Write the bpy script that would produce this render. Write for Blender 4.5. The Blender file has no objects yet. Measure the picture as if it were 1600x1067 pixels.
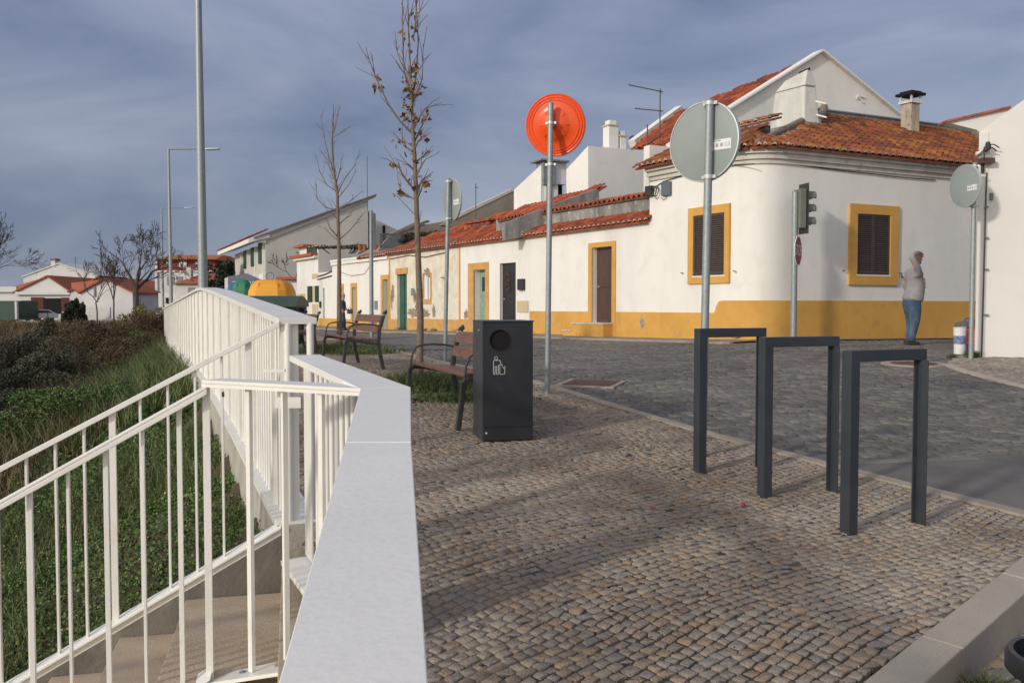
import bpy, bmesh, math, random
import numpy as np
from mathutils import Vector, Matrix, Quaternion
random.seed(7); rng = np.random.default_rng(7)
S = bpy.context.scene
COL = S.collection
# ------------------------------------------------------------------ camera, sky, sun, exposure
F = 1400.0                                   # focal length in pixels of the 1600 px wide photograph
PIT = math.atan(55.5 / F)
cam_d = bpy.data.cameras.new('camera'); cam = bpy.data.objects.new('camera', cam_d); COL.objects.link(cam)
cam_d.sensor_width = 36; cam_d.lens = 36 * F / 1600; cam_d.clip_start = .05; cam_d.clip_end = 2000
cam.rotation_euler = (math.pi / 2 - PIT, 0, 0); S.camera = cam
SUN_ELEV, SUN_ROT = math.radians(20), math.radians(225)
W = bpy.data.worlds.new('World'); S.world = W; W.use_nodes = True
nt = W.node_tree; nt.nodes.clear()
def N(t, nodes, **k):
    n = nodes.new(t)
    for a, b in k.items(): setattr(n, a, b)
    return n
sky = N('ShaderNodeTexSky', nt.nodes, sky_type='NISHITA'); sky.sun_disc = False
sky.sun_elevation = SUN_ELEV; sky.sun_rotation = SUN_ROT; sky.air_density = 1.0; sky.dust_density = 1.2
bg1 = N('ShaderNodeBackground', nt.nodes); bg1.inputs[1].default_value = .07
bg2 = N('ShaderNodeBackground', nt.nodes); bg2.inputs[1].default_value = 1.0
tc = N('ShaderNodeTexCoord', nt.nodes); mp = N('ShaderNodeMapping', nt.nodes); mp.inputs['Scale'].default_value = (1.0, 1.0, 2.8)
mp.inputs['Rotation'].default_value = (0, .05, .4)
n1 = N('ShaderNodeTexNoise', nt.nodes); n1.inputs['Scale'].default_value = 2.6; n1.inputs['Detail'].default_value = 9; n1.inputs['Roughness'].default_value = .52
n1.inputs['Distortion'].default_value = .5
rampc = N('ShaderNodeValToRGB', nt.nodes); e = rampc.color_ramp.elements
e[0].position = .34; e[0].color = (.150, .198, .355, 1); e[1].position = .70; e[1].color = (.400, .455, .630, 1)
sepz = N('ShaderNodeSeparateXYZ', nt.nodes)
hr = N('ShaderNodeValToRGB', nt.nodes); h_ = hr.color_ramp.elements
h_[0].position = .0; h_[0].color = (1.22, 1.15, .98, 1); h_[1].position = .42; h_[1].color = (.86, .86, .90, 1)
mulc = N('ShaderNodeMixRGB', nt.nodes, blend_type='MULTIPLY'); mulc.inputs[0].default_value = 1
mixs = N('ShaderNodeMixShader', nt.nodes); mixs.inputs[0].default_value = .82
wo = N('ShaderNodeOutputWorld', nt.nodes)
L = nt.links.new
L(tc.outputs['Generated'], mp.inputs['Vector']); L(mp.outputs[0], n1.inputs['Vector']); L(n1.outputs[0], rampc.inputs[0])
L(tc.outputs['Generated'], sepz.inputs[0]); L(sepz.outputs[2], hr.inputs[0])
L(rampc.outputs[0], mulc.inputs[1]); L(hr.outputs[0], mulc.inputs[2]); 
dot = N('ShaderNodeVectorMath', nt.nodes, operation='DOT_PRODUCT'); dot.inputs[1].default_value = (-.664, -.664, .342)
glow = N('ShaderNodeValToRGB', nt.nodes); g_ = glow.color_ramp.elements          # thin cloud gets whiter and brighter towards the sun
g_[0].position = .45; g_[0].color = (1, 1, 1, 1); g_[1].position = 1.0; g_[1].color = (5.2, 4.2, 2.6, 1)
dm = N('ShaderNodeMapRange', nt.nodes); dm.inputs[1].default_value = -1; L(tc.outputs['Generated'], dot.inputs[0]); L(dot.outputs['Value'], dm.inputs[0]); L(dm.outputs[0], glow.inputs[0])
mulg = N('ShaderNodeMixRGB', nt.nodes, blend_type='MULTIPLY'); mulg.inputs[0].default_value = 1
L(mulc.outputs[0], mulg.inputs[1]); L(glow.outputs[0], mulg.inputs[2]); L(mulg.outputs[0], bg2.inputs[0])
L(sky.outputs[0], bg1.inputs[0]); L(bg1.outputs[0], mixs.inputs[1]); L(bg2.outputs[0], mixs.inputs[2]); L(mixs.outputs[0], wo.inputs[0])
sun_d = bpy.data.lights.new('sun', 'SUN'); sun = bpy.data.objects.new('sun', sun_d); COL.objects.link(sun)
sun_d.energy = 2.1; sun_d.angle = math.radians(4.0); sun_d.color = (1, .93, .82)
sv = Vector((.7071 * math.cos(SUN_ELEV), .7071 * math.cos(SUN_ELEV), -math.sin(SUN_ELEV)))
sun.rotation_euler = sv.to_track_quat('-Z', 'Y').to_euler()
S.view_settings.view_transform = 'Standard'; S.view_settings.look = 'None'; S.view_settings.exposure = 0; S.view_settings.gamma = 1
S.view_settings.use_curve_mapping = False

# ------------------------------------------------------------------ geometry of the place (camera stands at the origin, z = 0 is eye height)
cp_, sp_ = math.cos(PIT), math.sin(PIT)
def ray(px, py):
    u = (px - 800) / F; v = (533.5 - py) / F
    return np.array([u, cp_ + v * sp_, -sp_ + v * cp_])
def at(px, py, Y):
    d = ray(px, py); return d * (Y / d[1])
YL = [-10, 0, 2, 3.4, 5, 8, 12, 20, 40, 54, 80, 140]; ZL = [-1.9, -1.52, -1.40, -1.32, -1.24, -1.08, -.94, -1.05, -1.33, -1.52, -1.8, -2.4]
YR = [-10, 0, 2, 4.75, 6, 8, 10, 14, 17.5, 20, 24, 28, 38, 47, 60, 80, 140]; ZR = [-1.9, -1.5, -1.38, -1.21, -1.13, -1.04, -.96, -.83, -.75, -.76, -.84, -.86, -1.0, -1.0, -1.1, -1.4, -2.2]
def H(x, y):
    x = np.asarray(x, float); y = np.asarray(y, float)
    zl = sum(np.interp(y + d, YL, ZL) for d in (-.8, 0, .8)) / 3; zr = sum(np.interp(y + d, YR, ZR) for d in (-.8, 0, .8)) / 3
    a = .76 - .41 * y; b = np.where(y > 17, 5.44 - .593 * (y - 20.05), 2 + (y / 17) * 5.2)
    t = np.clip((x - a) / np.maximum(2, b - a), 0, 1)
    f = np.clip((13 - y) / 5, 0, 1)
    return zl + (zr - zl) * t - .03 * f * np.clip(x - 1.2, 0, 4)
def G(px, py):
    d = ray(px, py); y = .5
    while y < 300:
        p = d * (y / d[1])
        if p[2] <= H(p[0], p[1]): return p
        y *= 1.002
    return p
SO = np.array([-1.28, 3.8]); SE = np.array([-.971, -.239]); SF = np.array([-.239, .971])   # top of the stairs, their run and their width
def hill(x, y):
    x = np.asarray(x, float); y = np.asarray(y, float)
    zb = sum(np.interp(y + d, YL, ZL) for d in (-.8, 0, .8)) / 3
    w = np.maximum(0, (.76 - .41 * y - x) * .925)
    drop = np.where(w < 7, .42 * w, 2.94 + .9 * (1 - np.exp(-(w - 7) / 4)))
    z = zb - .42 - drop + .10 * np.sin(x * 1.3 + y * .5) * np.clip(w, 0, 1) + .07 * np.sin(y * 1.7 - x * .8) * np.clip(w, 0, 1)
    far = np.clip((y - 45) / 50, 0, 1); z = z * (1 - far) + (-2.35) * far
    f = (x - SO[0]) * SF[0] + (y - SO[1]) * SF[1]
    z -= np.clip((1.26 - f) * 4, 0, 1) * 1.3
    return z

# ------------------------------------------------------------------ materials
MATS = {}
DUST = {'granite_setts': ((.46, .40, .32), .62, .55), 'basalt_setts': ((.30, .27, .23), .5, .35)}
def mk(name, c1, c2=None, scale=4, rough=.7, bump=0, bscale=40, metal=0, c3=None, s3=20, a3=.5, palette=None, spec=.5, stretch=None, vor=None, lo=.35, hi=.65, rvar=0, coords='Position'):
    m = bpy.data.materials.new(name); m.use_nodes = True; t = m.node_tree; nd = t.nodes; l = t.links.new
    b = nd['Principled BSDF']; b.inputs['Roughness'].default_value = rough; b.inputs['Metallic'].default_value = metal
    b.inputs['Specular IOR Level'].default_value = spec
    geo = N('ShaderNodeNewGeometry', nd); vec = geo.outputs['Position']
    if coords == 'Object': vec = N('ShaderNodeTexCoord', nd).outputs['Object']
    base_vec = vec
    if stretch:
        q = N('ShaderNodeMapping', nd); q.inputs['Scale'].default_value = stretch; l(vec, q.inputs['Vector']); vec = q.outputs[0]
    if palette:
        at_ = N('ShaderNodeAttribute', nd); at_.attribute_name = 'tone'
        oi = N('ShaderNodeObjectInfo', nd); ad = N('ShaderNodeMath', nd, operation='ADD'); l(at_.outputs['Fac'], ad.inputs[0]); l(oi.outputs['Random'], ad.inputs[1])
        fr = N('ShaderNodeMath', nd, operation='FRACT'); l(ad.outputs[0], fr.inputs[0])
        cr = N('ShaderNodeValToRGB', nd); cr.color_ramp.interpolation = 'CONSTANT'
        el = cr.color_ramp.elements
        while len(el) < len(palette): el.new(.5)
        for i, c in enumerate(palette): el[i].position = i / len(palette); el[i].color = (*c, 1)
        l(fr.outputs[0], cr.inputs[0]); col = cr.outputs[0]
        if c2 is not None:
            nz = N('ShaderNodeTexNoise', nd); nz.inputs['Scale'].default_value = scale; nz.inputs['Detail'].default_value = 5; l(vec, nz.inputs['Vector'])
            rp = N('ShaderNodeMapRange', nd); rp.inputs[1].default_value = lo; rp.inputs[2].default_value = hi; l(nz.outputs[0], rp.inputs[0])
            mx = N('ShaderNodeMixRGB', nd, blend_type='MULTIPLY'); l(rp.outputs[0], mx.inputs[0]); l(col, mx.inputs[1]); mx.inputs[2].default_value = (*c2, 1); col = mx.outputs[0]
    else:
        nz = N('ShaderNodeTexNoise', nd); nz.inputs['Scale'].default_value = scale; nz.inputs['Detail'].default_value = 6; nz.inputs['Roughness'].default_value = .6; l(vec, nz.inputs['Vector'])
        rp = N('ShaderNodeMapRange', nd); rp.inputs[1].default_value = lo; rp.inputs[2].default_value = hi; l(nz.outputs[0], rp.inputs[0])
        mx = N('ShaderNodeMixRGB', nd); l(rp.outputs[0], mx.inputs[0]); mx.inputs[1].default_value = (*c1, 1); mx.inputs[2].default_value = (*(c2 or tuple(v * .9 for v in c1)), 1); col = mx.outputs[0]
    if vor:                                   # small stone cells, for paving too far away to be built
        vs, vc = vor
        vv = N('ShaderNodeTexVoronoi', nd); vv.inputs['Scale'].default_value = vs; l(base_vec, vv.inputs['Vector'])
        hs = N('ShaderNodeMapRange', nd); l(vv.outputs['Color'], hs.inputs[0]); hs.inputs[3].default_value = .65; hs.inputs[4].default_value = 1.3
        mv = N('ShaderNodeMixRGB', nd, blend_type='MULTIPLY'); mv.inputs[0].default_value = 1; l(col, mv.inputs[1]); l(hs.outputs[0], mv.inputs[2]); col = mv.outputs[0]
        v2 = N('ShaderNodeTexVoronoi', nd, feature='DISTANCE_TO_EDGE'); v2.inputs['Scale'].default_value = vs; l(base_vec, v2.inputs['Vector'])
        e2 = N('ShaderNodeMapRange', nd); e2.inputs[2].default_value = .08; l(v2.outputs[0], e2.inputs[0])
        mj = N('ShaderNodeMixRGB', nd); l(e2.outputs[0], mj.inputs[0]); mj.inputs[1].default_value = (*vc, 1); l(col, mj.inputs[2]); col = mj.outputs[0]
    if c3 is not None:
        n3 = N('ShaderNodeTexNoise', nd); n3.inputs['Scale'].default_value = s3; n3.inputs['Detail'].default_value = 4; l(base_vec, n3.inputs['Vector'])
        r3 = N('ShaderNodeMapRange', nd); r3.inputs[1].default_value = .55; r3.inputs[2].default_value = .72; r3.inputs[4].default_value = a3; l(n3.outputs[0], r3.inputs[0])
        m3 = N('ShaderNodeMixRGB', nd); l(r3.outputs[0], m3.inputs[0]); l(col, m3.inputs[1]); m3.inputs[2].default_value = (*c3, 1); col = m3.outputs[0]
    if name in DUST:                          # pale sand trodden over the stones in places
        dc, ds, da = DUST[name]; n4 = N('ShaderNodeTexNoise', nd); n4.inputs['Scale'].default_value = ds; n4.inputs['Detail'].default_value = 8; n4.inputs['Roughness'].default_value = .7; l(base_vec, n4.inputs['Vector'])
        r4 = N('ShaderNodeMapRange', nd); r4.inputs[1].default_value = .47; r4.inputs[2].default_value = .66; r4.inputs[4].default_value = da; l(n4.outputs[0], r4.inputs[0])
        m4 = N('ShaderNodeMixRGB', nd); l(r4.outputs[0], m4.inputs[0]); l(col, m4.inputs[1]); m4.inputs[2].default_value = (*dc, 1); col = m4.outputs[0]
    l(col, b.inputs['Base Color'])
    if rvar:
        nr = N('ShaderNodeTexNoise', nd); nr.inputs['Scale'].default_value = 9; nr.inputs['Detail'].default_value = 5; l(base_vec, nr.inputs['Vector'])
        rr = N('ShaderNodeMapRange', nd); rr.inputs[3].default_value = rough - rvar; rr.inputs[4].default_value = rough + rvar; l(nr.outputs[0], rr.inputs[0]); l(rr.outputs[0], b.inputs['Roughness'])
    if bump:
        nb = N('ShaderNodeTexNoise', nd); nb.inputs['Scale'].default_value = bscale; nb.inputs['Detail'].default_value = 5; l(base_vec, nb.inputs['Vector'])
        bp = N('ShaderNodeBump', nd); bp.inputs['Strength'].default_value = bump; bp.inputs['Distance'].default_value = .01
        l(nb.outputs[0], bp.inputs['Height']); l(bp.outputs[0], b.inputs['Normal'])
    MATS[name] = m; return m
mk('white_paint', (.81, .80, .755), (.76, .745, .69), 3, .38, .05, 120, c3=(.60, .57, .48), s3=7, a3=.35, rvar=.08)
mk('white_cap', (.80, .785, .735), (.75, .735, .69), 2.2, .42, .10, 60, c3=(.50, .48, .43), s3=60, a3=.18, stretch=(1, 1, 1), rvar=.1)
mk('stucco', (.79, .775, .74), (.72, .705, .665), 1.1, .9, .35, 30, c3=(.64, .61, .55), s3=2.4, a3=.35, stretch=(1, 1, .35))
mk('stucco_right', (.78, .76, .72), (.73, .71, .67), .8, .9, .25, 30)
mk('stucco_grey', (.56, .54, .50), (.50, .48, .44), .5, .9, .2, 20, c3=(.42, .41, .39), s3=1.2, a3=.35, stretch=(1, 1, .3))
mk('old_stucco', (.74, .70, .60), (.60, .54, .43), 2.2, .92, .5, 25, c3=(.50, .43, .34), s3=1.8, a3=.5)
mk('bare_render', (.34, .28, .22), (.22, .17, .13), 6, .95, .6, 30)
mk('grey_render', (.30, .295, .28), (.15, .15, .145), 2.5, .95, .5, 25, c3=(.50, .49, .46), s3=5, a3=.7, stretch=(1, 1, .3))
mk('brown_render', (.30, .26, .21), (.22, .19, .155), 1.5, .95, .4, 25, c3=(.40, .37, .32), s3=3, a3=.5)
mk('ochre', (.64, .355, .085), (.56, .30, .065), 1.6, .85, .25, 30, c3=(.46, .26, .09), s3=3.5, a3=.45)
mk('ochre_old', (.62, .34, .10), (.50, .28, .10), 3, .9, .35, 30, c3=(.38, .27, .16), s3=4, a3=.8)
mk('yellow_paint', (.62, .50, .13), (.55, .44, .12), 3, .7)
mk('brown_shutter', (.075, .055, .045), (.055, .04, .033), 8, .5, .1)
mk('brown_door', (.065, .035, .03), (.10, .05, .038), 3, .5, .1, 40, stretch=(3, 3, .4))
mk('green_door', (.020, .085, .06), (.03, .12, .085), 5, .5, .1)
mk('pale_green', (.27, .36, .27), (.20, .29, .22), 4, .6, .2, c3=(.16, .20, .15), s3=8)
mk('black_door', (.012, .013, .015), (.02, .021, .024), 5, .35)
mk('dark_green', (.012, .045, .03), (.02, .06, .04), 5, .55)
mk('anthracite', (.030, .037, .046), (.038, .046, .056), 3, .36, .08, 200, c3=(.055, .058, .06), s3=9, a3=.25, rvar=.08)
mk('anthracite_front', (.013, .0155, .021), (.017, .020, .026), 3, .42, .08, 200, c3=(.04, .042, .044), s3=7, a3=.3, rvar=.08)  # darker copy for the bin front; light differing by face is put into colour
mk('hole_black', (.003, .003, .003), (.004, .004, .004), 3, .9)
mk('galvanised', (.25, .28, .285), (.33, .36, .365), 30, .5, .08, 60, metal=.35, c3=(.30, .33, .34), s3=12, a3=.6)
mk('galvanised_dull', (.23, .27, .275), (.30, .34, .345), 14, .5, .08, 60, metal=.35)
mk('sign_back', (.235, .27, .265), (.27, .305, .30), 2, .42, c3=(.28, .32, .31), s3=14, a3=.3)
mk('sign_edge', (.55, .58, .57), (.5, .53, .52), 5, .4, metal=.3)
mk('orange_plastic', (.83, .085, .012), (.76, .075, .012), 3, .28, c3=(.80, .16, .06), s3=6, a3=.5)
mk('signal_green', (.17, .18, .15), (.13, .14, .115), 5, .5)
mk('signal_black', (.02, .022, .02), (.03, .032, .03), 5, .5)
mk('stop_red', (.34, .035, .04), (.28, .03, .035), 5, .5)
mk('letter_white', (.75, .75, .75), None, 5, .6)
mk('print_grey', (.25, .27, .30), (.4, .42, .46), 60, .6)
mk('wood_slat', (.18, .085, .05), (.12, .055, .034), 6, .42, .2, 60, c3=(.24, .12, .07), s3=12, a3=.5, stretch=(3, 1, 3), coords='Object')
mk('cast_iron', (.032, .033, .032), (.05, .05, .048), 12, .5, .15, 60)
TERR = [(.40, .09, .035), (.33, .07, .03), (.45, .12, .045), (.26, .055, .025), (.38, .10, .045), (.22, .06, .035)]
mk('clay_tile', None, (.72, .62, .55), 3, .85, .3, 60, palette=TERR, c3=(.10, .07, .05), s3=5, a3=.35)
mk('clay_tile_lichen', None, (.62, .60, .45), 2.5, .85, .3, 60, palette=[(.30, .080, .030), (.32, .10, .026), (.25, .065, .030), (.34, .13, .030), (.20, .058, .030), (.28, .085, .030), (.15, .052, .030)], c3=(.09, .06, .03), s3=3.5, a3=.7)
mk('clay_tile_old', None, (.55, .50, .45), 5, .9, .3, 60, palette=[(.36, .095, .045), (.30, .085, .045), (.42, .12, .06), (.22, .08, .05), (.34, .12, .08)], c3=(.07, .06, .045), s3=6, a3=.7)
mk('mortar_white', (.62, .58, .52), (.42, .38, .33), 14, .9, .3)
mk('mortar_grey', (.22, .20, .17), (.13, .115, .10), 6, .95, .6, 30)
mk('hip_mortar', (.27, .23, .18), (.17, .14, .11), 7, .95, .8, 25, c3=(.38, .15, .07), s3=9, a3=.6)
mk('weathered', (.50, .43, .34), (.30, .25, .19), 5, .95, .6, 25, c3=(.14, .11, .08), s3=6, a3=.8, stretch=(1, 1, .4))
mk('cornice', (.60, .57, .52), (.48, .46, .42), 2, .9, .3, c3=(.22, .215, .21), s3=3, a3=.6)
mk('brick_red', None, (.6, .55, .5), 6, .9, .3, palette=[(.30, .09, .06), (.36, .12, .08), (.24, .08, .06), (.45, .40, .36)])
mk('limewash', (.66, .655, .62), (.52, .52, .49), 2.5, .95, .6, 18, c3=(.36, .36, .34), s3=4, a3=.5, stretch=(1, 1, .4))
mk('sheet_grey', (.24, .25, .26), (.17, .18, .19), 4, .6, c3=(.4, .4, .4), s3=9)
STONES = [(.225, .190, .155), (.185, .175, .165), (.250, .175, .115), (.155, .155, .158), (.270, .235, .195), (.205, .160, .120), (.170, .165, .170), (.235, .205, .175), (.200, .120, .075), (.190, .175, .150), (.215, .150, .100), (.175, .160, .140)]
mk('granite_setts', None, (.66, .64, .62), 1.1, .9, 1.0, 75, palette=[tuple(.50 * v * 1.36 * w_ + .50 * m_ * .92 for v, m_, w_ in zip(c, (.37, .31, .245), (1.16, 1.09, 1.0))) for c in STONES] if True else [tuple(.62 * v * 1.32 + .38 * m_ for v, m_ in zip(c, (.320, .272, .215))) for c in STONES], c3=(.085, .075, .065), s3=120, a3=.75)
BAS = [(.085, .083, .083), (.105, .10, .098), (.07, .07, .073), (.125, .117, .11), (.09, .088, .09), (.15, .14, .125), (.078, .075, .07), (.10, .10, .105)]
mk('basalt_setts', None, (.75, .75, .74),   .9, .85, 1.0, 70, palette=[(c[0] * 1.52, c[1] * 1.44, c[2] * 1.34) for c in BAS], c3=(.20, .19, .17), s3=30, a3=.35)
mk('pale_setts', None, (.75, .74, .72), 1, .9, .5, 120, palette=[(.36, .31, .25), (.30, .26, .22), (.40, .35, .29), (.26, .23, .20), (.33, .27, .21)])
mk('joint_soil', (.050, .044, .032), (.26, .215, .17), .55, .95, .6, 80, lo=.47, hi=.60, c3=(.035, .04, .015), s3=3, a3=.5)
mk('joint_road', (.10, .092, .08), (.18, .165, .14), 3, .95, .6, 80, c3=(.06, .075, .025), s3=2.5, a3=.5)
mk('joint_pale', (.24, .205, .165), (.30, .26, .215), 3, .95, .6, 80)
mk('far_paving', (.27, .235, .19), (.21, .185, .155), 1.2, .95, .3, 60, vor=(9, (.13, .115, .09)))
mk('asphalt', (.115, .105, .098), (.185, .170, .158), 1.4, .9, .7, 240, c3=(.20, .19, .18), s3=160, a3=.5)
mk('granite_kerb', (.44, .385, .31), (.37, .325, .265), 2, .85, .35, 140, c3=(.16, .15, .14), s3=150, a3=.5)
mk('kerb_dirty', (.38, .325, .26), (.28, .235, .185), 3, .9, .4, 100, c3=(.12, .105, .085), s3=60, a3=.5)
mk('concrete', (.20, .18, .155), (.12, .11, .095), 3, .95, .5, 40, c3=(.30, .28, .25), s3=6, a3=.5, stretch=(1, 1, .5))
mk('curb_concrete', (.46, .44, .38), (.34, .32, .27), 4, .95, .5, 40, c3=(.16, .15, .11), s3=5, a3=.6)
mk('step_stone', (.50, .41, .31), (.40, .31, .22), 2.5, .9, .5, 130, c3=(.15, .12, .10), s3=140, a3=.6)
mk('step_edge', (.44, .38, .29), (.36, .30, .22), 3, .85, .4, 120)
mk('soil', (.060, .042, .026), (.095, .065, .04), 1.3, .98, .8, 20, c3=(.03, .05, .015), s3=2, a3=.7)
mk('far_field', (.06, .065, .03), (.09, .08, .045), .1, .98)
mk('clover', None, (.6, .65, .5), 1.2, .6, palette=[(.070, .140, .022), (.052, .112, .020), (.100, .175, .030), (.150, .205, .038), (.042, .085, .018), (.082, .150, .026)])
mk('grass_blade', None, (.7, .7, .6), 1.2, .6, palette=[(.06, .11, .024), (.09, .14, .034), (.12, .15, .045), (.19, .17, .08), (.05, .085, .022)])
mk('dry_grass', None, (.7, .7, .6), 1.2, .8, palette=[(.17, .12, .06), (.12, .075, .035), (.20, .15, .08), (.09, .06, .03)])
mk('flower_yellow', (.62, .55, .04), None, 3, .6)
mk('olive_leaf', None, (.7, .7, .7), 1, .8, palette=[(.095, .10, .066), (.075, .08, .055), (.12, .12, .08), (.06, .063, .045), (.11, .09, .062)])
mk('bramble', None, (.7, .7, .7), 1, .85, palette=[(.15, .11, .07), (.10, .07, .045), (.13, .065, .035), (.10, .055, .030), (.16, .09, .04), (.09, .065, .035), (.12, .10, .045), (.10, .11, .05)])
mk('yellow_leaf', None, (.8, .8, .7), 1, .7, palette=[(.26, .20, .04), (.18, .17, .04), (.14, .12, .03)])
mk('dark_leaf', None, (.7, .7, .7), 1, .8, palette=[(.032, .046, .022), (.044, .06, .028), (.024, .034, .018), (.055, .058, .034)])
mk('dead_leaf', None, (.8, .8, .8), 8, .8, palette=[(.17, .075, .035), (.11, .05, .028), (.24, .13, .05), (.06, .032, .022)])
mk('bark_pale', (.21, .155, .115), (.15, .11, .08), 12, .9, .6, 60, c3=(.09, .07, .055), s3=18)
mk('bark_dark', (.075, .055, .042), (.05, .038, .03), 10, .95, .5, 40)
mk('rust', (.115, .055, .038), (.075, .040, .030), 12, .85, .5, 90, c3=(.20, .10, .06), s3=30)
mk('rust_stain', (.17, .095, .05), (.20, .135, .09), 4, .95)
mk('cable', (.03, .03, .03), None, 3, .6)
mk('antenna_metal', (.12, .11, .11), None, 3, .5, metal=.5)
mk('box_grey', (.11, .13, .15), None, 4, .5)
mk('yellow_bin', (.74, .34, .015), (.66, .29, .015), 2, .42)
mk('green_bin', (.01, .19, .09), (.01, .15, .075), 3, .45)
mk('blue_bin', (.03, .12, .28), (.03, .10, .24), 3, .45)
mk('bin_lid', (.035, .07, .045), (.03, .055, .038), 3, .5)
mk('bin_body', (.018, .021, .032), None, 3, .5)
mk('shed_grey', (.17, .20, .26), (.15, .175, .23), 1, .7)
mk('red_wall', (.30, .055, .03), (.26, .05, .028), 1, .85)
mk('maroon', (.10, .02, .018), None, 2, .8)
mk('cream', (.58, .47, .30), None, 1, .9)
mk('far_white', (.66, .65, .64), (.58, .57, .57), .3, .9, c3=(.45, .44, .44), s3=.8, a3=.4)
mk('far_roof', (.36, .10, .045), (.26, .075, .04), 1.2, .9, stretch=(1, 1, 1))
mk('far_roof_orange', (.44, .15, .035), (.32, .11, .035), 1, .9)
mk('pane', (.03, .04, .05), None, 3, .12)
mk('car_blue', (.30, .40, .50), None, 3, .25, metal=.3); mk('car_white', (.62, .64, .64), None, 3, .3); mk('car_dark', (.015, .02, .04), None, 3, .3)
mk('rubber', (.01, .01, .01), None, 3, .8)
mk('skin', (.46, .23, .165), (.40, .19, .13), 12, .55)
mk('sweatshirt', (.30, .29, .30), (.22, .21, .22), 9, .95, .4, 60)
mk('jeans', (.035, .065, .12), (.06, .105, .165), 9, .9, .4, 60, c3=(.16, .20, .24), s3=5, a3=.5)
mk('navy', (.035, .042, .065), (.05, .06, .09), 9, .9)
mk('shoe', (.06, .035, .03), None, 9, .7)
mk('hair_grey', (.34, .31, .29), None, 9, .9)
mk('pink', (.50, .17, .17), None, 9, .8)
mk('print_dark', (.05, .05, .07), (.25, .09, .10), 22, .8)
mk('tub_white', (.72, .72, .72), None, 5, .5); mk('tub_red', (.62, .05, .05), (.7, .3, .28), 25, .5); mk('tub_blue', (.03, .06, .22), (.3, .35, .5), 30, .5)
mk('bag_grey', (.12, .12, .125), (.07, .07, .075), 9, .4, .8, 20)
mk('petal', (.36, .012, .035), None, 9, .6)
mk('black_plastic', (.012, .013, .016), (.02, .021, .025), 9, .38, .2, 60)
mk('terrace_pot', (.40, .10, .05), None, 4, .8)

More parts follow.
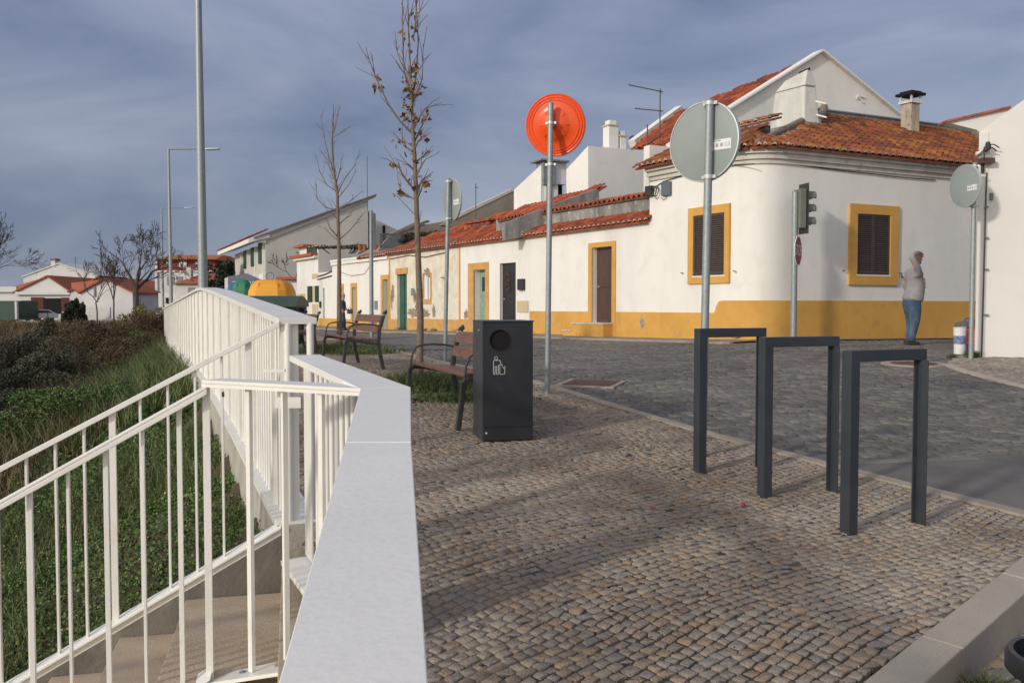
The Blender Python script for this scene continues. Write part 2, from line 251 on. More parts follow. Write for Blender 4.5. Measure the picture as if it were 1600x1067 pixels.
# ------------------------------------------------------------------ mesh builder
WL = {}
def tag(o, label=None, cat=None, group=None, kind=None):
    if label: o['label'] = label
    if cat: o['category'] = cat
    if group: o['group'] = group
    if kind: o['kind'] = kind
    return o
def thing(name, loc, label, cat, group=None, rz=0, local=False):
    o = bpy.data.objects.new(name, None); COL.objects.link(o); o.location = tuple(float(v) for v in loc); o.rotation_euler = (0, 0, rz); o.empty_display_size = .2
    WL[o] = np.zeros(3) if local else np.array([float(v) for v in loc])
    return tag(o, label, cat, group)
class MB:
    def __init__(s): s.v = []; s.f = []; s.m = []
    def add(s, V, Fc, mi=0):
        n = len(s.v); s.v.extend([tuple(map(float, p)) for p in V]); s.f.extend([tuple(i + n for i in f) for f in Fc]); s.m.extend([mi] * len(Fc)); return s
    def hexa(s, P, mi=0):                     # 8 corners: bottom 4 then top 4
        return s.add(P, [(0, 3, 2, 1), (4, 5, 6, 7), (0, 1, 5, 4), (1, 2, 6, 5), (2, 3, 7, 6), (3, 0, 4, 7)], mi)
    def box(s, x0, x1, y0, y1, z0, z1, mi=0):
        return s.hexa([(x0, y0, z0), (x1, y0, z0), (x1, y1, z0), (x0, y1, z0), (x0, y0, z1), (x1, y0, z1), (x1, y1, z1), (x0, y1, z1)], mi)
    def bar(s, a, b, w, h, up=(0, 0, 1), mi=0):
        a = np.array(a, float); b = np.array(b, float); d = b - a; d /= np.linalg.norm(d); u = np.array(up, float)
        r = np.cross(d, u); r /= np.linalg.norm(r); u = np.cross(r, d)
        P = [a - r * w / 2 - u * h / 2, a + r * w / 2 - u * h / 2, a + r * w / 2 + u * h / 2, a - r * w / 2 + u * h / 2]
        return s.hexa(P + [p + (b - a) for p in P], mi)
    def tube(s, pts, rad, n=8, cap=True, mi=0):
        pts = [np.array(p, float) for p in pts]; R = rad if hasattr(rad, '__len__') else [rad] * len(pts)
        V = []; prev = None
        for i, p in enumerate(pts):
            d = pts[min(i + 1, len(pts) - 1)] - pts[max(i - 1, 0)]; d /= (np.linalg.norm(d) + 1e-9)
            a = np.array([0, 0, 1.]) if abs(d[2]) < .9 else np.array([1., 0, 0])
            if prev is not None: a = prev
            u = a - d * a.dot(d); u /= (np.linalg.norm(u) + 1e-9); w = np.cross(d, u); prev = u
            for k in range(n):
                t = 2 * math.pi * k / n; V.append(p + (u * math.cos(t) + w * math.sin(t)) * R[i])
        Fc = [(i * n + k, i * n + (k + 1) % n, (i + 1) * n + (k + 1) % n, (i + 1) * n + k) for i in range(len(pts) - 1) for k in range(n)]
        if cap: Fc += [tuple(range(n))[::-1], tuple((len(pts) - 1) * n + k for k in range(n))]
        return s.add(V, Fc, mi)
    def prism(s, poly, off, mi=0):            # poly: list of 3D points, extruded by vector off
        off = np.array(off, float); n = len(poly); P = [np.array(p, float) for p in poly]
        return s.add(P + [p + off for p in P], [tuple(range(n))[::-1], tuple(range(n, 2 * n))] + [(i, (i + 1) % n, n + (i + 1) % n, n + i) for i in range(n)], mi)
    def lathe(s, prof, c, ax=(0, 0, 1), n=32, mi=0):   # prof: (radius, height along ax)
        c = np.array(c, float); ax = np.array(ax, float); ax /= np.linalg.norm(ax)
        a = np.array([0, 0, 1.]) if abs(ax[2]) < .9 else np.array([1., 0, 0]); u = np.cross(a, ax); u /= np.linalg.norm(u); w = np.cross(ax, u)
        V = [c + ax * h + (u * math.cos(2 * math.pi * k / n) + w * math.sin(2 * math.pi * k / n)) * max(r, 1e-4) for r, h in prof for k in range(n)]
        Fc = [(i * n + k, i * n + (k + 1) % n, (i + 1) * n + (k + 1) % n, (i + 1) * n + k) for i in range(len(prof) - 1) for k in range(n)]
        return s.add(V, Fc, mi)
    def build(s, name, mat, parent=None, smooth=False, bevel=0, label=None, kind=None, fix=True):
        V = np.array(s.v); c = (V.min(0) + V.max(0)) / 2
        if parent is None: c[2] = V[:, 2].min()
        me = bpy.data.meshes.new(name); me.from_pydata([tuple(p) for p in (V - c)], [], s.f)
        for m in (mat if isinstance(mat, (list, tuple)) else [mat]): me.materials.append(MATS[m])
        if any(s.m): me.polygons.foreach_set('material_index', s.m)
        if fix or bevel:
            bm = bmesh.new(); bm.from_mesh(me); bmesh.ops.recalc_face_normals(bm, faces=bm.faces); bm.to_mesh(me); bm.free()
        if smooth:
            me.polygons.foreach_set('use_smooth', [True] * len(me.polygons))
            me.set_sharp_from_angle(angle=math.radians(40))
        me.update(); o = bpy.data.objects.new(name, me); COL.objects.link(o)
        if bevel:
            b = o.modifiers.new('bevel', 'BEVEL'); b.width = bevel; b.segments = 2; b.limit_method = 'ANGLE'
        WL[o] = c
        if parent is not None: o.parent = parent; o.location = tuple(c - WL[parent])
        else: o.location = tuple(c)
        if label: o['label'] = label
        if kind: o['kind'] = kind
        return o
def quadmesh(name, V, Q, mat, tone=None, parent=None, kind=None, smooth=False, k=4):
    V = np.asarray(V, float).reshape(-1, 3); Q = np.asarray(Q, int).reshape(-1, k); c = (V.min(0) + V.max(0)) / 2
    me = bpy.data.meshes.new(name); me.vertices.add(len(V)); me.vertices.foreach_set('co', (V - c).ravel())
    me.loops.add(Q.size); me.loops.foreach_set('vertex_index', Q.ravel()); me.polygons.add(len(Q))
    me.polygons.foreach_set('loop_start', np.arange(len(Q)) * k); me.polygons.foreach_set('loop_total', np.full(len(Q), k))
    me.materials.append(MATS[mat])
    if tone is not None:
        a = me.attributes.new('tone', 'FLOAT', 'FACE'); a.data.foreach_set('value', np.asarray(tone, float))
    me.update(calc_edges=True); me.validate()
    o = bpy.data.objects.new(name, me); COL.objects.link(o); WL[o] = c
    if parent is not None: o.parent = parent; o.location = tuple(c - WL[parent])
    else: o.location = tuple(c)
    if kind: o['kind'] = kind
    return o
def copy_tree(o, parent=None):
    c = o.copy(); COL.objects.link(c); c.parent = parent
    for ch in list(o.children): copy_tree(ch, c)
    return c
def inpoly(x, y, P):
    x = np.asarray(x); y = np.asarray(y); r = np.zeros(x.shape, bool); n = len(P)
    for i in range(n):
        x1, y1 = P[i]; x2, y2 = P[(i + 1) % n]
        if y1 == y2: continue
        c = ((y1 > y) != (y2 > y)) & (x < (x2 - x1) * (y - y1) / (y2 - y1) + x1); r ^= c
    return r
# ------------------------------------------------------------------ the ground
def ground_sheet():
    xs = np.unique(np.concatenate([np.linspace(-400, -60, 18), np.linspace(-60, -26, 24), np.arange(-26, 14, .4), np.linspace(14, 60, 16), np.linspace(60, 400, 14)]))
    ys = np.unique(np.concatenate([np.linspace(-60, -4, 10), np.arange(-4, 40, .4), np.linspace(40, 110, 40), np.linspace(110, 900, 22)]))
    X, Y = np.meshgrid(xs, ys); right = X > (.76 - .41 * Y + .05)
    low = inpoly(X, Y, [(1.30, 2.95), (3.24, 4.95), (9, 4.95), (9, -20), (-18, -16.8)])
    Z = np.where(right, H(X, Y) - .09 - .12 * low, hill(X, Y))
    V = np.stack([X, Y, Z], -1).reshape(-1, 3); n = len(xs)
    i, j = np.meshgrid(np.arange(len(ys) - 1), np.arange(n - 1), indexing='ij'); a = (i * n + j).ravel()
    quadmesh('ground', V, np.stack([a, a + 1, a + n + 1, a + n], 1), 'soil', kind='structure')
ground_sheet()
def cells(name, poly, res, off, mat, parent=None, kind='structure'):
    P = np.array(poly); xs = np.arange(P[:, 0].min(), P[:, 0].max() + res, res); ys = np.arange(P[:, 1].min(), P[:, 1].max() + res, res)
    X, Y = np.meshgrid(xs, ys); m = inpoly(X + res / 2, Y + res / 2, poly); V = []
    x = X[m]; y = Y[m]; C = []
    for dx, dy in ((0, 0), (res, 0), (res, res), (0, res)): C.append(np.stack([x + dx, y + dy, H(x + dx, y + dy) + off], 1))
    V = np.stack(C, 1).reshape(-1, 3); return quadmesh(name, V, np.arange(len(V)).reshape(-1, 4), mat, parent=parent, kind=kind)
def sheet(name, poly, res, off, mat, parent=None, kind='structure'):   # convex polygon, clean edges
    P = np.array(poly, float); bm = bmesh.new(); c = P.mean(0)
    vs = [bm.verts.new((p[0], p[1], 0)) for p in P]; bm.faces.new(vs)
    x0, y0 = P.min(0); x1, y1 = P.max(0)
    for ax, a0, a1 in ((0, x0, x1), (1, y0, y1)):
        for t in np.arange(a0 + res, a1, res):
            co = (t, 0, 0) if ax == 0 else (0, t, 0); no = (1, 0, 0) if ax == 0 else (0, 1, 0)
            bmesh.ops.bisect_plane(bm, geom=bm.verts[:] + bm.edges[:] + bm.faces[:], plane_co=co, plane_no=no)
    for v in bm.verts: v.co.z = float(H(v.co.x, v.co.y)) + off
    me = bpy.data.meshes.new(name); bm.to_mesh(me); bm.free(); me.materials.append(MATS[mat])
    if me.polygons[0].normal.z < 0: me.flip_normals()
    o = bpy.data.objects.new(name, me); COL.objects.link(o); WL[o] = np.zeros(3)
    if parent is not None: o.parent = parent; o.location = tuple(-WL[parent])
    if kind: o['kind'] = kind
    return o
K = [(-7.53, 32.94), (-5.2, 26.4), (-2.82, 19.79), (-1.6, 15.9), (-.56, 12.75), (.32, 11.0), (1.02, 8.93), (1.60, 7.63), (2.32, 6.32), (3.12, 5.05)]
PAV = [(-.25, 1.55), (-.36, 3.4), (-.98, 4.5), (-1.14, 5.02), (.90 - .41 * 33, 33)] + K + [(1.24, 3.11)]
pavement = cells('pavement', PAV, .12, -.0035, 'joint_soil')
PARK = [(1.33, 3.05), (3.22, 4.95), (6.5, 4.95), (6.5, 1.6), (.2, 1.6)]
parking = cells('parking_bay', PARK, .12, -.162, 'joint_soil')
road = cells('road', [(-8, 34), (-2.82, 19.79), (-1.6, 15.9), (-.56, 12.75), (.32, 11.0), (1.02, 8.93), (1.60, 7.63), (2.32, 6.32), (3.3, 4.8), (14, 6), (14, 30), (1, 34)], .25, -.03, 'joint_road')
sheet('asphalt_patch', [(2.30, 6.55), (3.27, 6.80), (4.02, 7.0), (14, 9.2), (14, 4.95), (3.18, 4.95)], .5, .004, 'asphalt')
sheet('street_asphalt', [(.9, 18.6), (.55, 20.6), (-.1, 22.6), (-3.9, 30.6), (-8.6, 40), (-15.0, 54), (-21, 56), (-11.2, 34), (-5.0, 25.9), (-2.60, 19.3)][::-1], .8, -.004, 'asphalt')
# sidewalk along the house row, and the pale one by the white house on the right
FO = np.array([5.44, 20.05]); FD = np.array([-.510, .860]); FN = np.array([-.860, -.510]); RD = np.array([.900, .435]); RN = np.array([.435, -.900])
sw = sheet('sidewalk', [tuple(FO + FD * -.3 + FN * 1.1), tuple(FO + FD * 46 + FN * 1.15), tuple(FO + FD * 46 - FN * .2), tuple(FO + FD * -.3 - FN * .2)], .8, .006, 'far_paving')
sheet('corner_sidewalk', [tuple(FO + RN * .75 + FN * .6), tuple(FO + RD * 9.5 + RN * .75), tuple(FO + RD * 9.5 - RN * .2), tuple(FO - RN * .2)], .8, .010, 'far_paving')
PALE = [(6.30, 13.05), (6.15, 11.7), (6.35, 10.4), (12, 5.5), (13, 14.2), (7.4, 14.75)]
pale = cells('right_sidewalk', PALE, .12, -.012, 'joint_pale')

def setts(name, poly, pitch, length, ang, warp, off, hgt, mat, parent, nsolo=0, gap=.0054, joint=None):
    P = np.array(poly); c, s = math.cos(ang), math.sin(ang)
    U = P @ np.array([[c, -s], [s, c]])       # p along rows, q across
    q0, q1 = U[:, 1].min() - 1, U[:, 1].max() + 1; p0, p1 = U[:, 0].min() - 1, U[:, 0].max() + 1
    pc = []; qc = []; ln = []; wd = []
    q = q0
    while q < q1:
        w = pitch * random.uniform(.88, 1.14); n = int((p1 - p0) / length * 1.1); l = length * rng.uniform(.72, 1.38, n); e_ = p0 + np.cumsum(l) - rng.uniform(0, length)
        pc.append(e_ - l / 2); qc.append(np.full(n, q + w / 2)); ln.append(l); wd.append(np.full(n, w)); q += w
    pc, qc, ln, wd = map(np.concatenate, (pc, qc, ln, wd))
    def xy(p, q):
        q = q + warp * np.sin(p * .55 + .6) + warp * .35 * np.sin(p * 1.9 + q * .7) + .010 * np.sin(p * 7.3 + q * 5.1)
        return p * c - q * s, p * s + q * c
    x, y = xy(pc, qc); m = inpoly(x, y, poly) & (y > .8) & (np.abs(x) < .64 * y + 1.5)
    pc, qc, ln, wd, x, y = (a[m] for a in (pc, qc, ln, wd, x, y)); n = len(pc)
    order = np.argsort(x * x + y * y); pc, qc, ln, wd = (a[order] for a in (pc, qc, ln, wd))
    h = hgt + rng.normal(0, .0018, n); tilt = rng.normal(0, .0013, (n, 4)); rot = rng.normal(0, .07, n)
    K_ = 8 if nsolo else 4
    if K_ == 8: shape = [(-1, -.80), (-.84, -1), (.84, -1), (1, -.80), (1, .80), (.84, 1), (-.84, 1), (-1, .80)]; jl = rng.uniform(-.09, .09, (n, 8)); jw = rng.uniform(-.10, .10, (n, 8)); h = h - .004 * (rng.uniform(0, 1, n) > .93)
    else: shape = [(-1, -1), (1, -1), (1, 1), (-1, 1)]; jl = rng.uniform(-.09, .09, (n, 4)); jw = rng.uniform(-.09, .09, (n, 4))
    rings = []; tl_ = rng.normal(0, .013, (n, 2))
    for inset, dz in ((0, -.016), (0, -.0014), (.06, 0)):
        C = []
        for k, (a, b) in enumerate(shape):
            dl = a * (ln / 2 - gap) * (1 - inset) + jl[:, k] * ln * .8; dw = b * (wd / 2 - gap) * (1 - inset) + jw[:, k] * wd * .8
            X, Y = xy(pc + dl - dw * rot, qc + dw + dl * rot); Z = H(X, Y) + off + h + dz + tilt[:, k % 4] + (tl_[:, 0] * dl + tl_[:, 1] * dw) * (.9 if inset or dz > -.01 else 0); C.append(np.stack([X, Y, Z], 1))
        rings.append(np.stack(C, 1))
    V = np.concatenate(rings, 1); nv = 3 * K_
    T_ = 2 * K_
    Q = ([(T_, T_ + 1, T_ + 2, T_ + 7), (T_ + 2, T_ + 3, T_ + 6, T_ + 7), (T_ + 3, T_ + 4, T_ + 5, T_ + 6)] if K_ == 8 else [(8, 9, 10, 11)]) + [(r * K_ + k, r * K_ + (k + 1) % K_, r * K_ + K_ + (k + 1) % K_, r * K_ + K_ + k) for r in (0, 1) for k in range(K_)]
    Q = np.array(Q); tone = rng.uniform(0, 1, n)
    for i in range(min(nsolo, n)):
        v = V[i]; cc = v.mean(0); me = bpy.data.meshes.new('cobblestone'); me.from_pydata([tuple(a) for a in v - cc], [], [tuple(map(int, f)) for f in Q]); me.materials.append(MATS[mat])
        o = bpy.data.objects.new('cobblestone', me); COL.objects.link(o); o.parent = parent; o.location = tuple(cc - WL[parent])
    V = V[nsolo:]; tone = tone[nsolo:]; n = len(V)
    quadmesh(name, V.reshape(-1, 3), (np.arange(n)[:, None, None] * nv + Q[None]).reshape(-1, 4), mat, np.repeat(tone, len(Q)), parent=parent, kind='stuff')
    print(name, n)
setts('granite_cobbles', [p for p in PAV], .053, .063, math.radians(42), .22, -.004, .008, 'granite_setts', pavement, 300)
setts('parking_cobbles', PARK, .085, .10, math.radians(30), .1, -.158, .008, 'granite_setts', parking)
setts('basalt_cobbles', [(.95, 18.6), (-2.55, 19.2), (-1.5, 15.9), (-.46, 12.9), (.42, 11.1), (1.12, 9.0), (1.70, 7.73), (2.40, 6.42), (2.47, 6.62), (4.02, 7.03), (14, 9.2), (14, 26), (12.6, 23.4), (5.3, 19.1), (3.8, 19.0), (1.5, 23.4), (.2, 23)], .098, .115, math.radians(8), .5, -.026, .012, 'basalt_setts', road)
setts('pale_cobbles', PALE, .08, .09, math.radians(20), .1, -.004, .008, 'pale_setts', pale)
def kerb(name, line, width, top, depth, slen, mat, side=1, gap=.006):
    root = MB(); L_ = np.array(line, float); seg = np.linalg.norm(np.diff(L_, axis=0), axis=1); cum = np.concatenate([[0], np.cumsum(seg)])
    P = lambda t: np.array([np.interp(t, cum, L_[:, 0]), np.interp(t, cum, L_[:, 1])])
    first = None; t = 0
    while t < cum[-1] - .05:
        l = min(slen * random.uniform(.92, 1.08), cum[-1] - t); a = P(t + gap / 2); b = P(t + l - gap / 2); d = (b - a) / (np.linalg.norm(b - a) + 1e-9); n = np.array([-d[1], d[0]]) * side
        q = [a, b, b + n * width, a + n * width]; jz = random.uniform(-.002, .002)
        m = MB().hexa([(*p, float(H(*p)) - depth) for p in q] + [(*p, float(H(*p)) + top + jz) for p in q])
        if first is None:
            first = m.build(name, mat, None, bevel=.006, kind='structure')
        else: m.build('kerb_stone', mat, first, bevel=.006)
        t += l
    return first
kerb('pavement_kerb', K[::-1], .12, .012, .08, 1.0, 'kerb_dirty', side=-1)
kerb('raised_kerb', [(-.4, 1.42), (3.14, 5.06)], .155, .010, .20, 1.0, 'granite_kerb', side=-1, gap=.008)
kerb('asphalt_edging', [(2.42, 6.60), (4.02, 7.0), (12, 8.75)], .10, .010, .06, 1.2, 'basalt_setts', side=-1)
kerb('sidewalk_kerb', [(6.30, 13.1), (6.1, 11.7), (6.3, 10.35), (10, 7.3)], .12, .012, .08, .9, 'granite_kerb', side=1)
kerb('house_row_kerb', [tuple(FO + FN * 1.15 + FD * t) for t in (-.5, 10, 20, 30, 44)], .11, .012, .06, 1.4, 'kerb_dirty', side=1)

# ------------------------------------------------------------------ white steel parapet between the camera and the paving
def v3(p, z): return np.array([p[0], p[1], z], float)
def capz(y): return -.50 + .056 * y
para = thing('white_parapet', (-.3, 2.6, -1.5), 'white painted steel parapet with broad flat cap beside the cobbled paving', 'parapet')
R1, L1 = [(.035, -.02), (-.271, 2.397), (-.387, 3.41), (-.976, 4.54)], [(-.140, -.02), (-.448, 2.397), (-.572, 3.37), (-1.12, 4.5)]
def cap_piece(a, b, c, d, parent, zf=capz, th=.012, lip=.03, name='cap'):   # a,b right edge; c,d left edge
    P = [a, b, d, c]; m = MB()
    m.hexa([v3(p, zf(p[1]) - th) for p in P] + [v3(p, zf(p[1])) for p in P])
    for e0, e1, q0, q1 in ((a, b, c, d), (c, d, a, b)):
        e0, e1, q0, q1 = (np.array(t) for t in (e0, e1, q0, q1)); w0 = e0 + (q0 - e0) * .05; w1 = e1 + (q1 - e1) * .05
        m.hexa([v3(p, zf(p[1]) - lip) for p in (e0, e1, w1, w0)] + [v3(p, zf(p[1]) - th + .0005) for p in (e0, e1, w1, w0)])
    return m.build(name, 'white_cap', parent, bevel=.0022)
lerp = lambda a, b, t: (a[0] + (b[0] - a[0]) * t, a[1] + (b[1] - a[1]) * t)
cap_piece(R1[0], lerp(R1[0], R1[1], .9985), L1[0], lerp(L1[0], L1[1], .9985), para)
cap_piece(lerp(R1[1], R1[2], .004), R1[2], lerp(L1[1], L1[2], .004), L1[2], para)
cap_piece(lerp(R1[2], R1[3], .002), R1[3], lerp(L1[2], L1[3], .002), L1[3], para)
C1 = [lerp(a, b, .5) for a, b in zip(R1, L1)]
def balusters(line0, line1, t0, t1, step, zb, zt, parent, r=.014, mat='white_paint', flat=False, name='baluster'):
    a = np.array(line0, float); b = np.array(line1, float); ln = np.linalg.norm(b - a); t = t0; d = (b - a) / ln
    while t < t1 * ln:
        p = a + d * t; m = MB()
        if flat: m.bar(v3(p, zb(p)), v3(p, zt(p)), .012, .045, up=(d[0], d[1], 0))
        else: m.tube([v3(p, zb(p)), v3(p, zt(p))], r, 10)
        m.build(name, mat, parent, smooth=not flat); t += step
base = lambda p: float(H(p[0] + .15, p[1])) + .005
balusters(C1[0], C1[1], .05, .98, .14, base, lambda p: capz(p[1]) - .012, para)
balusters(C1[1], C1[2], .05, .5, .14, base, lambda p: capz(p[1]) - .012, para)
balusters(C1[2], C1[3], .42, .84, .085, base, lambda p: capz(p[1]) - .012, para)
dL2 = np.array(L1[3]) - np.array(L1[2]); dL2 /= np.linalg.norm(dL2); nL2 = np.array([-dL2[1], dL2[0]])
def pan(a, b, zb, zt, th, parent, name='panel', mat='white_paint', bevel=.002):
    a = np.array(a, float); b = np.array(b, float); d = (b - a) / np.linalg.norm(b - a); n = np.array([-d[1], d[0]]) * th
    return MB().hexa([v3(a, zb(a)), v3(b, zb(b)), v3(b + n, zb(b)), v3(a + n, zb(a)), v3(a, zt(a)), v3(b, zt(b)), v3(b + n, zt(b)), v3(a + n, zt(a))]).build(name, mat, parent, bevel=bevel)
pA = np.array(C1[2]) + dL2 * .02; pB = pA + dL2 * .33
pl = pan(pA, pB, base, lambda p: capz(p[1]) - .012, .010, para)
kc = v3((pA + pB) / 2 - dL2 * .02 + nL2 * .008, capz(3.6) - .12)
MB().lathe([(.001, 0), (.026, 0), (.030, .004), (.030, .012), (.026, .016), (.001, .017)], kc, (nL2[0], nL2[1], 0), 24).build('fixing_disc', 'white_paint', pl, smooth=True)
pan(np.array(C1[3]) - dL2 * .16, np.array(C1[3]) - dL2 * .015, base, lambda p: capz(p[1]) - .012, .010, para)
# flat base plate under the balusters, and the slab it stands on
m = MB(); bz = lambda p: float(H(p[0] + .3, p[1])) - .02
for i in range(3):
    e0, e1 = np.array(C1[i]), np.array(C1[i + 1]); d = (e1 - e0) / np.linalg.norm(e1 - e0); n = np.array([-d[1], d[0]])
    q = [e0 - n * .07, e1 - n * .07, e1 + n * .13, e0 + n * .13]; m.hexa([v3(p, bz(p) - .02 + .001 * i) for p in q] + [v3(p, bz(p) + .006 + .001 * i) for p in q])
m.build('base_plate', 'white_paint', para, bevel=.003)

# ------------------------------------------------------------------ long white fence along the top of the slope
FL = lambda y, o=0: np.array([.76 - .41 * y, y]) + np.array([.925, .379]) * o       # o = metres to the street side of its outer face
ftop = lambda y: float(np.interp(y, [4, 5, 9, 11.2, 12.4, 14, 54, 70], [-.11, -.068, .125, .228, .255, .235, -.35, -.6]))
fbase = lambda y: float(H(FL(y)[0], y)) + .01
fence = thing('white_fence', (*FL(20), -1.2), 'long white steel fence of flat panels running along the top of the grassy slope', 'fence')
ys = [5.0, 7.5, 10, 12, 13.0] + list(np.arange(17, 71, 6.0))
for y0, y1 in zip(ys[:-1], ys[1:]):
    a, b, c, d = FL(y0 + .004, .20), FL(y1, .20), FL(y0 + .004, -.015), FL(y1, -.015); P = [a, b, d, c]
    zt = [ftop(y0), ftop(y1), ftop(y1), ftop(y0)]
    m = MB().hexa([v3(p, z - .035) for p, z in zip(P, zt)] + [v3(p, z) for p, z in zip(P, zt)]); m.build('cap', 'white_cap', fence, bevel=.002)
for k, y in enumerate(np.arange(5.38, 66, .93)):      # flat fins set square to the line of the fence
    a = FL(y, .0); b = FL(y, .15); th = np.array([-.379, .925]) * .010
    MB().hexa([v3(p, fbase(y) + .012) for p in (a, b, b + th, a + th)] + [v3(p, ftop(y) - .034) for p in (a, b, b + th, a + th)]).build('fin', 'white_paint', fence)
rest = MB()
for k, y in enumerate(np.arange(5.14, 66, .116)):
    q = FL(y, .030); far_ = y > 30; m = rest if far_ else MB()
    m.tube([v3(q, fbase(y) + .012), v3(q, ftop(y) - .03)], .012, 5 if far_ else 8)
    if not far_: m.build('baluster', 'white_paint', fence, smooth=True)
rest.build('far_balusters', 'white_paint', fence, kind='stuff')
m = MB()
for y0, y1 in zip([5.0, 7.5, 10, 12] + list(np.arange(14, 62, 4.0)), [7.5, 10, 12, 14] + list(np.arange(18, 66, 4.0))):
    P = [FL(y0, .20), FL(y1, .20), FL(y1, -.035), FL(y0, -.035)]
    m.hexa([v3(p, fbase(p_) - .03) for p, p_ in zip(P, (y0, y1, y1, y0))] + [v3(p, fbase(p_) + .012) for p, p_ in zip(P, (y0, y1, y1, y0))])
m.build('base_plate', 'white_paint', fence)
for o, f_ in ((.03, 0), (.155, 0)):
    q = FL(5.02, o + .01); MB().tube([v3(q, fbase(5) + .0), v3(q, ftop(5.02) - .03)], .021, 14).build('end_post', 'white_paint', fence, smooth=True)
MB().hexa([v3(FL(5.03, .0), fbase(5)), v3(FL(5.03, .10), fbase(5)), v3(FL(5.04, .10), fbase(5)), v3(FL(5.04, .0), fbase(5)), v3(FL(5.03, .0), ftop(5) - .03), v3(FL(5.03, .10), ftop(5) - .03), v3(FL(5.04, .10), ftop(5) - .03), v3(FL(5.04, .0), ftop(5) - .03)]).build('end_panel', 'white_paint', fence)
curb = MB()
for y0, y1 in zip(np.arange(4.98, 66, 1.5), np.arange(6.48, 67.6, 1.5)):
    P = [FL(y0, .30), FL(y1 - .004, .30), FL(y1 - .004, -.03), FL(y0, -.03)]
    curb.hexa([v3(p, fbase(p[1]) - 1.1) for p in P] + [v3(p, fbase(y_) - .002) for p, y_ in zip(P, (y0, y1, y1, y0))])
tag(curb.build('retaining_wall', 'curb_concrete'), 'low weathered concrete retaining wall under the long white fence', 'wall')

# ------------------------------------------------------------------ stairs and their rails
st = thing('staircase', (*(SO + SF * .6), -1.9), 'outdoor stone staircase dropping to the left between two white rails', 'staircase')
def sp(e, f, z): p = SO + SE * e + SF * f; return np.array([p[0], p[1], z])
def sbox(m, e0, e1, f0, f1, z0, z1, mi=0): return m.hexa([sp(e0, f0, z0), sp(e1, f0, z0), sp(e1, f1, z0), sp(e0, f1, z0), sp(e0, f0, z1), sp(e1, f0, z1), sp(e1, f1, z1), sp(e0, f1, z1)], mi)
TZ = -1.60
for i in range(11):
    e0 = -.27 if i == 0 else .24 + .34 * (i - 1); e1 = .24 + .34 * i; z = TZ - .18 * i
    s_ = sbox(MB(), e0 - .03, e1, -.55, 1.135, z - .40, z - .004).build('step', 'step_stone', st, bevel=.006)
    if False: sbox(MB(), e0 - .02, e1 - .03, 1.00, 1.133, z - .004, z + .006).build('skirting', 'concrete', s_, bevel=.006)
sbox(MB(), -.80, -.30, -.3, 1.135, TZ - .4, TZ + .165).build('step', 'step_stone', st, bevel=.006)
sbox(MB(), -.305, -.27, -.5, 1.135, TZ - .05, TZ + .168).build('step_nosing', 'step_edge', st, bevel=.004)
sbox(MB(), -.72, -.60, .3, 1.25, TZ - .4, TZ + .30).build('step', 'step_stone', st, bevel=.006)
def railz(e): return -.08 - .53 * max(0, e + .27)
def fbz(e): return -1.225 - .55 * max(0, e + .27)
m = MB(); m.prism([sp(-.28, 1.14, fbz(-.27) - 1.2), sp(4.0, 1.14, fbz(4.0) - 1.2), sp(4.0, 1.14, fbz(4.0) - .02), sp(-.27, 1.14, fbz(-.27) - .02)], [*(SF * .20), 0])
m.build('stringer_wall', 'concrete', st)
far = thing('stair_railing', sp(1, 1.17, -1.9), 'white stair railing on the far side of the steps, next to the grass slope', 'railing', 'white railings of the stairs')
def slab(parent, pts, w, th, name, mat='white_paint', off=None, zoff=0):   # strip of plate following points, w wide
    m = MB()
    for a, b in zip(pts[:-1], pts[1:]):
        a = np.array(a, float); b = np.array(b, float); d = (b - a)[:2]; d /= np.linalg.norm(d); n = np.array([-d[1], d[0], 0]) * w / 2
        up = np.array([0, 0, th])
        m.hexa([a - n, b - n, b + n, a + n, a - n + up, b - n + up, b + n + up, a + n + up])
    return m.build(name, mat, parent, bevel=.003)
slab(far, [sp(-.27, 1.2, -.115), sp(-.2, 1.2, railz(-.2) - .035), sp(4.0, 1.2, railz(4.0) - .035)], .075, .032, 'handrail')
slab(far, [sp(-.27, 1.20, fbz(-.27) - .018), sp(4.0, 1.20, fbz(4.0) - .018)], .16, .016, 'base_plate')
slab(far, [sp(-.27, 1.145, fbz(-.27) - .055), sp(4.0, 1.145, fbz(4.0) - .055)], .012, .055, 'base_edge')
for e_ in np.arange(-.10, 3.95, .142):
    k = int(round((e_ + .1) / .142)); m = MB()
    a = sp(e_, 1.2, fbz(e_) - .004); b = sp(e_, 1.2, railz(e_) - .02)
    m.bar(a, b, .030, .012, up=(*SE, 0)) if k % 5 else m.bar(a, b, .020, .034, up=(*SE, 0))
    m.build('baluster', 'white_paint', far, bevel=.0015)
MB().bar(sp(-.30, 1.2, -1.25), sp(-.30, 1.2, -.085), .022, .05, up=(*SE, 0)).build('end_post', 'white_paint', far)
MB().box(-1.36, -1.24, 4.88, 4.90, -.36, -.345).build('bracket', 'white_paint', far); MB().box(-1.30, -1.16, 4.90, 4.91, -.56, -.50).build('bracket', 'white_paint', far)
near = thing('stair_railing', sp(1, 0, -1.9), 'white stair railing nearest the viewer, with a flat handrail sloping down to the left edge', 'railing', 'white railings of the stairs')
nz = lambda e: -.311 - .56 * e
slab(near, [sp(.012, 0, nz(0) - .036), sp(3.2, 0, nz(3.2) - .036)], .105, .014, 'handrail')
for o_ in (-.0465, .0465): slab(near, [sp(.012, o_, nz(0) - .060), sp(3.2, o_, nz(3.2) - .060)], .012, .0235, 'handrail_lip')
slab(near, [sp(.012, 0, -1.58), sp(3.2, 0, -1.58 - .56 * 3.2)], .15, .012, 'base_plate')
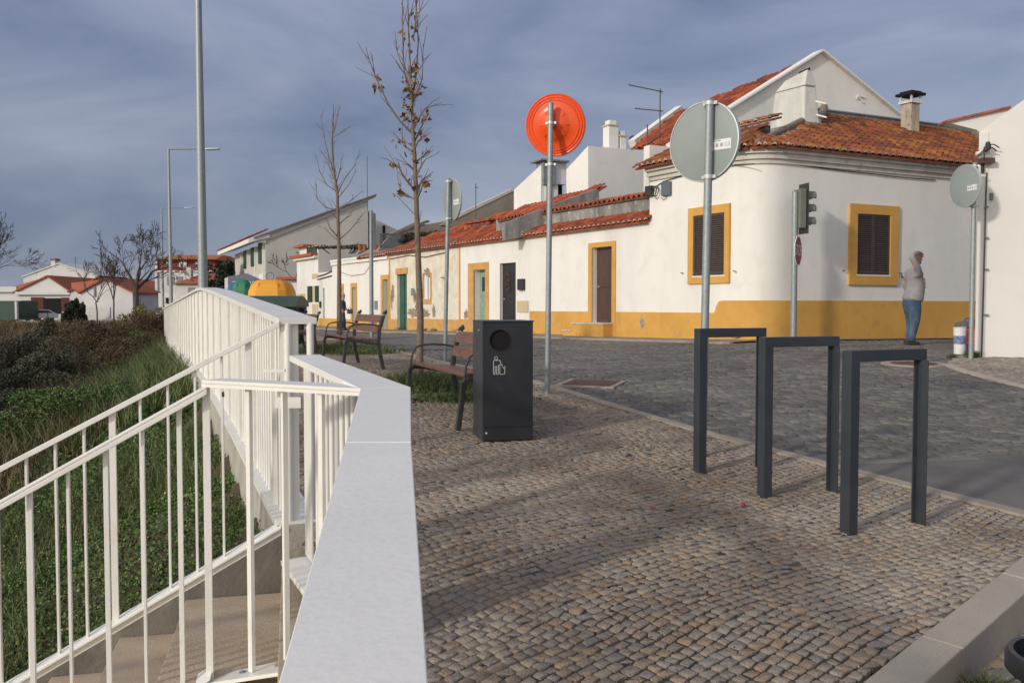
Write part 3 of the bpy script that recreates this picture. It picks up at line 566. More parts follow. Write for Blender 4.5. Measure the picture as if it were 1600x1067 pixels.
for e_ in np.arange(.13, 3.1, .145):
    k = int(round((e_ - .13) / .145)); a = sp(e_, 0, -1.57 - .56 * e_); b = sp(e_, 0, nz(e_) - .03)
    m = MB().bar(a, b, .022, .012, up=(*SE, 0)) if k % 2 else MB().bar(a, b, .019, .020, up=(*SE, 0)); m.build('baluster', 'white_paint', near, bevel=.0015)
for e_ in (.0, ): MB().bar(sp(.02, 0, -1.62), sp(.02, 0, nz(0) - .03), .018, .030, up=(*SE, 0)).build('end_post', 'white_paint', near, bevel=.0015)
land = thing('landing_railing', (-.95, 3.6, -1.6), 'short level white railing joining the stair rail to the parapet cap', 'railing', 'white railings of the stairs')
A0 = np.array([-1.28, 3.8]); B0 = np.array(L1[2]) + np.array([-.0, .0])
dl = (B0 - A0) / np.linalg.norm(B0 - A0); nl = np.array([-dl[1], dl[0]])
P = [A0 - nl * .05, B0 - nl * .00, B0 + nl * .15 + dl * -.08, A0 + nl * .06]
MB().hexa([v3(p, -.325) for p in P] + [v3(p, -.311) for p in P]).build('handrail', 'white_cap', land, bevel=.002)
P2 = [A0 - nl * .05, B0, B0 + nl * .01, A0 - nl * .038]; MB().hexa([v3(p, -.340) for p in P2] + [v3(p, -.3255) for p in P2]).build('handrail_lip', 'white_cap', land)
lbz = lambda t: -1.60 + .33 * t
for k, t in enumerate((.217, .42, .62)):
    p = A0 + dl * t + nl * .01; a = v3(p, lbz(t)); b = v3(p, -.325)
    m = MB().bar(a, b, .020, .024, up=(*dl, 0)) if k % 2 == 0 else MB().bar(a, b, .028, .012, up=(*dl, 0)); m.build('baluster', 'white_paint', land, bevel=.0015)
m = MB()
for i in range(6):
    t0, t1 = i * .14, (i + 1) * .14; q = [A0 + dl * t0 - nl * .06, A0 + dl * t1 - nl * .06, A0 + dl * t1 + nl * (.12 + .02 * i), A0 + dl * t0 + nl * (.10 + .02 * i)]
    m.hexa([v3(q[0], lbz(t0) - .02), v3(q[1], lbz(t1) - .02), v3(q[2], lbz(t1) - .02), v3(q[3], lbz(t0) - .02), v3(q[0], lbz(t0) - .004), v3(q[1], lbz(t1) - .004), v3(q[2], lbz(t1) - .004), v3(q[3], lbz(t0) - .004)])
bp = m.build('base_plate', 'white_paint', land)
for t, o_ in ((.14, .03), (.33, .05)):
    p = A0 + dl * t + nl * o_; MB().lathe([(.001, .006), (.007, .006), (.007, .002), (.016, .002), (.016, -.002)], v3(p, lbz(t)), (0, 0, 1), 14).build('bolt', 'galvanised_dull', bp)
m = MB(); P = [A0 - nl * .35, B0 - nl * .5, B0 + nl * .14, A0 + nl * .10]
m.hexa([v3(p, -2.6) for p in P] + [v3(P[0], -1.66), v3(P[1], -1.42), v3(P[2], -1.42), v3(P[3], -1.66)]); m.build('plinth', 'step_stone', land)
for q in (sp(.05, 0, -.375), sp(-.05, -.02, -.375)):
    MB().lathe([(.001, -.005), (.011, -.005), (.011, .005), (.001, .005)], q, (*SE, 0), 12).build('bolt', 'rust', land)

# ------------------------------------------------------------------ litter bin
bf0, bf1, bb0 = np.array([-.24, 7.20]), np.array([.17, 7.27]), np.array([-.335, 7.47]); bd = (bf1 - bf0) / np.linalg.norm(bf1 - bf0); bn = np.array([bd[1], -bd[0]])
bb0 = bf0 - bn * .30 - bd * 0.0; ang = math.radians(12)
zb = -1.115; HB = .985
bin_ = thing('litter_bin', (*((bf0 + bf1) / 2 - bn * .15), zb), 'tall dark grey metal litter bin with round opening and white person pictogram', 'litter bin', local=True, rz=ang)
bin_.location = (bf0[0] + .5 * .42 * math.cos(ang) - .225 * math.sin(ang), bf0[1] + .5 * .42 * math.sin(ang) + .225 * math.cos(ang), zb)
w_, d_ = .21, .225
m = MB(); m.box(-w_, w_, -d_, d_, .02, HB); m.build('body', 'anthracite', bin_, bevel=.004)
fx = -.02 - .01; cz = .838; r_ = .086
# front door panel with a real round opening, built as a ring of wedges
m = MB(); ring = []; n = 40
out = []
for k in range(n):
    t = 2 * math.pi * k / n; c_, s_ = math.cos(t), math.sin(t); x0, x1, z0, z1 = -w_ + .004, w_ - .004, .14, HB - .006; cx = -.066
    tx = (x1 - cx) / c_ if c_ > 1e-6 else ((x0 - cx) / c_ if c_ < -1e-6 else 1e9); tz = (z1 - cz) / s_ if s_ > 1e-6 else ((z0 - cz) / s_ if s_ < -1e-6 else 1e9); q = min(tx, tz); out.append((cx + c_ * q, cz + s_ * q))
for (i, j) in ((x0, z0), (x1, z0), (x1, z1), (x0, z1)):
    k = min(range(n), key=lambda a: (out[a][0] - i) ** 2 + (out[a][1] - j) ** 2); out[k] = (i, j)
yf, yb = -d_ - .016, -d_ - .002
V = []
for k in range(n):
    t = 2 * math.pi * k / n; ix, iz = cx + r_ * math.cos(t), cz + r_ * math.sin(t)
    V += [(out[k][0], yf, out[k][1]), (ix, yf, iz), (ix, yb, iz), (out[k][0], yb, out[k][1])]
Fq = []
for k in range(n):
    a, b = 4 * k, 4 * ((k + 1) % n); Fq += [(a, b, b + 1, a + 1), (a + 1, b + 1, b + 2, a + 2), (a + 3, a, b, b + 3)][:2] + [(a, a + 3, b + 3, b)]
m.add(V, Fq); dr = m.build('door', 'anthracite_front', bin_)
MB().lathe([(.001, .0), (r_, .0)], (cx, -d_ - .0035, cz), (0, -1, 0), 40).build('opening', 'hole_black', bin_)
m = MB(); m.lathe([(r_, .0), (r_ + .004, .0), (r_ + .004, .004), (r_, .004), (r_, .0)], (cx, yf, cz), (0, -1, 0), 40); m.build('opening_rim', 'anthracite_front', bin_, smooth=True)
MB().box(-w_ + .004, w_ - .004, -d_ - .014, -d_ - .002, .03, .132).build('kick_panel', 'anthracite_front', bin_, bevel=.002)
MB().box(-w_ - .003, w_ + .006, -d_ - .020, d_ + .003, HB, HB + .012).build('top_plate', 'anthracite', bin_, bevel=.003)
for (x, y_, z, ax) in ((-w_, -.07, HB - .07, (-1, 0, 0)), (-w_ + .03, -d_ - .016, .09, (0, -1, 0))):
    MB().lathe([(.009, 0), (.009, .004), (.001, .006)], (x, y_, z), ax, 12).build('lock', 'sign_edge', bin_)
def stroke(m, pts, w, y, closed=False, z0=0):
    P = [np.array(p, float) for p in pts]
    if closed: P.append(P[0])
    for a, b in zip(P[:-1], P[1:]):
        d = b - a; l = np.linalg.norm(d)
        if l < 1e-6: continue
        d /= l; n_ = np.array([-d[1], d[0]]) * w / 2; a2, b2 = a - d * w * .4, b + d * w * .4
        q = [a2 - n_, b2 - n_, b2 + n_, a2 + n_]; m.add([(p[0], y, p[1]) for p in q], [(0, 1, 2, 3)])
m = MB(); s_ = .00068; ox, oz = -.122, .700                # picture units: pixels of an 8x enlargement
def U(x, y_): return (ox + (x - 150) * s_, oz - (y_ - 600) * s_)
circ = [U(183 + 18 * math.cos(t), 607 + 18 * math.sin(t)) for t in np.linspace(0, 2 * math.pi, 17)[:-1]]
stroke(m, circ, .0036, yf - .0012, True)
stroke(m, [U(*p) for p in ((152, 640), (152, 795), (158, 801), (166, 801), (171, 795), (171, 708), (180, 702), (188, 708), (188, 795), (194, 801), (204, 801), (209, 795), (209, 690), (222, 690), (250, 692), (257, 683), (250, 676), (236, 670), (234, 634), (158, 634))], .0036, yf - .0014, True)
stroke(m, [U(*p) for p in ((228, 702), (228, 790), (236, 799), (276, 799), (287, 790), (290, 705))], .0036, yf - .0013)
stroke(m, [U(*p) for p in ((262, 700), (272, 735))], .0030, yf - .0011)
m.build('pictogram', 'letter_white', dr, fix=False)

# ------------------------------------------------------------------ bicycle stands
def stand():
    r = thing('bicycle_stand', (0, 0, 0), 'x', 'bicycle stand', 'dark grey steel bicycle stands on the paving', local=True)
    Wd = .565; a = .062; t = .007
    for sx in (0, 1):
        m = MB(); x = sx * Wd
        if sx == 0: m.box(-.0, a, -t, 0, -.08, 1.0 - .001); m.box(0, t, 0, a, -.08, 1.0 - .001)
        else: m.box(x - a, x, .03 - t, .03, -.08, 1.0 - .062); m.box(x - a / 2 - t / 2, x - a / 2 + t / 2, -.045, .03 - t, -.08, 1.0 - .062)
        m.build('leg', 'anthracite', r, bevel=.0015)
    m = MB(); m.box(a + .001, Wd, -t, 0, 1 - .062, 1.0); m.box(t + .001, Wd, 0, a, 1 - t, 1.0 - .0005); m.build('top_bar', 'anthracite', r, bevel=.0015)
    MB().box(Wd - .012, Wd - .002, .0215, .0228, .17, .23).build('sticker', 'letter_white', r)
    return r
s0 = stand(); spots = [((1325, 836), (1452, 817), 'nearest of the three dark grey steel bicycle stands, at the lower right'), ((1192, 778), (1305, 768), 'middle of the three dark grey steel bicycle stands on the paving'), ((1091, 740), (1190, 731), 'farthest bicycle stand, the one closest to the litter bin and round grey sign')]
for i, (p, q, lab) in enumerate(spots):
    a = G(*p); b = G(*q); o = s0 if i == 0 else copy_tree(s0); o.location = tuple(a); o.rotation_euler = (0, 0, math.atan2(b[1] - a[1], b[0] - a[0])); o['label'] = lab

# ------------------------------------------------------------------ benches (local x = back to front, y = along the seat)
def bench():
    r = thing('bench', (0, 0, 0), 'x', 'bench', 'wood and iron benches along the paving', local=True)
    Lg = 1.83
    for yy in (0, Lg):
        fr = MB()
        back = [(.00, .0), (.045, .20), (.075, .42), (.060, .58), (-.005, .80), (-.03, .845), (-.055, .85)]
        for a, b in zip(back[:-1], back[1:]): fr.bar((a[0] + .0, yy, a[1]), (b[0], yy, b[1]), .045, .05, up=(1, 0, .01))
        fro = [(.60, .0), (.565, .25), (.55, .40), (.52, .435), (.42, .435), (.25, .405), (.075, .38)]
        for a, b in zip(fro[:-1], fro[1:]): fr.bar((a[0], yy, a[1]), (b[0], yy, b[1]), .045, .045, up=(.5, 0, .9))
        f = fr.build('side_frame', 'cast_iron', r, bevel=.006)
        arm = [(.545, yy, .41), (.525, yy, .55), (.49, yy, .635), (.43, yy, .662), (.3, yy, .672), (.15, yy, .66), (.05, yy, .64)]
        MB().tube(arm, .0115, 8).build('armrest', 'cast_iron', f, smooth=True)
        MB().tube([(-.02, yy + .012, .80), (.03, yy + .02, .80)], .012, 8).build('bolt', 'sign_edge', f)
    for k in range(4):
        x = .13 + k * .115; z = .415 + .0 * k + (.018 if k == 3 else 0) + k * .006
        MB().hexa([(x - .05, .03, z), (x + .05, .03, z + .006), (x + .05, Lg - .03, z + .006), (x - .05, Lg - .03, z), (x - .05, .03, z + .035), (x + .05, .03, z + .041), (x + .05, Lg - .03, z + .041), (x - .05, Lg - .03, z + .035)]).build('seat_slat', 'wood_slat', r, bevel=.006)
    for (x, z, tl) in ((.045, .60, .028), (.01, .745, .036)):
        MB().hexa([(x + .02, .03, z - .055), (x + .055, .03, z - .055), (x + .055, Lg - .03, z - .055), (x + .02, Lg - .03, z - .055), (x + .02 - tl, .03, z + .055), (x + .055 - tl, .03, z + .055), (x + .055 - tl, Lg - .03, z + .055), (x + .02 - tl, Lg - .03, z + .055)]).build('back_slat', 'wood_slat', r, bevel=.006)
    return r
b0 = bench(); bdir = np.array([-.36, .933]); bfr = np.array([-.933, -.36])
for i, (nb, lab) in enumerate([(np.array([-.47, 7.74]) - bfr * .6, 'nearest wooden bench, half hidden behind the litter bin'), (np.array([-1.87, 13.03]), 'middle wooden bench with iron frame, seen whole beyond the white parapet'), (np.array([-3.94, 18.2]), 'farthest bench, only its end showing past the end of the long white fence')]):
    o = b0 if i == 0 else copy_tree(b0); c = nb + bfr * .3
    o.location = (nb[0], nb[1], float(H(*c)) + .0); o.rotation_euler = (0, 0, math.atan2(bfr[1], bfr[0])); o.scale = (1, -1, 1) if False else (1, 1, 1); o['label'] = lab
# local y must run along bdir: front x axis = bfr, so y axis = rot90(bfr) = (.36,-.933) = -bdir; mirror by shifting the origin instead
for o in [b0] + [x for x in COL.objects if x.name.startswith('bench.') and x.type == 'EMPTY']:
    o.location.x += bdir[0] * 1.83; o.location.y += bdir[1] * 1.83

# ------------------------------------------------------------------ poles and signs
def pole(root, x, y, z0, z1, r, mat='galvanised', lean=(0, 0), n=18):
    MB().tube([(x, y, z0), (x + lean[0], y + lean[1], z1)], [r, r], n).build('pole', mat, root, smooth=True)
    MB().tube([(x + lean[0], y + lean[1], z1), (x + lean[0], y + lean[1], z1 + .012)], [r + .002, r * .8], n).build('pole_cap', mat, root, smooth=True)
def round_sign(root, c, nrm, R, mat='sign_back', sticker=True):
    nrm = np.array(nrm, float); nrm /= np.linalg.norm(nrm)       # nrm points from the back face towards the viewer side
    d = MB().lathe([(.001, 0), (R - .012, 0), (R - .004, -.002), (R, -.008), (R, -.028), (R - .006, -.030), (R - .006, -.014), (.001, -.014)][::-1], c, nrm, 64).build('sign_plate', mat, root, smooth=True)
    MB().lathe([(R - .007, -.010), (R - .007, .004), (R + .001, .003), (R + .001, -.028)], c, nrm, 64).build('rim', 'sign_edge', d, smooth=True)
    if sticker:
        u = np.cross((0, 0, 1), nrm); u /= np.linalg.norm(u); v = np.cross(nrm, u); c = np.array(c) + nrm * .0012
        def q(m, x0, x1, z0, z1, o): m.add([c + u * a + v * b + nrm * o for a, b in ((x0, z0), (x1, z0), (x1, z1), (x0, z1))], [(0, 1, 2, 3)])
        k = R / .30; m = MB(); q(m, .055 * k, .235 * k, -.075 * k, .0 * k, 0); st_ = m.build('sticker', 'letter_white', d, fix=False)
        m = MB(); q(m, .07 * k, .15 * k, -.014 * k, -.005 * k, .0006)
        for i in range(3): q(m, (.068 + i * .038) * k, (.092 + i * .038) * k, -.055 * k, -.028 * k, .0006)
        for i in range(4): q(m, .178 * k, .208 * k, (-.03 - i * .009) * k, (-.027 - i * .009) * k, .0006)
        q(m, .216 * k, .224 * k, -.058 * k, -.024 * k, .0006); m.build('sticker_print', 'print_grey', st_, fix=False)
def clamp(root, x, y, z, r, nrm, mat='sign_edge'):
    nx, ny = nrm[0], nrm[1]; l = math.hypot(nx, ny); nx /= l; ny /= l
    m = MB(); m.tube([(x, y, z - .014), (x, y, z + .014)], r + .004, 18); m.bar((x - ny * (r + .03) - nx * .02, y + nx * (r + .03) - ny * .02, z), (x + ny * (r + .03) - nx * .02, y - nx * (r + .03) - ny * .02, z), .03, .024)
    m.build('clamp', mat, root)
# near grey round sign (back view)
p = np.array([1.425, 6.68]); z0 = float(H(*p)); d_ = 6.75
t = thing('road_sign', (*p, z0), 'large round grey sign back on a steel post behind the farthest bicycle stand', 'road sign', 'round road signs seen from behind')
ztop = at(1103, 158, p[1])[2]; pole(t, p[0], p[1], z0 - .05, ztop, .030, lean=(.035, 0))
cc = at(1100, 221, p[1] + .05); nn = (-.70, -.714, 0)
round_sign(t, (cc[0], cc[1] + .02, cc[2]), nn, .298)
clamp(t, p[0] + .033, p[1], cc[2] + .27, .030, nn); clamp(t, p[0] + .028, p[1], cc[2] - .27, .030, nn)
# orange back of the traffic mirror
p = G(855, 616)[:2]; z0 = float(H(*p)); t = thing('traffic_mirror', (*p, z0), 'round convex traffic mirror seen from behind, bright orange shell on a steel post', 'traffic mirror')
pole(t, p[0], p[1], z0 - .05, at(861, 162, p[1])[2], .031, 'galvanised', lean=(.035, 0))
cc = at(868, 196, p[1] + .16); nn = np.array([.05, -.93, -.22]); nn = np.array([-.30, -.93, -.16])
k = .345
d = MB().lathe([(.001, .085), (.05, .085), (.085, .078), (.13, .066), (.165, .045), (.19, .030), (.235, .030), (.262, .026), (.268, .033), (.278, .033), (.284, .022), (.296, .022), (.302, .029), (.311, .029), (.317, .017), (.328, .017), (.335, .022), (k, .016), (k + .003, 0), (k, -.012), (.001, -.012)], cc, nn, 72).build('mirror_shell', 'orange_plastic', t, smooth=True)
nnn = nn / np.linalg.norm(nn); u = np.cross((0, 0, 1), nnn); u /= np.linalg.norm(u); v = np.cross(nnn, u)
for a in range(0, 360, 45):
    r = u * math.cos(math.radians(a)) + v * math.sin(math.radians(a)); MB().bar(cc + nnn * .085 + r * .03, cc + nnn * .050 + r * .165, .008, .018, up=nnn).build('shell_rib', 'orange_plastic', d)
clamp(t, p[0] + .033, p[1], cc[2] - .005, .031, (-.3, -.95, 0)); MB().bar((p[0] + .03, p[1] + .02, cc[2] - .02), tuple(cc + nnn * .06), .05, .04).build('bracket', 'galvanised', t)
zc = at(862, 257, p[1])[2]; clamp(t, p[0] + .03, p[1], zc, .031, (-.3, -.95, 0))
sgn = at(873, 257, p[1] + .03)
# edge-on sign farther left, on its own post
p = G(695, 566)[:2]; z0 = float(H(*p)); t = thing('road_sign', (*p, z0), 'round grey sign turned nearly edge-on, on a post to the left of the litter bin', 'road sign', 'round road signs seen from behind')
pole(t, p[0], p[1], z0 - .05, at(702, 280, p[1])[2], .033, 'galvanised_dull', lean=(.07, 0)); cc = at(705, 313, p[1] + .03); round_sign(t, (cc[0] + .01, cc[1], cc[2]), (-.88, -.475, 0), .345)
clamp(t, p[0] + .06, p[1], cc[2] + .3, .033, (-.92, -.38)); clamp(t, p[0] + .055, p[1], cc[2] - .3, .033, (-.92, -.38)); MB().tube([v3((p[0] + .11, p[1] + .03), cc[2] - .3), v3((p[0] + .11, p[1] + .03), cc[2] + .3)], .012, 8).build('bracket', 'galvanised_dull', t)
# sign at the right by the white house
p = np.array([7.205, 14.05]); z0 = float(H(*p)); t = thing('road_sign', (*p, z0), 'round grey sign seen from behind at the corner of the white house on the right', 'road sign', 'round road signs seen from behind')
pole(t, p[0], p[1], z0 - .05, at(1519, 256, p[1])[2], .036, 'galvanised', lean=(.0, 0)); cc = at(1507, 291, p[1] + .02); round_sign(t, (cc[0], cc[1], cc[2]), (-.97, -.24, 0), .335)
clamp(t, p[0], p[1], cc[2] + .31, .036, (-.62, -.78)); clamp(t, p[0], p[1], cc[2] - .31, .036, (-.62, -.78))
# narrow sign edge-on at px 578
p = G(581, 546)[:2]; z0 = float(H(*p)); t = thing('road_sign', (*p, z0), 'narrow dark road sign turned edge-on, on a post between the two young trees', 'road sign')
pole(t, p[0], p[1], z0 - .05, at(578, 330, p[1])[2], .045, 'galvanised_dull'); c = at(577, 359, p[1])
MB().hexa([(c[0] - .05, c[1] - .05, c[2] - .40), (c[0] - .02, c[1] - .05, c[2] - .40), (c[0] + .06, c[1] + .55, c[2] - .40), (c[0] + .03, c[1] + .55, c[2] - .40), (c[0] - .05, c[1] - .05, c[2] + .40), (c[0] - .02, c[1] - .05, c[2] + .40), (c[0] + .06, c[1] + .55, c[2] + .40), (c[0] + .03, c[1] + .55, c[2] + .40)]).build('sign_plate', 'galvanised_dull', t)
# traffic light with stop sign
p = np.array([6.215, 19.78]); z0 = float(H(*p)); t = thing('traffic_light', (*p, z0), 'traffic light facing right above a small red stop sign at the rounded house corner', 'traffic light')
ps = 19.78 / 1400
pole(t, p[0], p[1], z0 - .05, at(1240, 300, p[1])[2], .068, 'galvanised_dull')
D = np.array([.975, .222, 0]); E_ = np.array([.222, -.975, 0])       # the way the lamps face / sideways
zt, zb_ = at(1242, 296, p[1])[2], at(1242, 357, p[1])[2]; c0 = v3(p, 0) + D * .10
def ob(m, o, x0, x1, y0, y1, za, zb2): # box in the lamp frame: x along D, y along E_
    P = [(x0, y0), (x1, y0), (x1, y1), (x0, y1)]; return m.hexa([o + D * a + E_ * b + np.array([0, 0, za]) for a, b in P] + [o + D * a + E_ * b + np.array([0, 0, zb2]) for a, b in P])
hd = ob(MB(), c0, -.06, .10, -.14, .14, zb_, zt).build('lamp_housing', 'signal_green', t, bevel=.012)
ob(MB(), c0, .105, .125, -.20, .20, zb_ - .12, zt + .13).build('backplate', 'signal_black', t, bevel=.01)
for i in range(3):
    zc = zt - .145 - i * (zt - zb_ - .29) / 2 + .0
    m = MB(); V = []; n = 14
    for k in range(n + 1):
        a = math.radians(-30 + 240 * k / n)
        for s in (.13, .36): V.append(c0 + D * s + (E_ * math.cos(a) * .115 + np.array([0, 0, math.sin(a) * .115 + zc])) * (1, 1, 1))
    Fc = [(2 * k, 2 * k + 1, 2 * k + 3, 2 * k + 2) for k in range(n)]; m.add(V, Fc); vz = m.build('visor', 'signal_green', t, fix=False)
    sm = vz.modifiers.new('solid', 'SOLIDIFY'); sm.thickness = .008
    MB().lathe([(.001, .004), (.095, .0)], c0 + D * .128 + np.array([0, 0, zc]), D, 20).build('lens', 'hole_black', t)
sc = at(1247.5, 392, p[1] - .02); nn = np.array([.86, -.51, 0]); u = np.array([.51, .86, 0])
oc = lambda R: [sc + u * R * math.cos(math.radians(22.5 + 45 * k)) + np.array([0, 0, R * math.sin(math.radians(22.5 + 45 * k))]) for k in range(8)]
sgp = MB().prism(oc(.345), -nn * .012).build('stop_sign', 'letter_white', t)
MB().prism([q + nn * .0015 for q in oc(.318)], nn * .001).build('sign_face', 'stop_red', sgp)
cu = bpy.data.curves.new('stop', 'FONT'); cu.body = 'STOP'; cu.size = .27; cu.align_x = 'CENTER'; cu.align_y = 'CENTER'; cu.extrude = .001
to = bpy.data.objects.new('lettering', cu); COL.objects.link(to); bpy.context.view_layer.update()
me = bpy.data.meshes.new_from_object(to); bpy.data.objects.remove(to); me.materials.clear(); me.materials.append(MATS['letter_white'])
lo = bpy.data.objects.new('lettering', me); COL.objects.link(lo); lo.parent = sgp
Rm = Matrix((u * -1 if False else u, (0, 0, 1), nn)).transposed().to_4x4(); uu = np.cross((0, 0, 1), nn); Rm = Matrix((uu, (0, 0, 1), nn)).transposed().to_4x4()
lo.matrix_local = Matrix.Translation(Vector(sc + nn * .004 - WL[sgp])) @ Rm @ Matrix.Diagonal((.95, 1.25, 1, 1))
MB().bar(v3(p, sc[2] - .1), sc + np.array([0, 0, -.1]), .03, .03).build('bracket', 'galvanised_dull', t)
# street lamps behind the fence
for (d, px, pyt, armpx, r0, lab) in ((16.2, 318, None, 110, .085, 'tall galvanised lamp post nearest the fence, rising out of the top of the photo'), (40, 268, 233, 328, .085, 'second street lamp behind the fence, its arm reaching right at mid height'), (64, 255.5, 325, 293, .085, 'farthest street lamp behind the fence, thin with a short arm')):
    x = (px - 800) / F * d; z0 = float(H(x, d)); zt = 6.95 if pyt is None else at(px, pyt, d)[2]
    t = thing('street_lamp', (x, d, z0), lab, 'street lamp', 'street lamps behind the white fence')
    lean = at(px - (7 if pyt is None else 1), 10, d)[0] - at(px, 10, d)[0]
    MB().tube([(x, d, z0 - .1), (x, d, z0 + 1.2), (x - .02, d, zt)], [r0 + .01, r0, r0 * .58], 16).build('pole', 'galvanised', t, smooth=True)
    al = 1.7; MB().tube([(x - .02, d, zt), (x + al, d + .1, zt + .02)], [.04, .03], 10).build('arm', 'galvanised', t, smooth=True)
    MB().hexa([(x + al - .1, d + .0, zt - .03), (x + al + .5, d + .03, zt), (x + al + .5, d + .28, zt), (x + al - .1, d + .25, zt - .03), (x + al - .1, d, zt + .05), (x + al + .5, d + .03, zt + .05), (x + al + .5, d + .28, zt + .05), (x + al - .1, d + .25, zt + .05)]).build('lamp_head', 'sign_edge', t, bevel=.02)
# ------------------------------------------------------------------ covers in the road, pot, litter
def gz(x, y, o): return float(H(x, y)) + o
c = G(1428, 568); t = thing('manhole_cover', tuple(c), 'round rusty manhole cover set in a pale ring in the road', 'manhole cover')
def disc(name, c, R0, R1, off, mat, parent, n=48):
    m = MB(); V = [(c[0] + r * math.cos(2 * math.pi * k / n), c[1] + r * math.sin(2 * math.pi * k / n)) for r in (R0, R1) for k in range(n)]
    m.add([(x, y, gz(x, y, off)) for x, y in V] + [(x, y, gz(x, y, off - .03)) for x, y in V[n:]], [(k, (k + 1) % n, n + (k + 1) % n, n + k) for k in range(n)] + [(n + k, n + (k + 1) % n, 2 * n + (k + 1) % n, 2 * n + k) for k in range(n)])
    return m.build(name, mat, parent, fix=False)
disc('surround', c, .33, .46, .004, 'kerb_dirty', t); disc('cover_plate', c, .001, .325, .002, 'rust', t)
m = MB()
for r in (.09, .18, .27): m.lathe([(r, 0), (r + .01, .008), (r + .02, 0)], (c[0], c[1], gz(c[0], c[1], .001)), (0, 0, 1), 32)
m.build('cover_rings', 'rust', t)
Q4 = [G(864, 600)[:2], G(898, 597)[:2], G(934, 605.5)[:2], G(902, 607.5)[:2]]; cq = np.mean(Q4, 0); t = thing('inspection_cover', (*cq, gz(*cq, 0)), 'square rusty inspection cover with pale border at the edge of the paving', 'inspection cover')
cq = np.array([.98, 11.05]); ux = np.array([.94, -.34]) * .30; uy = np.array([.34, .94]) * .30
def quadp(name, k, off, mat, parent): P = [cq - ux * k - uy * k, cq + ux * k - uy * k, cq + ux * k + uy * k, cq - ux * k + uy * k]; return MB().hexa([v3(p, gz(*p, off - .05)) for p in P] + [v3(p, gz(*p, off)) for p in P]).build(name, mat, parent)
quadp('border', 1.22, .002, 'kerb_dirty', t); quadp('cover_plate', 1.0, .006, 'rust', t)
pc_ = np.array([1.93, 3.02]); zp = float(H(*pc_)) - .15
t = thing('plant_pot', (*pc_, zp), 'round black plastic plant pot cut off by the lower right edge of the photo', 'plant pot')
MB().lathe([(.001, 0), (.14, 0), (.165, .20), (.170, .22), (.205, .225), (.215, .235), (.215, .285), (.205, .30), (.188, .30), (.180, .25), (.001, .25)], (pc_[0], pc_[1], zp), (0, 0, 1), 48).build('pot_body', 'black_plastic', t, smooth=True)
for (px, py, lab) in ((1161, 793, 'crumpled dark red petal on the paving left of the middle bicycle stand'), (1020, 798, 'small flat dark red petal on the paving in front of the litter bin')):
    c = G(px, py); m = MB(); n = 9
    m.add([(c[0], c[1], c[2] + .022)] + [(c[0] + random.uniform(.012, .024) * math.cos(k * 2 * math.pi / n), c[1] + random.uniform(.012, .024) * math.sin(k * 2 * math.pi / n), c[2] + random.uniform(.006, .03)) for k in range(n)], [(0, 1 + k, 1 + (k + 1) % n) for k in range(n)])
    tag(m.build('fallen_petal', 'petal', fix=False), lab, 'petal')

# ------------------------------------------------------------------ walls, roofs and houses
class Plane:                                   # a vertical plane: o + d*s, height z; out = metres towards the viewer's side
    def __init__(s, o, d, n): s.o = np.array(o, float); s.d = np.array(d, float) / np.linalg.norm(d); s.n = np.array(n, float) / np.linalg.norm(n)
    def P(s, a, z, out=0): p = s.o + s.d * a + s.n * out; return np.array([p[0], p[1], z])
    def px(s, px, py, out=0):
        r = ray(px, py); o = s.o + s.n * out; A = np.array([[s.d[0], -r[0]], [s.d[1], -r[1]]]); k = np.linalg.solve(A, -o); return k[0], r[2] * k[1]
    def box(s, m, a0, a1, z0, z1, o0, o1, mi=0):
        P = [(a0, o0), (a1, o0), (a1, o1), (a0, o1)]; return m.hexa([s.P(a, z0, o) for a, o in P] + [s.P(a, z1, o) for a, o in P], mi)
    def rect(s, x0, y0, x1, y1, out=0):        # pixel corners -> s0,s1,z0,z1
        a0, zt = s.px(x0, y0, out); a1, zb = s.px(x1, y1, out); a0, a1 = sorted((a0, a1)); return a0, a1, zb, zt
FW = Plane(FO, FD, FN); RW = Plane(FO, RD, RN)
def wall(pl, a0, a1, z0, z1, holes, mat, parent, depth=.18, thick=.3, name='wall', top=None):
    As = sorted({a0, a1, *[h[0] for h in holes], *[h[1] for h in holes]}); Zs = sorted({z0, z1, *[h[2] for h in holes], *[h[3] for h in holes]})
    As = [a for a in As if a0 <= a <= a1]; Zs = [z for z in Zs if z0 <= z <= z1]; m = MB()
    for i in range(len(As) - 1):
        for j in range(len(Zs) - 1):
            ca, cz = (As[i] + As[i + 1]) / 2, (Zs[j] + Zs[j + 1]) / 2
            if any(h[0] < ca < h[1] and h[2] < cz < h[3] for h in holes): continue
            m.add([pl.P(As[i], Zs[j]), pl.P(As[i + 1], Zs[j]), pl.P(As[i + 1], Zs[j + 1]), pl.P(As[i], Zs[j + 1])], [(0, 1, 2, 3)])
    for h in holes:
        A, B, C, D = [(h[0], h[2]), (h[1], h[2]), (h[1], h[3]), (h[0], h[3])]
        for p, q in ((A, B), (B, C), (C, D), (D, A)): m.add([pl.P(*p), pl.P(*q), pl.P(*q, -depth), pl.P(*p, -depth)], [(0, 1, 2, 3)])
    for (p, q) in (((a0, z0), (a0, z1)), ((a0, z1), (a1, z1)), ((a1, z1), (a1, z0))): m.add([pl.P(*p), pl.P(*q), pl.P(*q, -thick), pl.P(*p, -thick)], [(0, 1, 2, 3)])
    m.add([pl.P(a0, z0, -thick), pl.P(a1, z0, -thick), pl.P(a1, z1, -thick), pl.P(a0, z1, -thick)], [(0, 1, 2, 3)])
    return m.build(name, mat, parent, fix=False)
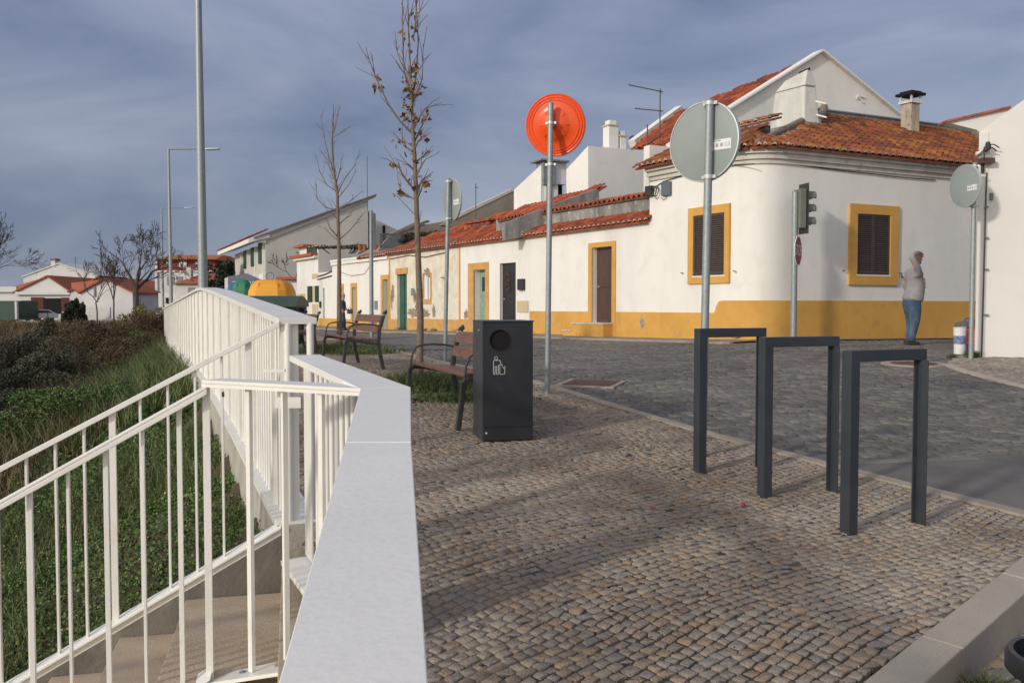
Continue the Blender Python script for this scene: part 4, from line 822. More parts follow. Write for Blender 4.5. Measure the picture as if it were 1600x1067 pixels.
def frame(pl, o, i, mat, parent, name='door_frame', out=.03, bottom=False, inn=-.02):
    m = MB(); a0, a1, z0, z1 = o; b0, b1, c0, c1 = i
    pl.box(m, a0, b0, z0, z1, inn, out); pl.box(m, b1, a1, z0, z1, inn, out); pl.box(m, b0, b1, c1, z1, inn, out - .0015)
    if bottom: pl.box(m, b0, b1, z0, c0, inn, out - .0015)
    return m.build(name, mat, parent)
def window(pl, o, i, parent, fmat='ochre', smat='brown_shutter', slats=26):
    w = frame(pl, o, i, fmat, parent, 'window', bottom=True, out=.055)
    a0, a1, z0, z1 = i; mid = (a0 + a1) / 2
    pl.box(MB(), a0 - .02, a1 + .02, z0 - .03, z0, -.03, .058).build('sill', 'white_paint', w)
    for b0, b1 in ((a0 + .005, mid - .004), (mid + .004, a1 - .005)):
        m = MB(); f = .045; o0, o1 = .002, .030
        pl.box(m, b0, b0 + f, z0 + .01, z1 - .005, o0, o1); pl.box(m, b1 - f, b1, z0 + .01, z1 - .005, o0, o1); pl.box(m, b0 + f, b1 - f, z0 + .01, z0 + .07, o0, o1 - .001); pl.box(m, b0 + f, b1 - f, z1 - .06, z1 - .005, o0, o1 - .001)
        H_ = z1 - .06 - z0 - .07
        for k in range(slats):
            zc = z0 + .07 + (k + .5) * H_ / slats; h = H_ / slats * .5
            m.add([pl.P(b0 + f, zc - h, .024), pl.P(b1 - f, zc - h, .024), pl.P(b1 - f, zc + h * .75, .005), pl.P(b0 + f, zc + h * .75, .005), pl.P(b0 + f, zc - h + .008, .027), pl.P(b1 - f, zc - h + .008, .027)], [(0, 1, 2, 3), (0, 4, 5, 1), (4, 3, 2, 5)])
        pl.box(m, b0 + f, b1 - f, z0 + .06, z1 - .05, .001, .003); m.build('shutter', smat, w, fix=False)
    return w
def door(pl, i, parent, mat, depth=.16, panels=True, handle=True, name='door', double=False):
    a0, a1, z0, z1 = i; m = MB(); pl.box(m, a0, a1, z0, z1, -depth - .05, -depth)
    d = m.build(name, mat, parent)
    if panels:
        w = a1 - a0; cols = [(a0 + .07 * w, a0 + .46 * w), (a0 + .54 * w, a0 + .93 * w)] if double else [(a0 + .14 * w, a1 - .14 * w)]
        h = z1 - z0; m = MB()
        for c0, c1 in cols:
            for r0, r1 in ((.06, .42), (.47, .92)): pl.box(m, c0, c1, z0 + r0 * h, z0 + r1 * h, -depth - .02, -depth + .018)
        m.build('door_panel', mat, d, bevel=.006)
        if double: pl.box(MB(), (a0 + a1) / 2 - .012, (a0 + a1) / 2 + .012, z0, z1, -depth, -depth + .03).build('meeting_rail', mat, d)
    if handle:
        q = pl.P(a1 - .10 * (a1 - a0) - .02, z0 + .48 * (z1 - z0), -depth); MB().lathe([(.02, 0), (.02, .03), (.001, .05)], q, (*pl.n, 0), 10).build('handle', 'sign_edge', d)
    return d
# one clay tile: barrel and pan, 0.22 wide
TW, TL = .225, .42
prof = [(0, .0), (.02, .03), (.055, .052), (.09, .03), (.115, -.004), (.165, -.022), (.205, -.012), (.225, .0)]
def tile_arrays():
    V = []; n = len(prof)
    for y, dz in ((0, .034), (TL, 0)):
        for x, z in prof: V.append((x, y, z + dz))
    for x, z in prof: V.append((x, 0.0, z + .004))
    Q = [(k, k + 1, n + k + 1, n + k) for k in range(n - 1)] + [(2 * n + k, 2 * n + k + 1, k + 1, k) for k in range(n - 1)]
    return np.array(V), np.array(Q)
TV, TQ = tile_arrays()
def roof(name, o, du, dv, poly, mat, parent, solo=0, white=True, tw=TW, tl=TL):
    """poly: list of (u,v) on the slope; u along the eave, v up the slope; o 3D origin"""
    o = np.array(o, float); du = np.array(du, float) / np.linalg.norm(du); dv = np.array(dv, float) / np.linalg.norm(dv); n = np.cross(du, dv); 
    if n[2] < 0: n = -n
    P = np.array(poly); sx, sy = tw / TW, tl / TL; V = []; T = []; pitch = tl * .83; cnt = 0; eave = []
    pr = MB().prism([o + du * a + dv * b - n * .03 for a, b in poly], -n * .05).build(name, 'clay_tile_old', parent)   # deck under the tiles
    for j in range(int(P[:, 1].min() / pitch) - 1, int(P[:, 1].max() / pitch) + 1):
        js = rng.normal(0, .012)
        for i in range(int(P[:, 0].min() / tw) - 1, int(P[:, 0].max() / tw) + 1):
            u, v = i * tw, j * pitch
            if not inpoly(u + tw / 2, v + tl * .4, poly): continue
            a = rng.normal(0, .012); X = TV[:, 0] * sx * math.cos(a) - TV[:, 1] * sy * math.sin(a); Y = TV[:, 1] * sy * math.cos(a) + TV[:, 0] * math.sin(a)
            w = o + np.outer(X + u + rng.normal(0, .005), du) + np.outer(Y + v + js + rng.normal(0, .01), dv) + np.outer(TV[:, 2] + rng.normal(0, .003), n)
            if cnt < solo:
                if cnt == 0:
                    tm = bpy.data.meshes.new('roof_tile'); tm.from_pydata([tuple(q) for q in TV * (sx, sy, 1)], [], [tuple(map(int, q)) for q in TQ]); tm.materials.append(MATS[mat])
                t = bpy.data.objects.new('roof_tile', tm); COL.objects.link(t); t.parent = pr
                M = Matrix((du, dv, n)).transposed().to_4x4() @ Matrix.Rotation(a, 4, 'Z'); t.matrix_local = Matrix.Translation(Vector(o + du * u + dv * (v + js) + n * rng.normal(0, .003) - WL[pr])) @ M
            else: V.append(w); T.append(rng.uniform())
            cnt += 1
            if white and not inpoly(u + tw / 2, v + tl * .4 - pitch, poly) and v < P[:, 1].min() + pitch * 1.2: eave.append((u, v + js))
    if V: quadmesh('tile_rows', np.concatenate(V), (np.arange(len(V))[:, None, None] * len(TV) + TQ[None]).reshape(-1, 4), mat, np.repeat(T, len(TQ)), parent=pr, kind='stuff')
    if eave:
        m = MB()
        for u, v in eave:
            arc = [(x * sx, z) for x, z in prof[:5]]; inner = [(.057 * sx + (x * sx - .057 * sx) * .62, z * .52 - .006) for x, z in prof[:5]]
            f = [o + du * (u + x) + dv * (v - .004) + n * (z + .026) for x, z in arc]; g = [o + du * (u + x) + dv * (v - .004) + n * (z + .020) for x, z in inner]
            b = [q + dv * .03 for q in f]
            m.add(f + g + b, [(k, k + 1, 6 + k, 5 + k) for k in range(4)] + [(k, 10 + k, 11 + k, k + 1) for k in range(4)])
        m.build('eave_mortar', 'mortar_white', pr, fix=False, kind='stuff')
    return pr
def slope_px(o, du, dv, pts):                  # pixels -> (u, v) on the slope plane
    o = np.array(o, float); du = np.array(du, float) / np.linalg.norm(du); dv = np.array(dv, float) / np.linalg.norm(dv); out = []
    for px, py in pts:
        r = ray(px, py); A = np.stack([du, dv, -r], 1); k = np.linalg.solve(A, -o); out.append((k[0], k[1]))
    return out
def wedge(pl, px_pts, out0, out1, mat, parent, name='wall'):   # polygon drawn on a vertical plane, given thickness
    P = [pl.px(x, y) for x, y in px_pts]; return MB().prism([pl.P(a, z, out0) for a, z in P], np.array([*(pl.n * (out1 - out0)), 0])).build(name, mat, parent)

# ---- corner house
ch = thing('corner_house', (*FO, -.8), 'white corner house with rounded corner, ochre base and two brown shuttered windows', 'house')
A1 = FW.px(1015, 340)[0]; RB = 13.4
rad = .95; Pc = FO; arc = []
for k in range(13):
    t = k / 12; p = (1 - t) ** 2 * (Pc + FD * rad) + 2 * (1 - t) * t * Pc + t * t * (Pc + RD * rad); arc.append(p)
outline = [Pc + FD * A1] + arc + [Pc + RD * RB]
def offs(pts, d):                              # push outline outwards
    o = []
    for i, p in enumerate(pts):
        a = pts[max(0, i - 1)]; b = pts[min(len(pts) - 1, i + 1)]; t = (b - a) / np.linalg.norm(b - a); n = np.array([t[1], -t[0]]); n = n if n @ (-p) > 0 or True else -n; o.append(p + n * d)
    return o
if (offs(outline, .1)[0] - outline[0]) @ FN < 0: sg = -1
else: sg = 1
ow = 3.32; back = [Pc + RD * RB + FD * 6.5, Pc + FD * 6.5 + RD * .3 + FD * -2.7]
def skirt(pts, z0, z1, d0, d1, mat, name, parent, smooth=True, mi=None):
    a = offs(pts, sg * d0); b = offs(pts, sg * d1); m = MB(); n = len(pts); z0f = z0 if callable(z0) else (lambda i: z0); z1f = z1 if callable(z1) else (lambda i: z1)
    V = [v3(p, z0f(i)) for i, p in enumerate(b)] + [v3(p, z1f(i)) for i, p in enumerate(b)] + [v3(p, z1f(i)) for i, p in enumerate(a)] + [v3(p, z0f(i)) for i, p in enumerate(a)]
    Fc = []
    for i in range(n - 1):
        for r in range(3): Fc.append((r * n + i, r * n + i + 1, (r + 1) * n + i + 1, (r + 1) * n + i))
        Fc.append((3 * n + i, 3 * n + i + 1, i + 1, i))
    Fc += [(0, n, 2 * n, 3 * n), (n - 1, 2 * n - 1, 3 * n - 1, 4 * n - 1)]
    m.add(V, Fc); return m.build(name, mat, parent, smooth=smooth)
skirt(outline, -1.2, ow, -.3, 0, 'stucco', 'wall', ch)
MB().prism([v3(p, -1.0) for p in [Pc + FD * A1 - FN * .3, Pc - RN * .3 - FN * .3 + FD * .4, Pc + RD * RB - RN * .3, Pc + RD * RB + FD * 5.5, Pc + FD * A1 + RD * 2.4]], (0, 0, 4.3)).build('inner_wall', 'stucco', ch)
fine = [Pc + FD * t for t in (A1, 2, 1.32, 1.30, 1.27, 1.22, 1.15, 1.05, .97)] + arc + [Pc + RD * RB]
pz = [-.16, -.16, -.16, -.155, -.12, -.0, .10, .12, .125] + [.125] * 13 + [.125]
skirt(fine, -1.2, lambda i: pz[i], .0, .018, 'ochre', 'plinth', ch)
for z0, z1, d in ((3.20, 3.30, .05), (3.302, 3.42, .11), (3.422, 3.55, .18)): skirt(outline, z0, z1, -.02, d, 'cornice', 'cornice', ch)
for ox, iy in (((1077.5, 326.5, 1141, 442), (1085.5, 338, 1133.5, 429.5)),):
    window(FW, FW.rect(*ox), FW.rect(*iy), ch)
window(RW, RW.rect(1326, 318, 1401, 446), RW.rect(1338, 334, 1388, 430), ch)
pitch = math.radians(25)
dvR = np.array([*(-RN * math.cos(pitch)), math.sin(pitch)]); dvF = np.array([*(-FN * math.cos(pitch)), math.sin(pitch)])
oR = RW.P(0, 3.56, .30); oF = FW.P(0, 3.56, .30)
pr = slope_px(oR, (*RD, 0), dvR, [(1212, 236), (1284, 180), (1540, 203), (1540, 262)]); v_top = 4.55
polyR = [(.35, 0), (pr[1][0], 4.5), (RB + .2, v_top), (RB + .2, 0)]
roof('roof', oR, (*RD, 0), dvR, polyR, 'clay_tile_lichen', ch, solo=300)
kF = v_top * .42
roof('roof', oF, (*FD, 0), dvF, [(.25, 0), (A1 + .25, 0), (A1 + .25, kF), (1.1, kF)], 'clay_tile_lichen', ch)
# tiles turning round the corner
for k in range(2, 11):
    p = arc[k]; a, b = arc[k - 1], arc[k + 1]; t_ = (b - a) / np.linalg.norm(b - a); n_ = np.array([t_[1], -t_[0]]) * sg
    dv_ = np.array([*(-n_ * math.cos(pitch)), math.sin(pitch)])
    if k % 2 == 0: roof('corner_roof', v3(p + n_ * .30, 3.56), (*t_, 0), dv_, [(-.14, 0), (.12, 0), (.12, 1.15 - .05 * k), (-.14, 1.15 - .05 * k)], 'clay_tile_lichen', ch, tw=.2)
hip0 = v3(arc[6] + FN * .12 + RN * .12, 3.66); hp = slope_px(oR, (*RD, 0), dvR, [(1252, 193)])[0]; hip1 = oR + np.array([*RD, 0]) * hp[0] + dvR * hp[1] + np.array([0, 0, .05])
MB().tube([hip0, hip0 * .6 + hip1 * .4 + np.array([0, 0, -.01]), hip1], [.07, .085, .10], 10).build('hip_ridge', 'hip_mortar', ch, smooth=True)
hp2 = slope_px(oR, (*RD, 0), dvR, [(1277, 196), (1286, 180)]); q0, q1 = [oR + np.array([*RD, 0]) * a + dvR * b + np.array([0, 0, .08]) for a, b in hp2]
MB().tube([q0, q1, q1 + np.array([.2, .5, .25])], [.10, .12, .11], 10).build('hip_ridge', 'hip_mortar', ch, smooth=True)
rb = v_top * math.cos(pitch) - .3; zr = 3.56 + v_top * math.sin(pitch)
m = MB(); RW.box(m, pr[1][0] - .1, RB + .2, 2.8, zr + .13, -rb - .22, -rb - .02); m.build('parapet', 'grey_render', ch)
m = MB(); RW.box(m, pr[1][0] - .15, RB + .2, zr + .131, zr + .17, -rb - .26, -rb + .03); m.build('coping', 'sheet_grey', ch)
rbF = kF * math.cos(pitch) - .3; zf = 3.56 + kF * math.sin(pitch)
m = MB(); FW.box(m, 1.25, A1 + .2, 2.8, zf + .02, -rbF - .30, -rbF); m.build('parapet', 'mortar_grey', ch)
roof('coping_tiles', FW.P(0, zf + .11, -rbF + .04), (*FD, 0), (*(-FN * .96), .28), [(.9, 0), (A1 + .1, 0), (A1 + .1, .35), (.9, .35)], 'clay_tile_old', ch)
# big limewashed chimney
cb = np.array([7.62, 23.55]); zt0 = at(1253, 122, 23.55)[2]; zb0 = 3.7
def P2(a, b, z): p = cb + FD * a + RD * b; return v3(p, z)
cm = MB().hexa([P2(-.02, -.03, zb0), P2(1.36, -.03, zb0), P2(1.36, .70, zb0), P2(-.02, .70, zb0), P2(.04, .03, zt0 - .18), P2(1.06, .03, zt0 - .18), P2(1.06, .42, zt0 - .18), P2(.04, .42, zt0 - .18)]).build('chimney', 'limewash', ch, bevel=.03)
MB().hexa([P2(.0, .0, zt0 - .18), P2(1.04, .0, zt0 - .18), P2(1.04, .40, zt0 - .18), P2(.0, .40, zt0 - .18), P2(-.02, .05, zt0 + .22), P2(.75, .09, zt0 + .10), P2(.75, .20, zt0 + .10), P2(-.02, .20, zt0 + .22)]).build('chimney_top', 'limewash', cm, bevel=.02)
MB().tube([P2(-.03, .12, zt0 + .24), P2(.3, .12, zt0 + .20)], .035, 8).build('flue_pipe', 'hole_black', cm)
MB().hexa([P2(-.06, -.08, zb0), P2(1.2, -.08, zb0), P2(1.2, .80, zb0), P2(-.06, .80, zb0), P2(-.04, -.05, 4.80), P2(1.2, -.05, 4.80), P2(1.2, .72, 4.80), P2(-.04, .72, 4.80)]).build('flashing', 'sheet_grey', cm, bevel=.02)
for (a, z) in ((.35, 5.35), (.38, 5.0)): MB().tube([P2(-.02, a, z), P2(-.25, a + .12, z - .10)], .02, 6).build('iron_hook', 'white_paint', cm)
# small chimney on the ridge
c = at(1422, 190, 26.2); q = thing('chimney', (c[0], c[1], c[2] - .6), 'small square weathered chimney with black cap on the ridge of the corner house', 'chimney')
ss = 26.2 / 1400; wv = .20
def cbx(m, x0, x1, d0, d1, za, zb3): 
    P = [(x0, d0), (x1, d0), (x1, d1), (x0, d1)]; f_ = lambda a, b: np.array([c[0], c[1]]) + RD * a + FD * b
    return m.hexa([v3(f_(a, b), za) for a, b in P] + [v3(f_(a, b), zb3) for a, b in P])
cbx(MB(), -.17, .17, -.17, .17, c[2] - 1.0, at(1422, 163, 26.2)[2]).build('shaft', 'weathered', q, bevel=.01); cbx(MB(), -.22, .22, -.22, .22, at(1422, 163, 26.2)[2], at(1422, 159, 26.2)[2]).build('collar', 'limewash', q)
m = MB(); [cbx(m, a, a + .05, b, b + .05, at(1422, 159, 26.2)[2], at(1422, 151, 26.2)[2]) for a in (-.2, .15) for b in (-.2, .15)]; m.build('cap_post', 'limewash', q)
cbx(MB(), -.28, .28, -.28, .28, at(1422, 151, 26.2)[2], at(1422, 147, 26.2)[2]).build('cap', 'hole_black', q); cbx(MB(), -.2, .2, -.2, .2, at(1422, 147, 26.2)[2], at(1422, 144, 26.2)[2]).build('cap', 'hole_black', q)
for (px, py, rx, ry, mt) in ((1004, 503, .20, .32, 'grey_render'), (968, 497, .10, .30, 'ochre_old'), (1060, 521, .3, .10, 'ochre_old'), (890, 521, .4, .12, 'bare_render'), (1150, 524, .35, .10, 'bare_render')):
    a, z = FW.px(px, py); n = 16; pt = [(a + rx * .5 * math.cos(2 * math.pi * k / n) * random.uniform(.5, 1.2), z + ry * .6 * math.sin(2 * math.pi * k / n) * random.uniform(.5, 1.2)) for k in range(n)]
    MB().prism([FW.P(u, v, .0185) for u, v in pt], np.array([*(FN * .003), 0])).build('worn_patch', mt, ch)
# small shutter stays either side of the windows
for pl, pts in ((FW, ((1068, 427), (1150, 424))), (RW, ((1316, 423), (1405, 427)))):
    for x, y in pts: a, z = pl.px(x, y); MB().tube([pl.P(a, z, 0), pl.P(a, z, .05), pl.P(a + .03, z + .015, .07)], .012, 6).build('shutter_stay', 'antenna_metal', ch)
# wall boxes and cables
a0, a1, z0, z1 = FW.rect(1037, 286, 1050, 305); FW.box(MB(), a0, a1, z0, z1, 0, .09).build('meter_box', 'box_grey', ch, bevel=.01)
a0, a1, z0, z1 = FW.rect(1013, 292, 1022, 306); FW.box(MB(), a0, a1, z0, z1, 0, .12).build('junction_box', 'cable', ch, bevel=.01)
a, z = FW.px(1028.5, 299.5); MB().tube([FW.P(a + .1 * math.cos(t), z + .13 * math.sin(t), .05 + .01 * t) for t in np.linspace(0, 12, 50)], .012, 6).build('cable_coil', 'cable', ch, smooth=True)
def cable(pl, pts, parent, r=.012, out=.03, mat='cable'): MB().tube([pl.P(*pl.px(x, y), out) for x, y in pts], r, 5).build('cable', mat, parent)
cable(FW, [(1024, 293), (1038, 284), (1060, 277), (1085, 271), (1120, 263), (1150, 258)], ch); cable(FW, [(1150, 258), (1180, 256.5)], ch)
cable(RW, [(1240, 257), (1290, 264), (1340, 270), (1400, 277), (1460, 282)], ch); cable(FW, [(1041, 305), (1043, 309), (1038, 313), (1034, 309)], ch, .008)

# ---- the row of low houses
def aF(px): return FW.px(px, 450)[0]
EZ = 2.18
pz_ = math.radians(26); dvE = np.array([*(-FN * math.cos(pz_)), math.sin(pz_)])
def zg(a): p = FO + FD * a; return float(H(*p)) - .3
# 1: brown door house
x0, x1 = A1, aF(828); h1 = thing('row_house', FW.P((x0 + x1) / 2, -.9), 'low white row house with ochre base and dark brown door up two steps', 'house', 'low row houses along the street')
do = FW.rect(920.3, 380.4, 962.2, 527); di = list(FW.rect(926, 387.5, 957, 504)); do = (do[0], do[1], -.90, do[3]); di = (FW.px(957, 400)[0], FW.px(926, 400)[0], FW.px(957, 504.5)[1], FW.px(926, 387.5)[1])
wall(FW, x0, x1, -1.3, EZ, [di], 'stucco', h1)
m = MB()
for p, q in ((x0 + .0, do[0]), (do[1], x1)): FW.box(m, p, q, -1.3, -.16, -.01, .018)
m.build('plinth', 'ochre', h1); frame(FW, (do[0], do[1], di[2] - .0, do[3]), di, 'ochre', h1, out=.03)
FW.box(MB(), do[0], do[1], -1.3, di[2] - .002, -.01, .025).build('plinth', 'ochre', h1)
d = door(FW, di, h1, 'brown_door', depth=.15)
FW.box(MB(), di[0], di[1], di[3] - .0, di[3] + .001, 0, 0.001) if False else None
sA = FW.px(908, 506)[0]; stp = MB(); FW.box(stp, di[0] - .05, sA, -1.3, di[2] - .045, .02, .34); st1 = stp.build('door_step', 'ochre', h1)
FW.box(MB(), di[0] - .07, sA + .02, di[2] - .044, di[2] - .004, .02, .36).build('step_slab', 'mortar_white', st1)
sB = FW.px(895, 517)[0]; stp = MB(); FW.box(stp, sA - .25, sB, -1.3, di[2] - .26, .02, .36); st2 = stp.build('door_step', 'ochre', h1); FW.box(MB(), sA + .001, sB + .02, di[2] - .259, di[2] - .22, .02, .38).build('step_slab', 'mortar_white', st2)
o1 = FW.P(0, EZ + .02, .16)
roof('roof', o1, (*FD, 0), dvE, [(x0 - .02, 0), (x1, 0), (x1, .75), (x0 - .02, .75)], 'clay_tile', h1, solo=60)
m = MB(); FW.box(m, x0, x1 + 3.2, 1.9, 2.98, -.82, -.60); m.build('back_wall', 'grey_render', h1)
roof('coping_tiles', FW.P(0, 2.97, -.52), (*FD, 0), (*(-FN * .95), .30), [(x0, 0), (x1 + 3.0, 0), (x1 + 3.0, .42), (x0, .42)], 'clay_tile', h1, white=False)
FW.box(MB(), x0, x1, EZ - .05, EZ + .01, 0, .05).build('cornice', 'mortar_white', h1)
# 2: pale green door, black door
x2 = aF(717); h2 = thing('row_house', FW.P((x1 + x2) / 2, -.9), 'low white row house with a black front door and a pale green door', 'house', 'low row houses along the street')
g_o = FW.rect(732, 412, 764, 515); g_i = FW.rect(741, 422, 759, 512); b_i = FW.rect(781.5, 412, 806.5, 512)
g_o = (g_o[0], g_o[1], -1.0, g_o[3]); g_i = (g_i[0], g_i[1], -.86, g_i[3]); b_i = (b_i[0], b_i[1], -.86, b_i[3])
wall(FW, x1, x2, -1.4, EZ, [g_i, b_i], 'stucco', h2, depth=.22)
frame(FW, g_o, g_i, 'ochre_old', h2); dd = door(FW, g_i, h2, 'pale_green', depth=.22)
w_ = g_i[1] - g_i[0]; FW.box(MB(), g_i[0] + .25 * w_, g_i[1] - .25 * w_, g_i[3] - .75, g_i[3] - .25, -.2, -.195).build('door_pane', 'pane', dd)
bd_ = door(FW, b_i, h2, 'black_door', depth=.10, panels=False); frame(FW, (b_i[0] - .25, b_i[1] + .12, b_i[2], b_i[3] + .30), b_i, 'stucco', h2, out=.015)
a, z = FW.px(793.5, 434, -.08); wr = MB(); 
for k in range(60):
    t = random.uniform(0, 6.28); q = FW.P(a + .17 * math.cos(t) * random.uniform(.6, 1.1), z + .22 * math.sin(t) * random.uniform(.6, 1.2) - (.3 * random.random() if k % 4 == 0 else 0), -.07 + random.uniform(0, .05)); wr.tube([q, q + np.array([random.uniform(-.05, .05), 0, random.uniform(-.05, .05)])], .012, 4)
tag(wr.build('door_wreath', 'dead_leaf', kind='stuff'), 'small dried wreath with twigs hanging on the black front door', 'wreath')
FW.box(MB(), *FW.rect(812, 436, 821, 453), 0, .1).build('letter_box', 'cable', h2, bevel=.01)
mb_ = FW.box(MB(), *FW.rect(809, 470, 826, 488), 0, .03).build('meter_box', 'cream', h2); 
FW.box(MB(), x1, x1 + .01, -1.3, EZ - .1, 0, .012).build('plinth', 'stucco', h2)
FW.box(MB(), g_o[1], x2, -1.3, -.47, 0, .016).build('plinth', 'ochre_old', h2)
roof('roof', o1, (*FD, 0), dvE, [(x1, 0), (x2, 0), (x2, .85), (x1, .85)], 'clay_tile', h2, solo=60)
FW.box(MB(), x1, x2, EZ - .05, EZ + .01, 0, .05).build('cornice', 'mortar_white', h2)
m = MB(); FW.box(m, x1 + 3.2, x2, 1.9, 2.5, -.9, -.70); m.build('back_wall', 'grey_render', h2)
FW.box(MB(), x2 - .13, x2 - .02, -1.2, EZ - .05, 0, .02).build('pilaster', 'ochre', h2)
# 3: peeling house with the green double door
x3 = aF(607.5); h3 = thing('row_house', FW.P((x2 + x3) / 2, -1), 'low old row house with peeling plaster, tall dark green double door and small window', 'house', 'low row houses along the street')
dg = FW.rect(620.4, 429, 636, 512); wi = FW.rect(661, 428, 672.5, 467); dg = (dg[0], dg[1], -1.0, dg[3])
wall(FW, x2, x3, -1.5, EZ, [dg, wi], 'old_stucco', h3, depth=.14)
frame(FW, (dg[0] - .1, dg[1] + .1, dg[3], dg[3] + .25), (dg[0] - .1, dg[1] + .1, dg[3], dg[3] + .001), 'ochre_old', h3)
door(FW, dg, h3, 'green_door', depth=.12, double=True, handle=False)
wf = frame(FW, (wi[0] - .12, wi[1] + .01, wi[2] - .2, wi[3] + .03), wi, 'ochre_old', h3, 'window', bottom=True, out=.02); FW.box(MB(), wi[0], wi[1], wi[2], wi[3], -.10, -.07).build('pane', 'letter_white', wf); FW.box(MB(), (wi[0] + wi[1]) / 2 - .02, (wi[0] + wi[1]) / 2 + .02, wi[2], wi[3], -.07, -.05).build('glazing_bar', 'sheet_grey', wf)
FW.box(MB(), x2, dg[0], -1.5, -.50, 0, .016).build('plinth', 'ochre_old', h3); FW.box(MB(), dg[1], x3, -1.5, -.55, 0, .016).build('plinth', 'ochre_old', h3); FW.box(MB(), dg[0], dg[1], -1.5, -1.0, 0, .016).build('plinth', 'ochre_old', h3)
FW.box(MB(), x3 - .18, x3 - .04, -1.2, EZ - .05, 0, .02).build('pilaster', 'ochre_old', h3)
for (px, py, rx, ry) in ((614, 455, .35, .55), (652, 470, .55, .5), (645, 488, 1.0, .30), (664, 489, .9, .22), (668, 425, .55, .22), (678, 487, .35, .35), (648, 462, .28, .45), (612, 470, .2, .6), (728, 492, .3, .25), (735, 497, .25, .35)):
    a, z = FW.px(px, py); n = 18; pt = [(a + rx * .55 * math.cos(2 * math.pi * k / n) * random.uniform(.5, 1.25), z + ry * .75 * math.sin(2 * math.pi * k / n) * random.uniform(.5, 1.25)) for k in range(n)]
    MB().prism([FW.P(u, v, .001) for u, v in pt], np.array([*(FN * .003), 0])).build('bare_patch', 'bare_render', h3)
FW.box(MB(), *FW.rect(643, 450.5, 647.5, 461), 0, .03).build('vent', 'sheet_grey', h3); cable(FW, [(610, 405), (640, 399), (665, 402), (700, 394)], h3, .015)
a, z = FW.px(694, 434); MB().tube([FW.P(a, z, 0), FW.P(a, z, .12), FW.P(a - .2, z, .14)], .02, 5).build('iron_bracket', 'antenna_metal', h3)
roof('roof', o1, (*FD, 0), dvE, [(x2, 0), (x3 + .1, 0), (x3 + .1, .8), (x2, .85)], 'clay_tile_old', h3, solo=60)
FW.box(MB(), x2, x3, EZ - .05, EZ + .01, 0, .05).build('cornice', 'mortar_grey', h3)
# main roof of houses 2 and 3 rising behind, with its grey gable wall
o2 = FW.P(0, 2.45, -.45); dv2 = np.array([*(-FN * .86), .51]); uR = slope_px(o2, (*FD, 0), dv2, [(931, 293), (742, 346), (725, 351), (600, 394), (640, 392), (835, 366), (935, 299)])
g2 = Plane(FO + FD * (x1 + .2), RD, RN)
wedge(g2, [(790, 375), (790, 349), (835, 331), (933, 295), (936, 299), (936, 345), (870, 362)], 0, -.25, 'grey_render', h2, 'gable_wall')
roof('main_roof', o2, (*FD, 0), dv2, [(x1 + .25, .4), (x1 + .25, uR[0][1] + .1), (uR[1][0], uR[1][1]), (uR[2][0], uR[2][1]), (x3 - .2, .45), (x3 - .2, 0), (x1 + .25, 0)], 'clay_tile', h2, solo=150, white=False)
cA = FW.px(757, 360, -1.2)[0]; bk = MB(); m_ = []
zc0, zc1 = FW.px(745, 374, -1.2)[1], FW.px(745, 349, -1.2)[1]; e0, e1 = FW.px(765, 360, -1.2)[0], FW.px(732, 360, -1.2)[0]
bc = thing('brick_chimney', FW.P((e0 + e1) / 2, zc0, -1.3), 'low wide chimney of bare red and grey bricks on the old tiled roof', 'chimney')
FW.box(MB(), e0 + .02, e1 - .02, zc0, zc1, -2.0, -1.2).build('core', 'mortar_grey', bc)
nr = 5
for r in range(nr):
    hh = (zc1 - zc0) / nr; a = e0 - (.12 if r % 2 else 0)
    while a < e1 - .05:
        FW.box(MB(), max(a, e0) + .01, min(a + .33, e1) - .01, zc0 + r * hh + .01, zc0 + (r + 1) * hh - .01, -1.35, -1.175).build('brick', 'brick_red', bc); a += .35
FW.box(MB(), e1 - .0, e1 + .28, zc0 - .1, zc1 + .02, -2.0, -1.15).build('side_pier', 'terrace_pot', bc); FW.box(MB(), e0 - .1, e1 + .3, zc1 + .021, zc1 + .09, -2.05, -1.1).build('lid', 'clay_tile_old', bc)
# 4: white house with two ochre doors
x4 = aF(519.5); h4 = thing('row_house', FW.P((x3 + x4) / 2, -1), 'low bright white row house with narrow ochre framed doorways beyond the peeling house', 'house', 'low row houses along the street')
dA = FW.rect(598.5, 437, 606.5, 511); dB = FW.rect(551, 449, 557, 508); dC = FW.rect(533.3, 450, 536.5, 505); dA, dB, dC = [(q[0], q[1], -1.05, q[3]) for q in (dA, dB, dC)]
wall(FW, x3, x4, -1.6, EZ - .05, [dA, dB, dC], 'stucco', h4, depth=.2)
for q, mt in ((dA, 'brown_door'), (dB, 'sheet_grey'), (dC, 'brown_door')): frame(FW, (q[0] - .12, q[1] + .22, q[2], q[3] + .2), q, 'ochre', h4); door(FW, q, h4, mt, depth=.18, handle=False)
FW.box(MB(), x3, x4, -1.6, -.62, 0, .014).build('plinth', 'ochre', h4) if False else None
for p, q in ((x3, dA[0] - .12), (dA[1] + .22, dB[0] - .12), (dB[1] + .22, dC[0] - .12), (dC[1] + .22, x4)):
    FW.box(MB(), p, q, -1.6, -.62, 0, .014).build('plinth', 'ochre', h4)
FW.box(MB(), x3, x4, EZ - .2, EZ - .05, 0, .09).build('cornice', 'stucco', h4)
FW.box(MB(), *FW.rect(585.5, 470, 590.5, 483.5), 0, .03).build('vent', 'sheet_grey', h4)
cable(FW, [(606, 404), (580, 409), (560, 406), (548, 402)], h4, .02); cable(FW, [(590, 400), (570, 428), (550, 431), (530, 424)], h4, .012, mat='sheet_grey')
